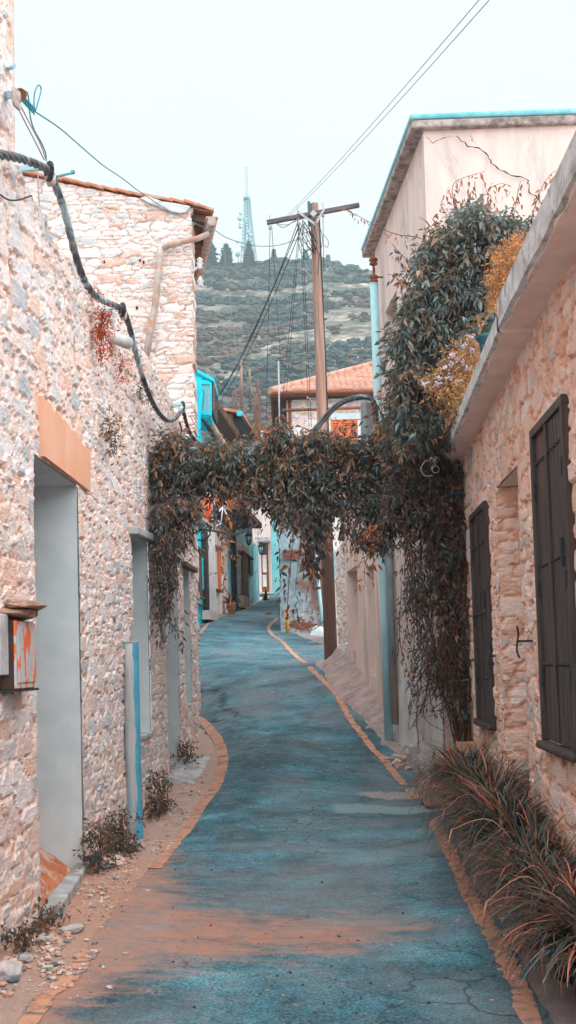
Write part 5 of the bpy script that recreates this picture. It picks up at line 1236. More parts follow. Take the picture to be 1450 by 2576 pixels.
# cat
bm_v = [Vector(v) for v in ((0,0,.05),(0,.02,.12),(0,.05,.20),(0,.055,.27),(0,.07,.325),(.0,.125,.32),(-.05,-.02,.04),(-.055,.09,.025),(.05,-.02,.04),(.055,.09,.025),(-.025,.085,.13),(-.025,.095,.02),(.025,.085,.13),(.025,.095,.02),(.05,-.09,.02),(.13,-.11,.018),(.2,-.06,.018),(-.028,.06,.368),(.028,.06,.368))]
be = [(0,1),(1,2),(2,3),(3,4),(4,5),(0,6),(6,7),(0,8),(8,9),(2,10),(10,11),(2,12),(12,13),(0,14),(14,15),(15,16),(4,17),(4,18)]
br = [.075,.08,.065,.042,.05,.022,.045,.022,.045,.022,.024,.018,.024,.018,.02,.015,.012,.008,.008]
me = bpy.data.meshes.new('cat'); me.from_pydata(bm_v, be, []); me.materials.append(M['black']); cat = bpy.data.objects.new('cat', me); COL.objects.link(cat)
sk = cat.modifiers.new('skin', 'SKIN'); ss = cat.modifiers.new('sub', 'SUBSURF'); ss.levels = 2; ss.render_levels = 2
for i, v in enumerate(me.skin_vertices[0].data): v.radius = (br[i], br[i]); v.use_root = (i == 0)
cat.location = G(668, 1510); cat.rotation_euler = (0,0,R(-25)); tag(cat, 'small black cat sitting upright in the lane seen from behind', 'cat')
# ---- corner house with the street sign
t6 = thing('corner_house', 'old house with peeling grey plaster and a wooden street sign where the lane forks', 'house', tuple(P(705, 1588, 30)))
a, b_ = P(703, 1450, 30), P(845, 1450, 30); zt_ = P(760, 1275, 30).z
n, m_ = 90, 90; Xg, Zg = np.meshgrid(np.linspace(a.x, b_.x, n), np.linspace(.2, zt_, m_), indexing='ij')
Yo = 30-.03*fbm(Xg*3, Zg*3, 4, 5)-.05*(fbm(Xg*1.5, Zg*1.5, 8, 4) > .5+.25*(Zg-2.4))
mesh_np('wall', np.stack([Xg, Yo, Zg], -1).reshape(-1,3), grid_faces(n, m_), None, t6, smooth=True)
def oldplaster():
    m_, nt, b = newmat('peeling_plaster'); tc = N(nt, 'ShaderNodeTexCoord'); sx = N(nt, 'ShaderNodeSeparateXYZ'); nt.links.new(tc.outputs['Object'], sx.inputs[0])
    v = mapping(nt); f = noise(nt, v, 2.2, 9, .7, .6); g = noise(nt, v, 9, 8, .7)
    c = mix(nt, ramp(nt, f, [(.4, 0.), (.6, 1.)]), L((152,176,184)), L((124,138,144)))
    c = mix(nt, ramp(nt, g, [(.55, 0.), (.66, .8)]), c, L((196,200,204)))
    rr = mth(nt, 'ADD', mth(nt, 'MULTIPLY', sx.outputs[0], .9), mth(nt, 'MULTIPLY', f, 1.6))
    c = mix(nt, ramp(nt, mth(nt, 'MULTIPLY', rr, .5), [(.62, 0.), (.76, .85)]), c, L((136,92,76)))
    lo_ = mth(nt, 'SUBTRACT', mth(nt, 'MULTIPLY', f, 2.4), sx.outputs[2])
    c = mix(nt, ramp(nt, lo_, [(.45, 0.), (.7, .8)]), c, mix(nt, ramp(nt, g, [(.45, 0.), (.5, 1.)]), L((96,98,104)), L((176,176,178))))
    nt.links.new(c, b.inputs['Base Color']); b.inputs['Roughness'].default_value = .95; bump(nt, b, mth(nt, 'ADD', f, g), .9, .03); return m_
opm = oldplaster(); [o for o in t6.children if o.name.startswith('wall')][0].data.materials.clear(); [o for o in t6.children if o.name.startswith('wall')][0].data.materials.append(opm)
mb = MB(); mb.prism([Vector((a.x+.01, 30.06, .2)), Vector((b_.x, 30.06, .2)), Vector((b_.x+.6, 33.8, .2)), Vector((a.x+.5, 33.8, .2))], (0,0,zt_-.2)); mb.build('wall', opm, t6)
mb = MB(); mb.box(((a.x+b_.x)/2+.2, 31.9, zt_+.05), (b_.x-a.x+.5, 4.0, .1)); mb.build('roof', M['concrete'], t6)
mb = MB(); poly = [P(x, y, 29.93) for x, y in ((732,1566),(740,1560),(758,1558),(778,1558),(792,1555),(800,1562),(798,1572),(785,1576),(775,1586),(755,1586),(738,1580))]; mb.prism(poly, (0,.03,0)); mb.build('bare_patch', M['rust'], t6)
mb = MB(); mb.tube([P(790,1346,29.85), P(798,1430,29.85), P(806,1510,29.85), P(812,1572,29.85)], .045, 10); mb.build('downpipe', M['pipe_blue'], t6)
# sign
c = P(733.5, 1395, 29.9); t = thing('street_sign', 'weathered wooden street sign on the peeling corner house, half behind leaves', 'street sign', tuple(c))
mb = MB(); w_ = 45*29.9/F; h_ = 23.5*29.9/F; mb.box(c, (w_, .03, h_), Matrix.Rotation(R(-1), 3, 'Y')); mb.build('board', simple('sign_wood', L((150,98,82)), L((122,76,66)), 6, .8, stretch=(1,1,5)), t, .004)
def textmesh(body, size, loc, mat, parent, name='lettering'):
    cu = bpy.data.curves.new(name, 'FONT'); cu.body = body; cu.size = size; cu.extrude = .003; cu.align_x = 'LEFT'
    ob = bpy.data.objects.new('tmp', cu); COL.objects.link(ob); dg = bpy.context.evaluated_depsgraph_get(); dg.update()
    me = bpy.data.meshes.new_from_object(ob.evaluated_get(dg)); bpy.data.objects.remove(ob); bpy.data.curves.remove(cu)
    o = bpy.data.objects.new(name, me); COL.objects.link(o); me.materials.clear(); me.materials.append(mat); o.parent = parent
    o.location = Vector(loc)-ORG[parent.name]; o.rotation_euler = (R(90), 0, 0); return o
textmesh('\u039f\u03b4\u03cc\u03c2', .105, c+Vector((-w_*.45, -.02, h_*.14)), M['dark_wood'], t)
textmesh('FILIAS', .115, c+Vector((-w_*.45, -.02, -h_*.36)), M['dark_wood'], t)
# bollard
bp = P(723.5, 1592, 29.6); bp.z = gz1(bp.x, bp.y); t = thing('bollard', 'short orange yellow bollard with rusty band at the corner house', 'bollard', tuple(bp))
hb = P(723.5, 1532, 29.6).z-bp.z; mb = MB(); mb.tube([bp-Vector((0,0,.1)), bp+Vector((0,0,hb-.03))], .043, 14); mb.build('post', M['bollard'], t)
mb = MB(); mb.tube([bp+Vector((0,0,hb-.045)), bp+Vector((0,0,hb))], .066, 14); mb.build('cap', M['bollard'], t)
mb = MB(); mb.tube([bp+Vector((0,0,hb*.56)), bp+Vector((0,0,hb*.66))], .047, 14); mb.build('band', M['rust'], t)
wire(spline([P(732,1540,29.7), P(747,1566,28), P(776,1586,25.5), P(800,1577,23), P(816,1560,21.4)], 8), .011, 'grey cable drooping from the bollard to the foot of the wooden pole', 'wire_grey', 'cable', 'cable')
n = 20; U, Vv = np.meshgrid(np.linspace(0, 1, n), np.linspace(0, 1, n), indexing='ij'); q = P(800, 1588, 29.2)
Z_ = gz(q.x-.2+.42*U, q.y-.15+.4*Vv)+.26*np.sin(np.pi*U)**.6*np.sin(np.pi*Vv)**.6*(.5+.9*fbm(U*5, Vv*5, 9))
o = mesh_np('sack', np.stack([q.x-.2+.42*U, q.y-.15+.4*Vv, Z_], -1).reshape(-1,3), grid_faces(n, n), M['white_paint'], smooth=False); tag(o, 'crumpled white sack at the foot of the corner house wall behind the pole', 'sack')
# ---- white house with grille
t7 = thing('grille_house', 'white house with an ornate window grille seen between the pole and low house', 'house', tuple(P(855, 1600, 25)))
fp(t7, 'wall', M['plaster_white'], 838, 880, 1285, 1480, 25.5, 3); fp(t7, 'wall', M['plaster_low'], 838.2, 879.8, 1478, 1660, 25.45, 3); fp(t7, 'window', M['glass'], 842, 859, 1386, 1453, 25.42, .03)
for k in range(3):
    mb = MB(); c = P(851, 1398+k*21, 25.36); rr = .055
    mb.tube([c+Vector((math.cos(a)*.018, 0, math.sin(a)*.018)) for a in np.linspace(0, 6.283, 10)], .008, 5, False)
    for a in np.linspace(0, 6.283, 9)[:-1]: mb.tube([c, c+Vector((math.cos(a)*.1, 0, math.sin(a)*.1))], .004, 4)
    mb.build('grille', M['white_paint'], t7)
fp(t7, 'sill', M['concrete_white'], 840, 861, 1453, 1458, 25.3, .2)
# ---- tiled house
t8 = thing('tiled_roof_house', 'stone house with an orange tiled roof and orange shutter behind the pole', 'house', tuple(P(800, 1300, 36)))
Y8 = 36.0; xL, xR8 = P(722, 1050, Y8).x, P(1010, 1050, Y8).x; ze = P(800, 1003, Y8).z
front_stone('wall', Y8, xL, xR8, 1.0, lambda x: x*0+ze-.02, M['stone_gable'], t8, (.5,.2), .04, 61., .06)
mb = MB(); mb.box(((xL+xR8)/2, Y8+4.1, (1+ze)/2), (xR8-xL-.02, 8, ze-1.02)); mb.build('wall', M['plaster_low'], t8)
oh = .5; xl8 = P(683, 1000, Y8-oh).x; yf = Y8-oh; 
mb = MB(); mb.prism([Vector((xl8, yf, ze)), Vector((xR8+.5, yf, ze)), Vector((xR8+.5, Y8+8.5, ze)), Vector((xl8, Y8+8.5, ze))], (0,0,.03)); mb.build('soffit', M['dark_wood'], t8)
mb = MB(); mb.box(((xl8+xR8+.5)/2, yf-.02, ze+.05), (xR8+.5-xl8, .06, .14)); mb.tube([Vector((xl8, yf-.1, ze+.06)), Vector((xR8+.5, yf-.1, ze+.06))], .055, 8); mb.build('gutter', M['rust'], t8)
mb = MB(); mb.box((xl8, Y8+4, ze+.05), (.06, 8.9, .14)); mb.build('fascia', M['brown_wood'], t8)
mb = MB(); x_ = P(730, 1050, Y8-.1).x; mb.tube([Vector((x_, Y8-.1, ze)), Vector((x_, Y8-.1, 3))], .05, 8); mb.build('downpipe', M['rust'], t8)
# hip roof of barrel tiles
tilem = simple('tile', L((212,166,146)), L((168,122,106)), 2.5, .9, bmp=.6, bd=.02, c3=L((196,170,160)), s3=5, lo=.3, hi=.7)
hipk = .47
zr8 = ze+.10; D8 = 4.4
def roofpt(u, v): # u along X from left corner, v up the slope
    return Vector((xl8+u, yf-.06+v, zr8+v*hipk))
rows_, tw = 15, .2
mb = MB()
tiles = int((xR8+.5-xl8)/tw)
V = []; Fq = []
for r_ in range(rows_):
    v0 = r_*.3; v1 = v0+.36
    for k in range(tiles):
        u0 = k*tw
        if u0 < v0*1.0-.1: continue
        b0 = len(V); jt = random.uniform(-.02,.02); jz = random.uniform(-.012,.012)
        for (v, dz, rr) in ((v0+jt, .045, .115), (v1+jt, .0, .095)):
            for s_ in range(7):
                a_ = math.pi*s_/6; p = roofpt(u0+tw/2-math.cos(a_)*rr, v)+Vector((0,0,math.sin(a_)*rr*.75+dz+jz)); V.append(p)
        for s_ in range(6): Fq.append((b0+s_, b0+s_+1, b0+7+s_+1, b0+7+s_))
        Fq.append(tuple(b0+s_ for s_ in range(7)))
mb.add(V, Fq); 
mb.prism([roofpt(0,0), roofpt(xR8+.5-xl8,0), roofpt(xR8+.5-xl8,D8), roofpt(D8,D8)], (0,0,.03)); mb.build('roof_front', tilem, t8)
mb = MB(); mb.add([roofpt(0,0), roofpt(D8,D8), Vector((xl8+D8, yf+D8+4, zr8+D8*hipk)), Vector((xl8, Y8+8.5, zr8))], [(0,1,2,3)]); mb.build('roof_side', tilem, t8)
mb = MB(); mb.add([roofpt(D8,D8), roofpt(xR8+.5-xl8,D8), Vector((xR8+.5, Y8+8.5, zr8)), Vector((xl8, Y8+8.5, zr8)), ], [(0,1,2,3)]); mb.build('roof_back', tilem, t8)
for k in range(15):
    mb = MB(); v = k*.3; p0 = roofpt(v, v)+Vector((0,0,.06)); p1 = roofpt(v+.36, v+.36)+Vector((0,0,.10)); mb.tube([p0, p1], [.12,.09], 8); mb.build('hip_tile', tilem, t8)
# window
def fq(name, mat, x0, x1, yt, yb, dY, th_): return fp(t8, name, mat, x0, x1, yt, yb, Y8-dY, th_)
fq('window_surround', M['white_paint'], 833, 921, 1039, 1056, .14, .1); fq('window_surround', M['white_paint'], 903, 921, 1056.2, 1150, .14, .1); fq('window_surround', M['white_paint'], 824, 834.5, 1056.2, 1150, .14, .1)
sh = fq('shutter', M['orange_paint'], 834.8, 902.8, 1056.4, 1150, .10, .06)
for (x0, x1) in ((838,852),(861,876),(881,897)):
    for k in range(14):
        o = fp(t8, 'slat', M['rust'], x0, x1, 1064+k*6, 1066+k*6, Y8-.115, .02); o.parent = sh
wire([P(709, 1033, 30), P(925, 1025, 30)], .045, 'long brown horizontal pipe in front of the tiled roof house', 'rust', 'pipe', 'pipe')
# aerial
ma = P(704, 1120, 31); mt_ = P(701, 908, 31); t = thing('television_aerial', 'television aerial on a tall pale mast left of the wooden pole', 'aerial', tuple(ma))
mb = MB(); mb.tube([ma, mt_], .022, 8); mb.build('mast', M['dish_grey'], t)
mb = MB()
for (a, b_) in (((691,903),(712,901)), ((693,909),(713,907)), ((702,897),(702,912)), ((706,911),(716,924))): mb.tube([P(*a, 31), P(*b_, 31)], .009, 5)
for k in range(5): mb.tube([P(706+k*2, 914+k*2, 30.9), P(716+k*1, 911+k*3, 30.9)], .006, 4)
mb.build('antenna', M['iron'], t)
# ---- distant poles
gp_ = 'thin wooden poles standing in the distance'
def dpole(x0, y0, x1, y1, Y, r_, lab, arm=None):
    b_ = P(x0, y0, Y); tt = P(x1, y1, Y); mb = MB(); mb.tube([b_, b_.lerp(tt,.5), tt], [r_, r_*.85, r_*.7], 8)
    if arm: mb.beam(P(*arm[0], Y), P(*arm[1], Y), .08)
    tag(mb.build('distant_pole', M['brown_wood'] if Y < 60 else M['pole']), lab, 'pole', gp_)
dpole(646,1130,644,989,44,.11,'front pole of the dark pair left of the tiled roof house'); dpole(653,1130,650,1000,45,.1,'cable wrapped pole right of the front pole of the dark pair'); dpole(650,1010,648,955,60,.09,'tall thin pole rising behind the dark pole pair')
dpole(596,1070,593,974,60,.085,'slim short pole left of the others above the eaves'); dpole(610,1080,607,912,66,.1,'tallest slim pole above the dark eaves'); dpole(631,1030,628,928,90,.12,'street lamp pole with a bent arm high on the slope', ((621,925),(631,932))); dpole(589,1055,586,988,70,.06,'thinnest pole at the far left above the eaves')
for k, (y0, y1) in enumerate(((1008,1006),(1021,1014),(1032,1025),(1042,1040),(1054,1052))):
    wire(sag(P(536+k*8, y0, 50), P(644, y1, 44), .05), .011, ['topmost','second','third','fourth','lowest'][k]+' of the pale level wires above the dark eaves on the left', 'wire_grey', group='level wires between the far poles')
for k, (x, y) in enumerate(((683,1010),(690,1028),(688,1045),(676,1062),(660,1085),(672,1080))):
    wire(sag(P(652, 1000+k*5, 44), P(x, y, 40), .1), .010, ['highest','second','third','fourth','fifth, steepest','last, lowest'][k]+' wire fanning right from the far dark pole pair', 'wire', group='wires fanning out of the far pole pair')
wire([P(562,612,120), P(594,880,90), P(640,1000,60)], .018, 'pale stay wire slanting down the hillside from the gable house', 'wire_grey', group=gP)
# small brown roof below
t9 = thing('shed', 'small dark shed with brown roof left of the tiled roof house', 'shed', tuple(P(668, 1120, 40)))
mb = MB(); mb.prism([P(653,1079,40), P(695,1068,40), P(695,1072,40), P(655,1086,40)], (0,3,0)); mb.build('roof', M['rust'], t9)
mb = MB(); mb.prism([P(662,1083,40.2), P(700,1075,40.2), P(700,1150,40.2), P(662,1150,40.2)], (0,2.5,0)); mb.build('wall', M['dark_wood'], t9)
wire([P(660,1084,38), P(660,1120,38)], .05, 'short pale blue pipe standing up beside the far dark pole pair', 'pipe_blue', 'pipe', 'pipe')
# ---- bicycle hung over the lane
t = thing('bicycle', 'bicycle hanging from the balcony of the left houses above the lane', 'bicycle', tuple(P(575, 1315, 28.2)))
def wheel(c, ax):
    mb = MB(); r_ = .225; ux = ax; mb.tube([c+ux*math.cos(a)*r_+Vector((0,0,math.sin(a)*r_)) for a in np.linspace(0, 6.2832, 32)], .02, 7, False); w_ = mb.build('wheel', M['black'], t)
    mb = MB()
    for k in range(14): a = 6.283*k/14; mb.tube([c, c+ux*math.cos(a)*r_+Vector((0,0,math.sin(a)*r_))], .0025, 3)
    mb.tube([c-Vector((0,.03,0)), c+Vector((0,.03,0))], .02, 8); mb.build('spokes', M['wire_grey'], w_)
wc1 = P(580.5, 1315, 28.2); wc2 = P(506, 1336, 27.6); wheel(wc1, Vector((.98,.2,0))); wheel(wc2, Vector((.98,.2,0)))
mb = MB(); A_, B_, C_, D_ = P(561,1275,28.1), P(540,1300,28), P(556,1318,28.1), P(572,1268,28.1)
for (p, q_) in ((A_,B_),(B_,C_),(C_,A_),(A_,wc1),(B_,wc2),(C_,wc2),(A_,D_),(D_,P(566,1258,28.1))): mb.tube([p, q_], .016, 7)
mb.build('frame', M['white_paint'], t)
mb = MB(); e = P(546,1290,28); mb.box(e, (.2,.1,.05)); mb.build('saddle', M['black'], t, .02)
mb = MB(); mb.tube(spline([P(566,1258,27.9), P(560,1255,28), P(552,1262,28.1)], 4), .014, 6); mb.build('handlebar', M['black'], t)
for k in range(3):
    wire(spline([P(500,1331+k*2,27), P(523,1332+k,27), P(560,1339+k*1.5,27.6), P(586,1342+k*2,28), P(620,1333+k*2,30), P(650,1315+k*2,34)], 7), .016, ['upper','middle','lower'][k]+' strand of the black cable drooping across the lane under the bicycle', 'wire', 'cable', 'cable', 'drooping cables under the bicycle')
# pot plant at the far left houses
q = LF.pt(583, 1534, off=.25); q.z = gz1(q.x, q.y); t = thing('potted_plant', 'terracotta pot with long leaves beside the black downpipe far up the lane', 'plant', tuple(q))
mb = MB(); mb.lathe(q, [(.1,0),(.14,.28),(.155,.3),(.15,.34),(.12,.34)], 14); mb.build('pot', M['terracotta'], t)
# ---- far hilltop: tower, dishes, trees
Yt = 400.
def T(x, y, Y=Yt): return P(x, y, Y)
tb = T(627, 660); tt = thing('radio_tower', 'tall lattice radio tower hung with dishes on the hilltop', 'radio tower', tuple(tb))
mb = MB()
def legs(y):  # half widths in px and centre
    cx = np.interp(y, [480, 500, 660], [621.5, 621.8, 627]); hw = np.interp(y, [500, 545, 660], [7.4, 9, 19]); return cx, hw
levels = [500,507,514,521,528,535,542,550,558,566,574,583,592,601,611,621,632,644,660]
sc_ = Yt/F
def corner(y, i, j):
    cx, hw = legs(y); p = T(cx, y); h = hw*sc_; return p+Vector(((i)*h*.82+(j)*h*.28, (j)*h*.82-(i)*h*.28, 0))
cs = ((-1,-1),(1,-1),(1,1),(-1,1))
for a, b_ in zip(levels[:-1], levels[1:]):
    for k in range(4):
        c0, c1 = cs[k], cs[(k+1)%4]
        mb.beam(corner(a, *c0), corner(b_, *c0), .20); mb.beam(corner(b_, *c0), corner(b_, *c1), .11); mb.beam(corner(a, *c0), corner(b_, *c1), .10)
mb.build('lattice', M['tower'], tt)
mb = MB()
for s_ in (-1, 1): mb.beam(T(621+s_*2.6, 498), T(620+s_*2.6, 420), .13)
for k in range(14): y = 422+k*5.5; mb.beam(T(617.6, y), T(623.4, y), .1)
mb.box(T(621, 499), (2.2,2.2,.5)); mb.build('mast', M['tower'], tt)
mb = MB(); mb.beam(T(623, 505), T(628, 655), .45); mb.beam(T(617, 560), T(614, 655), .35); mb.build('cable_ladder', M['tower'], tt)
for (x, y, r_) in ((606,538,.62),(604,550,.95),(604.5,563.5,.5),(605,571,.7),(612,620,.9),(598,609,.5),(624,585,.8),(630,592,.7),(618,553,.6)):
    mb = MB(); c = T(x, y, Yt-3); mb.lathe(c, [(r_*.98,-.35),(r_,-.1),(r_*.7,.25),(.1,.4)], 14, 'y'); mb.build('dish', M['dish'], tt)
mb = MB(); mb.tube([T(599,632), T(601,660)], .12, 6); mb.lathe(T(598.5,640,Yt-1), [(.9,-.2),(.9,0),(.3,.3)], 14, 'y'); tag(mb.build('dish_post', M['dish']), 'small post with a round dish left of the radio tower foot', 'dish')
def conifer(x, yb, yt, w, lab, seed, dark=(30,78,86), kind='conifer_tree', rnd=False):
    r_ = np.random.default_rng(seed); b_ = T(x, yb, Yt-4); b_.z = min(b_.z, float(far_z(np.array([b_.x]), np.array([b_.y]))[0])); tp = T(x, yt, Yt-4); h = tp.z-b_.z; rad = w*sc_
    t = thing(kind, lab, 'tree', tuple(b_), 'dark trees along the hilltop')
    mb = MB(); mb.tube([b_-Vector((0,0,1)), tp], [.25,.04], 6); mb.build('trunk', M['stem'], t)
    Pp = []; Sz = []
    lv = int(h/.45)
    for i in range(lv):
        f = i/lv; rr = rad*((1-f)**.85 if not rnd else .75*max(.12, math.sin(math.pi*min(1, f*.85+.14)))**.7)*(.6+.7*r_.random()); nb = max(3, int(9*(1-f)+3)); a0 = r_.random()*6
        for k in range(nb):
            a = a0+6.283*k/nb+r_.normal()*.2
            for q_ in (.3,.6,.9):
                rr2 = rr*q_*(.8+.4*r_.random()); Pp.append((b_.x+math.cos(a)*rr2, b_.y+math.sin(a)*rr2, b_.z+.1*h+f*h*.9-.25*rr2+.1*r_.normal())); s_ = .13+.17*(1-q_)+.12*(1-f); Sz.append((s_*1.5, s_*1.5, s_*.7))
    Pp = np.array(Pp); Sz = np.array(Sz); C_ = np.repeat(np.array([L(dark)]), len(Pp), 0)*(.7+.6*r_.random((len(Pp),1)))
    Sz *= 1.5; V, Fq, C = blobs(Pp, Sz, C_, .5, seed); mesh_np('crown', V, Fq, M['leaf'], t, attrs={'tone': C})
conifer(628, 684, 606, 19, 'tall dark conifer in front of the radio tower foot', 1)
conifer(570, 657, 612, 17, 'bushy dark conifer between the gable house and the radio tower', 2, rnd=True)
conifer(532, 658, 610, 22, 'wide dark conifer just right of the gable house gutter', 3, rnd=True)
conifer(690, 662, 626, 4.5, 'slender cypress between the radio tower and the wooden pole', 4, (50,100,104))
conifer(770, 666, 628, 10, 'small open conifer just left of the wooden pole', 5, (60,130,140))
conifer(826, 664, 640, 2, 'tiny thin cypress just right of the wooden pole', 6, (70,120,124))
# ================================================================== VINE, BUSHES, GRASSES
def inpoly(x, y, poly):
    c = np.zeros(x.shape, bool); n = len(poly)
    for i in range(n):
        x0, y0 = poly[i]; x1, y1 = poly[(i+1)%n]
        if y0 == y1: continue
        c ^= ((y0 > y) != (y1 > y)) & (x < (x1-x0)*(y-y0)/(y1-y0)+x0)
    return c
def Pn(px, py, Y):
    u = (px-CX)/F; v = (CY-py)/F; qx = u*cr+v*sr; qy = -u*sr+v*cr
    dy = cp-qy*sp; dz = sp+qy*cp
    return np.stack([qx*Y/dy, Y+0*px, EH+dz*Y/dy], -1)
def leaves(base, dirs, ln, wd, col, rs, fold=.25):
    """folded pointed leaflets"""
    n = len(base); d = dirs/np.linalg.norm(dirs, axis=1, keepdims=True)
    a = rs.normal(size=(n,3)); s = np.cross(d, a); s /= np.linalg.norm(s, axis=1, keepdims=True); nn = np.cross(s, d)
    ln = ln[:,None]; wd = wd[:,None]; drop = np.array([[0,0,-1.]])
    m1 = base+d*ln*.38; tip = base+d*ln+drop*ln*.18
    L1 = m1+s*wd*.5+nn*wd*fold; R1 = m1-s*wd*.5+nn*wd*fold; m2 = base+d*ln*.72+drop*ln*.06
    L2 = m2+s*wd*.32+nn*wd*fold*.5; R2 = m2-s*wd*.32+nn*wd*fold*.5
    V = np.stack([base, L1, L2, tip, R2, R1, m1, m2], 1).reshape(-1,3)
    k = (np.arange(n)*8)[:,None,None]
    T_ = np.array([[0,6,1,1],[1,6,7,2],[2,7,3,3],[0,5,6,6],[5,4,7,6],[4,3,7,7]])
    tri = np.array([[0,6,1],[1,6,7],[1,7,2],[2,7,3],[0,5,6],[5,4,7],[5,7,6],[4,3,7]])
    Fq = (tri[None]+k).reshape(-1,3); C = np.repeat(col, 8, 0)
    return V, Fq, C
def clusters(ctr, rs, nl=5, ln=(.045,.085), wd=.38, pal=None, down=.6, spread=.035, out=None):
    n = len(ctr); ax = rs.normal(size=(n,3)); ax[:,2] -= down*1.2
    if out is not None: ax += out
    ax /= np.linalg.norm(ax, axis=1, keepdims=True)
    B = []; D = []; LN = []; CO = []
    pi = rs.choice(len(pal), n, p=[p[1] for p in pal]); pc = np.array([L(p[0]) for p in pal])[pi]
    sz = rs.uniform(ln[0], ln[1], n)
    for k in range(nl):
        t = k/(nl-1) if nl > 1 else 0
        side = rs.normal(size=(n,3)); side -= ax*(side*ax).sum(1, keepdims=True); side /= np.linalg.norm(side, axis=1, keepdims=True)
        B.append(ctr+ax*(t*sz*1.6)[:,None]); dd = ax*(.4+.6*(k == nl-1))+side*(.9 if k < nl-1 else .15); dd[:,2] -= down*.6; D.append(dd)
        LN.append(sz*rs.uniform(.75,1.15,n)); CO.append(pc*rs.uniform(.75,1.3,(n,1)))
    B = np.concatenate(B); D = np.concatenate(D); LN = np.concatenate(LN); CO = np.clip(np.concatenate(CO), 0, 1)
    return leaves(B, D, LN, LN*wd*rs.uniform(.8,1.2,len(LN)), CO, rs)
def sample(poly, n, rs, Y0, Y1, thick=None, clump=.12, thr=.42):
    xs = [p[0] for p in poly]; ys = [p[1] for p in poly]; out = []
    got = 0
    while got < n:
        x = rs.uniform(min(xs), max(xs), n*2); y = rs.uniform(min(ys), max(ys), n*2); m_ = inpoly(x, y, poly); x, y = x[m_], y[m_]
        t = rs.random(len(x)); Y = Y0+(Y1-Y0)*t; p = Pn(x, y, Y)
        f = fbm(p[:,0]/clump+p[:,1]*3, p[:,2]/clump, 5, 3)
        p = p[f > thr+.12*rs.normal(size=len(p))]; out.append(p); got += len(p)
    return np.concatenate(out)[:n]
rs = np.random.default_rng(21)
DARK = [((92,104,100),.28),((104,120,120),.15),((80,84,80),.15),((124,114,98),.19),((150,124,104),.10),((128,152,156),.06),((180,136,110),.04),((104,94,88),.03)]
LOW = [((116,98,90),.28),((100,96,96),.25),((84,94,98),.2),((140,112,96),.13),((168,124,98),.06),((104,124,128),.08)]
RUST = [((150,104,78),.4),((176,120,80),.25),((110,92,80),.2),((70,84,88),.15)]
arch = [(386,1150),(400,1110),(440,1092),(470,1105),(500,1120),(560,1112),(620,1108),(660,1118),(680,1085),(700,1068),(725,1080),(740,1105),(790,1085),(830,1082),(880,1110),(930,1108),(960,1060),(1000,1040),(1060,1060),(1120,1130),(1175,1160),(1180,1330),(1130,1360),(1040,1330),(960,1310),(900,1290),(850,1270),(800,1300),(750,1300),(700,1260),(650,1240),(600,1235),(540,1230),(500,1240),(450,1290),(400,1290)]
bulk = [(1000,1130),(975,1040),(985,960),(1000,900),(975,870),(1010,800),(1030,720),(1050,640),(1080,600),(1120,560),(1150,520),(1190,505),(1240,535),(1290,545),(1345,560),(1400,500),(1420,560),(1330,700),(1290,780),(1250,850),(1200,960),(1150,1060),(1120,1130)]
curtR = [(1000,1300),(1180,1300),(1175,1500),(1190,1700),(1185,1820),(1150,1800),(1110,1740),(1070,1680),(1050,1600),(1020,1540),(1040,1450),(1010,1390),(1005,1330)]
curtL = [(386,1270),(500,1230),(515,1290),(480,1360),(450,1400),(440,1470),(425,1530),(405,1560),(392,1440),(384,1350)]
hang1 = [(540,1235),(660,1240),(700,1270),(720,1290),(690,1290),(640,1262),(590,1250),(545,1252)]
hang2 = [(690,1260),(820,1290),(830,1330),(808,1380),(790,1425),(774,1432),(768,1372),(742,1330),(700,1300)]
hang3 = [(850,1275),(1000,1300),(985,1370),(960,1400),(930,1380),(900,1350),(870,1330)]
parts = []
def put(poly, n, Y0, Y1, pal, nl=5, ln=(.034,.068), clump=.12, thr=.42, down=.6):
    parts.append(clusters(sample(poly, n, rs, Y0, Y1, clump=clump, thr=thr), rs, nl, ln, pal=pal, down=down))
put(arch, 6800, 11.6, 12.35, DARK, thr=.41); put(arch, 1500, 11.55, 11.8, DARK, ln=(.06,.095), thr=.40)
put([(x, y) for x, y in arch if y < 1200]+[(1180,1180),(386,1180)], 1500, 11.6, 12.3, RUST, ln=(.05,.08), thr=.47)
put(bulk, 4800, 10.3, 11.35, DARK, thr=.41); put(bulk, 1900, 10.2, 10.6, DARK, ln=(.06,.09), thr=.42)
put([(960,1130),(990,1040),(1120,1120),(1180,1180),(1180,1330),(960,1300)], 1300, 10.9, 11.6, LOW, thr=.36)
put(curtR, 820, 10.95, 11.35, LOW, ln=(.035,.065), thr=.50, down=1.0)
put([(1070,1330),(1180,1300),(1180,1560),(1120,1600)], 430, 11.0, 11.35, LOW, thr=.38, down=1)
put(curtL, 430, 11.3, 12.0, LOW, thr=.46, down=1.0)
put([(386,1270),(500,1240),(505,1290),(400,1330)], 260, 11.4, 12.1, DARK, thr=.40, down=1.0)
put(hang1, 150, 11.5, 12.1, LOW, thr=.42); put(hang2, 260, 11.4, 12.1, LOW, thr=.45, ln=(.05,.09), down=1); put(hang3, 260, 11.4, 12.1, LOW, thr=.45, down=1)
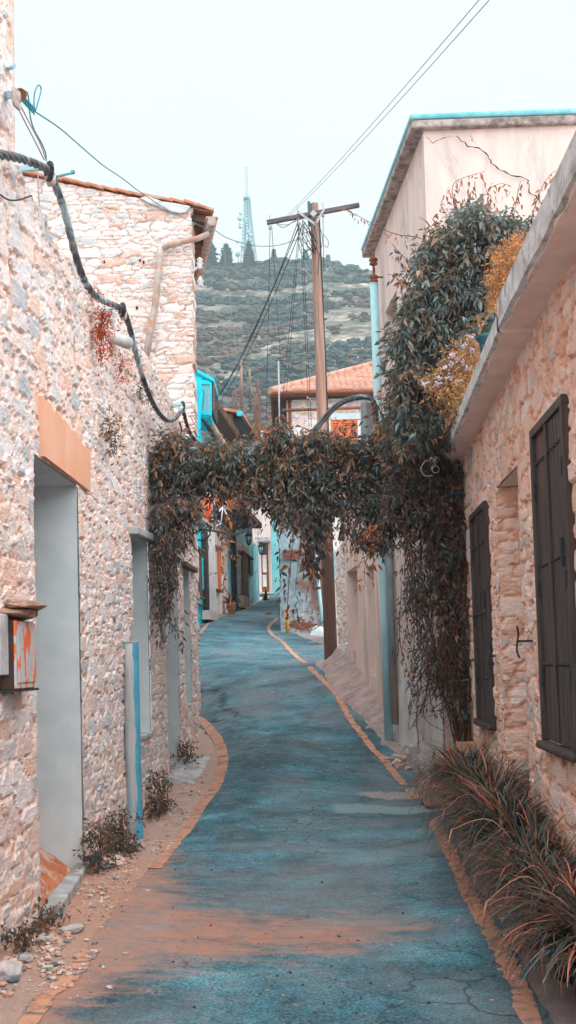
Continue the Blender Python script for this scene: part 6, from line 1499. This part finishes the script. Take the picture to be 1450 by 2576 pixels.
# strands: (pixel path, depth, leaf spacing, leaf size, palette)
stems = MB(); strand_pts = []
def strand(pts, Y, sp_=.05, size=(.05,.085), pal=LOW, r=.004, Y1=None, nl=3):
    Y1 = Y if Y1 is None else Y1; n = len(pts)
    p3 = spline([P(x, y, Y+(Y1-Y)*i/(n-1)) for i, (x, y) in enumerate(pts)], 7); stems.tube(p3, [r*(1-.5*i/len(p3)) for i in range(len(p3))], 4, False)
    acc = 0; C = []
    for a, b_ in zip(p3[:-1], p3[1:]):
        acc += (b_-a).length
        while acc > sp_: acc -= sp_; C.append(tuple(b_+Vector((rs.normal()*.01, rs.normal()*.01, rs.normal()*.01))))
    if C: parts.append(clusters(np.array(C), rs, nl, size, pal=pal, down=.9))
RD = random.Random(3)
for i in range(34):   # left hanging curtain
    x = RD.uniform(388, 500); y0 = RD.uniform(1200, 1290); ln_ = RD.choice([60,110,160,220]) if x < 450 else RD.choice([40,70,110])
    strand([(x, y0), (x+RD.uniform(-10,10), y0+ln_*.5), (x+RD.uniform(-16,16), y0+ln_)], RD.uniform(11.3,11.9), .06, (.04,.07))
for (pts) in ([(400,1280),(402,1400),(392,1500),(400,1570),(412,1620)], [(425,1280),(432,1400),(425,1480),(440,1560),(458,1600)], [(410,1300),(420,1430),(414,1520),(430,1570),(445,1585)], [(390,1350),(395,1450),(388,1490)]): strand(pts, 11.35, .045, (.05,.08))
for i in range(60):   # along the underside
    x = RD.uniform(520, 1150); y0 = RD.uniform(1210, 1300); ln_ = RD.uniform(30, 110)
    if 560 < x < 690 and ln_ > 60: ln_ = 45
    strand([(x, y0), (x+RD.uniform(-12,12), y0+ln_*.5), (x+RD.uniform(-22,22), y0+ln_)], RD.uniform(11.3,12.2), .06, (.045,.08))
for i in range(52):   # right curtain
    x = RD.uniform(1010, 1180); y0 = RD.uniform(1290, 1480); ln_ = RD.uniform(120, 340)
    strand([(x, y0), (x+RD.uniform(-14,20), y0+ln_*.5), (min(1195, x+RD.uniform(-20,50)), min(1830, y0+ln_))], RD.uniform(10.95,11.3), .07, (.035,.065), nl=3)
for i in range(60):   # bare tangled twigs low right
    x = RD.uniform(1070, 1180); y0 = RD.uniform(1550, 1700); strand([(x, y0), (x+RD.uniform(-30,30), y0+60), (x+RD.uniform(-60,40), y0+RD.uniform(80,150)), (x+RD.uniform(-60,60), y0+RD.uniform(60,170))], RD.uniform(10.9,11.2), .4, (.03,.05), r=.005, nl=2)
OR = [((176,112,66),.6),((140,92,62),.4)]; BR = [((110,70,54),.5),((80,66,62),.3),((60,78,82),.2)]
strand([(742,1280),(735,1380),(728,1450),(724,1520),(722,1580)], 11.0, .13, (.06,.10), BR, .005); strand([(765,1290),(752,1400),(742,1500)], 11.1, .16, (.06,.09), BR, .004); strand([(780,1300),(772,1400),(782,1470),(798,1490)], 11.2, .10, (.07,.1), BR)
strand([(558,1330),(572,1370),(590,1400),(600,1430)], 8.5, .05, (.035,.06), OR, .003); strand([(560,1345),(556,1400),(562,1430)], 8.5, .05, (.035,.055), OR, .003); strand([(570,1440),(562,1470),(575,1490),(590,1500)], 8.6, .05, (.035,.055), OR, .003); strand([(560,1250),(565,1300),(558,1345)], 9.0, .08, (.05,.08), OR, .003)
strand([(690,1320),(702,1370),(704,1430),(706,1480)], 11.0, .10, (.05,.08), BR, .003)
strand([(960,1290),(930,1350),(910,1372),(885,1385)], 11.2, .05, (.05,.085), OR[:1]+[((120,84,62),.4)], .004); strand([(960,1330),(925,1400),(918,1450),(922,1475)], 11.1, .05, (.05,.08), OR)
# shoots above the bulk and to the left
for pts in ([(1150,540),(1138,480),(1150,455),(1190,440),(1220,432)], [(1180,545),(1178,500),(1200,465)], [(1195,540),(1235,500),(1225,480),(1260,462),(1285,470)], [(1140,560),(1110,520),(1120,490)], [(1290,560),(1300,500),(1310,455)], [(1330,570),(1360,480),(1385,440),(1400,430)], [(1110,600),(1075,560),(1055,545)], [(1380,500),(1400,440),(1430,410),(1440,440)]): strand(pts, 10.7, .05, (.05,.08), RUST, .004)
for pts in ([(1130,640),(1060,600),(1000,590),(950,570),(905,545),(868,528)],): strand(pts, 10.9, .10, (.035,.06), RUST, .005, Y1=12.2)
for pts in ([(1060,680),(1010,640),(985,610)], [(1050,760),(1000,700),(975,690)], [(1000,950),(970,930),(955,900)], [(990,1000),(965,1010),(958,1050)], [(1010,850),(975,820)], [(1030,720),(1005,690),(990,700)], [(960,1100),(945,1010)], [(690,1110),(700,1060),(712,1040)], [(660,1110),(640,1060)], [(860,1090),(885,1060),(900,1075)], [(540,1120),(560,1090)], [(470,1110),(430,1080),(410,1090)], [(780,1110),(760,1075)], [(830,1100),(850,1065),(840,1050)]): strand(pts, 11.3 if pts[0][0] < 950 else 10.7, .045, (.05,.085), RUST, .004)
# woody stems of the vine
wood = MB()
for i in range(16):
    x = RD.uniform(1120, 1178); pts = [(x-RD.uniform(20,100), 1120+RD.uniform(-40,80)), (x-30, 1230), (x+RD.uniform(-20,10), 1350), (x+RD.uniform(-15,12), 1500), (x+RD.uniform(-12,15), 1680), (1165+RD.uniform(-20,20), 1880)]
    wood.tube(spline([P(a, b_, 11.15+RD.uniform(-.1,.1)) for a, b_ in pts], 6), RD.uniform(.006,.016), 5)
for i in range(26):
    x = RD.uniform(400, 1120); y = RD.uniform(1130, 1250); wood.tube(spline([P(x, y, 12), P(x+60, y+RD.uniform(-40,40), 11.9), P(x+130, y+RD.uniform(-40,40), 12), P(min(x+200,1180), y+RD.uniform(-40,60), 11.9)], 6), RD.uniform(.004,.010), 5)
for i in range(16):
    wood.tube(spline([P(1120+RD.uniform(-40,40), 1200, 11.1), P(1100+RD.uniform(-60,60), 1000, 11.0), P(1150+RD.uniform(-80,80), 800, 10.9), P(1200+RD.uniform(-90,90), 620, 10.8)], 8), RD.uniform(.004,.010), 5)
wood.tube([P(383,1147,11.9), P(460,1150,11.95), P(700,1165,12), P(960,1175,12)], .008, 5)
vt = thing('climbing_vine', 'dense dark climbing vine arching across the lane between the two sides', 'vine', tuple(P(1165, 1880, 11.15)))
def join(parts):
    V = []; Fq = []; C = []; o = 0
    for v, f, c in parts: V.append(v); Fq.append(f+o); C.append(c); o += len(v)
    return np.concatenate(V), np.concatenate(Fq), np.concatenate(C)
V, Fq, C = join(parts); print('vine leaves', len(V)//8)
mesh_np('foliage', V, Fq, M['leaf'], vt, attrs={'tone': C}); 
o = stems.build('twigs', M['stem'], vt); o['kind'] = 'stuff'; o = wood.build('stem', M['stem'], vt)
# ---- terrace plants on the right roof
ZR = ZB_far+.12
def bush(name, lab, poly, n, Y0, Y1, pal, ln, extra=None, nl=5, cat='plant', pot=None, grp=None):
    x = sum(p[0] for p in poly)/len(poly); y = max(p[1] for p in poly); b_ = P(x, y, (Y0+Y1)/2)
    t = thing(name, lab, cat, tuple(b_), grp); sp3 = sample(poly, n, rs, Y0, Y1, clump=.07, thr=.42); sp3 = sp3+rs.normal(size=sp3.shape)*np.array([.035,.09,.045]); pr = [clusters(sp3, rs, nl, ln, pal=pal, down=-.2)]
    V, Fq, C = join(pr); mesh_np('foliage', V, Fq, M['leaf'], t, attrs={'tone': C})
    mb = MB(); 
    for i in range(10):
        q = poly[i % len(poly)]; mb.tube(spline([b_, P((x+q[0])/2, (y+q[1])/2+10, (Y0+Y1)/2), P(q[0]*.9+x*.1, q[1]*.9+y*.1, (Y0+Y1)/2)], 5), .006, 5)
    mb.build('stem', M['stem'], t); return t
ORG_ = [((200,140,84),.35),((172,118,76),.35),((120,104,80),.3)]
bush('potted_shrub', 'orange leaved shrub on the terrace above the concrete eave, right of the vine', [(1240,720),(1250,650),(1290,620),(1330,605),(1340,640),(1318,700),(1285,770),(1262,790),(1240,780)], 900, 8.6, 9.3, ORG_, (.02,.04), cat='shrub')
t = bush('flowering_shrub', 'flowering shrub with lilac white blossom heads leaning over the eave', [(1060,965),(1110,940),(1150,890),(1180,850),(1215,840),(1225,880),(1200,950),(1180,1010),(1140,1050),(1120,1030),(1140,980),(1100,985)], 1500, 9.5, 10.1, [((186,140,92),.35),((206,160,110),.2),((150,124,96),.3),((110,120,112),.15)], (.022,.045), cat='shrub')
for i, (x, y) in enumerate(((1183,846),(1165,872),(1150,905),(1162,912),(1135,915),(1120,925),(1105,950),(1100,965),(1070,968),(1188,880),(1140,895),(1175,925),(1155,960),(1206,862),(1128,950))):
    mb = MB(); c = P(x, y, 9.5)
    for k in range(12): mb.ball(c+Vector((RD.gauss(0,.014), RD.gauss(0,.014), RD.gauss(0,.012))), .009, 6)
    mb.build('blossom', simple('blossom', L((212,204,228)), None, 10, .8, bmp=0) if i == 0 else bpy.data.materials['blossom'], t)
c = P(1238, 905, 8.35)
t = thing('plant_pot', 'teal plastic plant pot with broad leaves peeking over the concrete eave', 'plant pot', tuple(c))
mb = MB(); mb.lathe(c, [(.07,0),(.095,.15),(.11,.155),(.11,.175),(.09,.175)], 20); mb.build('pot', M['pot_teal'], t)
n = 60; ctr = np.array(c)+np.array([[0,0,.2]])+rs.normal(size=(n,3))*np.array([.06,.06,.05]); V, Fq, C = leaves(ctr, rs.normal(size=(n,3))+np.array([[0,0,.4]]), np.full(n,.09), np.full(n,.05), np.array([L(q) for q in rs.choice([(60,92,98),(74,84,78),(190,140,80)], n)]) if False else np.array([L([(60,92,98),(74,84,78),(150,120,80)][i%3]) for i in range(n)]), rs)
mesh_np('foliage', V, Fq, M['leaf'], t, attrs={'tone': C})
# far pot plant leaves
t = [o for o in bpy.data.objects if o.name.startswith('potted_plant')][0]; q = Vector(t.location); n = 40
ctr = np.array(q)+np.array([[0,0,.36]])+rs.normal(size=(n,3))*.03; V, Fq, C = leaves(ctr, rs.normal(size=(n,3))+np.array([[0,0,.6]]), np.full(n,.34), np.full(n,.06), np.array([L([(50,80,84),(60,60,56)][i%2]) for i in range(n)]), rs); mesh_np('foliage', V, Fq, M['leaf'], t, attrs={'tone': C})
# ---- grasses in pots along the right wall
def grass_mesh(rs, n=230, L0=.42):
    V = []; Fq = []; C = []
    seg = 7
    pal = [(84,92,84),(106,86,70),(64,80,80),(116,92,72),(100,120,118),(78,62,54),(140,106,84),(70,90,90)]
    for i in range(n):
        a = rs.uniform(0, 6.283); r0 = rs.uniform(0, .09); l = L0*rs.uniform(.7, 1.35); el = rs.uniform(.75, 1.55); w = rs.uniform(.0025, .0075)
        p = np.array([math.cos(a)*r0, math.sin(a)*r0, 0]); a += rs.normal()*.4; kink = rs.integers(2, 6) if rs.random() < .22 else 99; sw = rs.normal()*.09; side = np.array([-math.sin(a), math.cos(a), 0]); c = np.array(L(pal[rs.integers(0, len(pal))]))*rs.uniform(.6,1.35)
        pink = rs.random() < .10; b0 = len(V); dr = rs.uniform(.16, .36)
        for k in range(seg+1):
            t = k/seg; ww = w*(1-t)**.6*(1.2 if k else .8)+.0006
            V += [p+side*ww, p-side*ww]; cc = c if not (pink and t > .5) else np.array(L((214,128,108)))
            C += [cc, cc]; d = np.array([math.cos(a)*math.cos(el), math.sin(a)*math.cos(el), math.sin(el)]); p = p+d*l/seg; el -= dr*(1 if k != kink else 4.5); a += sw
        Fq += [[b0+2*k, b0+2*k+1, b0+2*k+3, b0+2*k+2] for k in range(seg)]
    return np.array(V), np.array(Fq), np.clip(np.array(C), 0, 1)
gnames = ['farthest pot of arching brown grass, at the foot of the vine','second pot of drooping grass from the far end, hanging over the orange line','third pot of drooping grass from the far end of the row','fourth pot of grass from the far end, below the niche','fifth pot of grass from the far end, right of the orange line','sixth pot of grass from the far end, under the large shutter','seventh pot of grass, third from the near end of the row','eighth pot of grass, next to last at the right edge','nearest pot of grass at the bottom right corner']
for i, Y in enumerate((10.15, 9.35, 8.6, 7.95, 7.35, 6.75, 6.2, 5.65, 5.15)):
    off = .20+.04*math.sin(i*2.3); q = RW.at(Y, 0, off); q.z = gz1(q.x, q.y)
    t = thing('potted_grass', gnames[i], 'potted grass', tuple(q), 'potted grasses along the right wall')
    hp = .24
    mb = MB(); mb.lathe(q, [(.085,0),(.12,hp-.03),(.132,hp-.03),(.132,hp),(.11,hp),(.10,hp-.03)], 20); mb.build('pot', M['pot'], t)
    V, Fq, C = grass_mesh(rs, 760, .56 if i < 5 else .46)
    mesh_np('grass', V+np.array([q.x, q.y, q.z+hp-.03]), Fq, M['blade'], t, attrs={'tone': C})
    if i in (1, 3, 5, 7):
        mb = MB()
        for k in range(4):
            a = RD.uniform(0, 6.3); e = q+Vector((math.cos(a)*.38-.1, math.sin(a)*.35, hp+RD.uniform(-.05,.3))); mb.tube(spline([q+Vector((0,0,hp)), (q+e)/2+Vector((0,0,.3)), e], 5), .003, 4)
            mb.tube([e, e+Vector((-.03,-.02,-.09))], [.006,.002], 5)
        mb.build('seed_head', M['terracotta'], t)
# low stone ledge by the right wall near the corner of the picture
mb = MB(); le = [RW.at(y, gz1(RW.at(y,0).x-.1, y)-.05, 0) for y in (2.5, 6.6)]; le2 = [RW.at(y, gz1(RW.at(y,0).x-.1, y)-.05, .16) for y in (2.5, 6.6)]; mb.prism([le[0], le[1], le2[1], le2[0]], (0,0,.14)); tag(mb.build('ledge', M['soffit'], None, .02), 'low pinkish ledge under the nearest grass pots at the right wall', 'ledge')
# ---- weeds on and at the foot of the left wall
def weed(px, py, rad, h, n, lab, pal, onwall=False, ln=(.03,.055)):
    b_ = LW.pt(px, py, off=.06) if onwall else LW.pt(px, py, off=.1)
    if not onwall: b_.z = gz1(b_.x, b_.y)
    t = thing('weed', lab, 'weed', tuple(b_), 'weeds on and below the left wall'); ctr = rs.normal(size=(n,3))*np.array([.06, rad, 0])+np.array(b_)
    if onwall: ctr[:,2] += rs.normal(size=n)*h*.5; ctr[:,0] = np.abs(ctr[:,0]-b_.x)+b_.x-.02
    else: ctr[:,2] += h*rs.random(n)**1.7
    V, Fq, C = clusters(ctr, rs, 4, ln, pal=pal, down=.1); mesh_np('foliage', V, Fq, M['leaf'], t, attrs={'tone': C})
    mb = MB()
    for i in range(7):
        e = b_+Vector((RD.gauss(.03,.03), RD.gauss(0,rad*.7), (h*RD.uniform(.3,1.1)) if not onwall else RD.gauss(0,h*.4))); mb.tube([b_, (b_+e)/2+Vector((.02,0,.02)), e], .003, 4)
    mb.build('stem', M['stem'], t)
WP = [((84,84,76),.3),((110,86,68),.3),((70,90,92),.2),((128,96,74),.2)]; RR = [((206,96,58),.5),((180,84,54),.3),((150,90,66),.2)]
weed(245,2185,.10,.34,120,'tall weeds at the wall foot between the near doorway and the grey pipe',WP)
weed(300,2120,.17,.32,190,'broad weeds at the foot of the upright grey pipe',WP)
weed(400,2010,.2,.42,200,'rusty weeds at the wall foot below the second opening',WP)
weed(470,1905,.22,.28,140,'low green weeds beside the third opening',WP)
weed(55,2310,.07,.16,60,'dark moss like weeds at the near wall foot beside the threshold',WP)
weed(249,832,.035,.26,210,'rust red dry tuft hanging on the wall left of the white drain stub',RR,True,(.02,.035))
weed(273,1090,.14,.2,90,'brown dry tuft growing from the wall right of the orange lintel',WP,True,(.02,.04))
weed(300,930,.12,.16,50,'small rusty sprig on the wall below the white drain stub',RR,True,(.02,.03))
weed(350,990,.2,.2,50,'sparse dry sprigs on the wall under the sagging cable',WP,True,(.02,.03))
weed(110,2270,.08,.12,40,'tiny green tuft at the near end of the concrete threshold',WP)
# fallen leaves
n = 260; xs = rs.uniform(380, 1300, n); ys = rs.uniform(1700, 2560, n); ctr = []
for x, y in zip(xs, ys):
    g_ = G(x, y)
    if xl(g_.y)-.3 < g_.x < xr(g_.y)+.5: ctr.append((g_.x, g_.y, g_.z+.008))
ctr = np.array(ctr); n = len(ctr); V, Fq, C = leaves(ctr, rs.normal(size=(n,3))*np.array([1,1,.05]), rs.uniform(.012,.03,n), rs.uniform(.006,.014,n), np.array([L([(60,54,52),(150,104,80),(40,52,58),(186,170,160)][i%4]) for i in range(n)]), rs)
o = mesh_np('leaf_litter', V, Fq, M['leaf'], attrs={'tone': C}); tag(o, 'scattered dry leaves and specks on the lane', None, None, 'stuff')
SKY_STR, SUN_STR, EXPO, HAZE = 0.112, 2.6, 1.10, 0.0008
# ================================================================== LIGHT, SKY, AIR
w = bpy.data.worlds.new('World'); sc.world = w; w.use_nodes = True
nt = w.node_tree; bg = nt.nodes['Background']
SUN_EL, SUN_AZ = R(56), R(140)   # azimuth clockwise from +Y (behind the camera, to the right)
sky = nt.nodes.new('ShaderNodeTexSky'); sky.sky_type = 'NISHITA'; sky.sun_disc = False
sky.sun_elevation = SUN_EL; sky.sun_rotation = SUN_AZ; sky.dust_density = 3; sky.air_density = 1
hs = nt.nodes.new('ShaderNodeHueSaturation'); hs.inputs['Saturation'].default_value = .2
nt.links.new(sky.outputs[0], hs.inputs['Color'])
mx = nt.nodes.new('ShaderNodeMix'); mx.data_type = 'RGBA'; mx.inputs[0].default_value = .8   # even cloud deck
nt.links.new(hs.outputs[0], mx.inputs[6])
tc = nt.nodes.new('ShaderNodeTexCoord'); nz = nt.nodes.new('ShaderNodeTexNoise'); nz.inputs['Scale'].default_value = 1.6; nz.inputs['Detail'].default_value = 5
nt.links.new(tc.outputs['Generated'], nz.inputs['Vector'])
rp = nt.nodes.new('ShaderNodeValToRGB'); rp.color_ramp.elements[0].position = .3; rp.color_ramp.elements[0].color = (4.8*.88, 4.8*.975, 4.8*1.0, 1); rp.color_ramp.elements[1].position = .7; rp.color_ramp.elements[1].color = (4.8*.97, 4.8*1.0, 4.8, 1)
nt.links.new(nz.outputs['Fac'], rp.inputs[0]); nt.links.new(rp.outputs[0], mx.inputs[7])
nt.links.new(mx.outputs[2], bg.inputs['Color']); bg.inputs['Strength'].default_value = SKY_STR
sl_ = bpy.data.lights.new('sun', 'SUN'); so_ = bpy.data.objects.new('sun', sl_); COL.objects.link(so_)
sl_.energy = SUN_STR; sl_.angle = R(115); sl_.color = (1, .94, .915)
d = Vector((math.sin(SUN_AZ)*math.cos(SUN_EL), math.cos(SUN_AZ)*math.cos(SUN_EL), math.sin(SUN_EL)))
so_.rotation_euler = (-d).to_track_quat('-Z', 'Y').to_euler()
if HAZE:
    mb = MB(); mb.box((0, 300, 88), (1600, 1000, 216)); hz = mb.build('haze', None)
    hz.data.materials.clear(); m_ = bpy.data.materials.new('haze'); m_.use_nodes = True; nt = m_.node_tree
    nt.nodes.remove(nt.nodes['Principled BSDF']); pv = nt.nodes.new('ShaderNodeVolumePrincipled')
    pv.inputs['Density'].default_value = HAZE; pv.inputs['Color'].default_value = (.72, .93, .97, 1); pv.inputs['Anisotropy'].default_value = .2
    nt.links.new(pv.outputs[0], nt.nodes['Material Output'].inputs['Volume']); hz.data.materials.append(m_)
    tag(hz, 'thin bluish air over the valley', None, None, 'stuff')
vs_ = sc.view_settings; vs_.view_transform = 'Standard'; vs_.look = 'None'; vs_.exposure = EXPO; vs_.gamma = 1
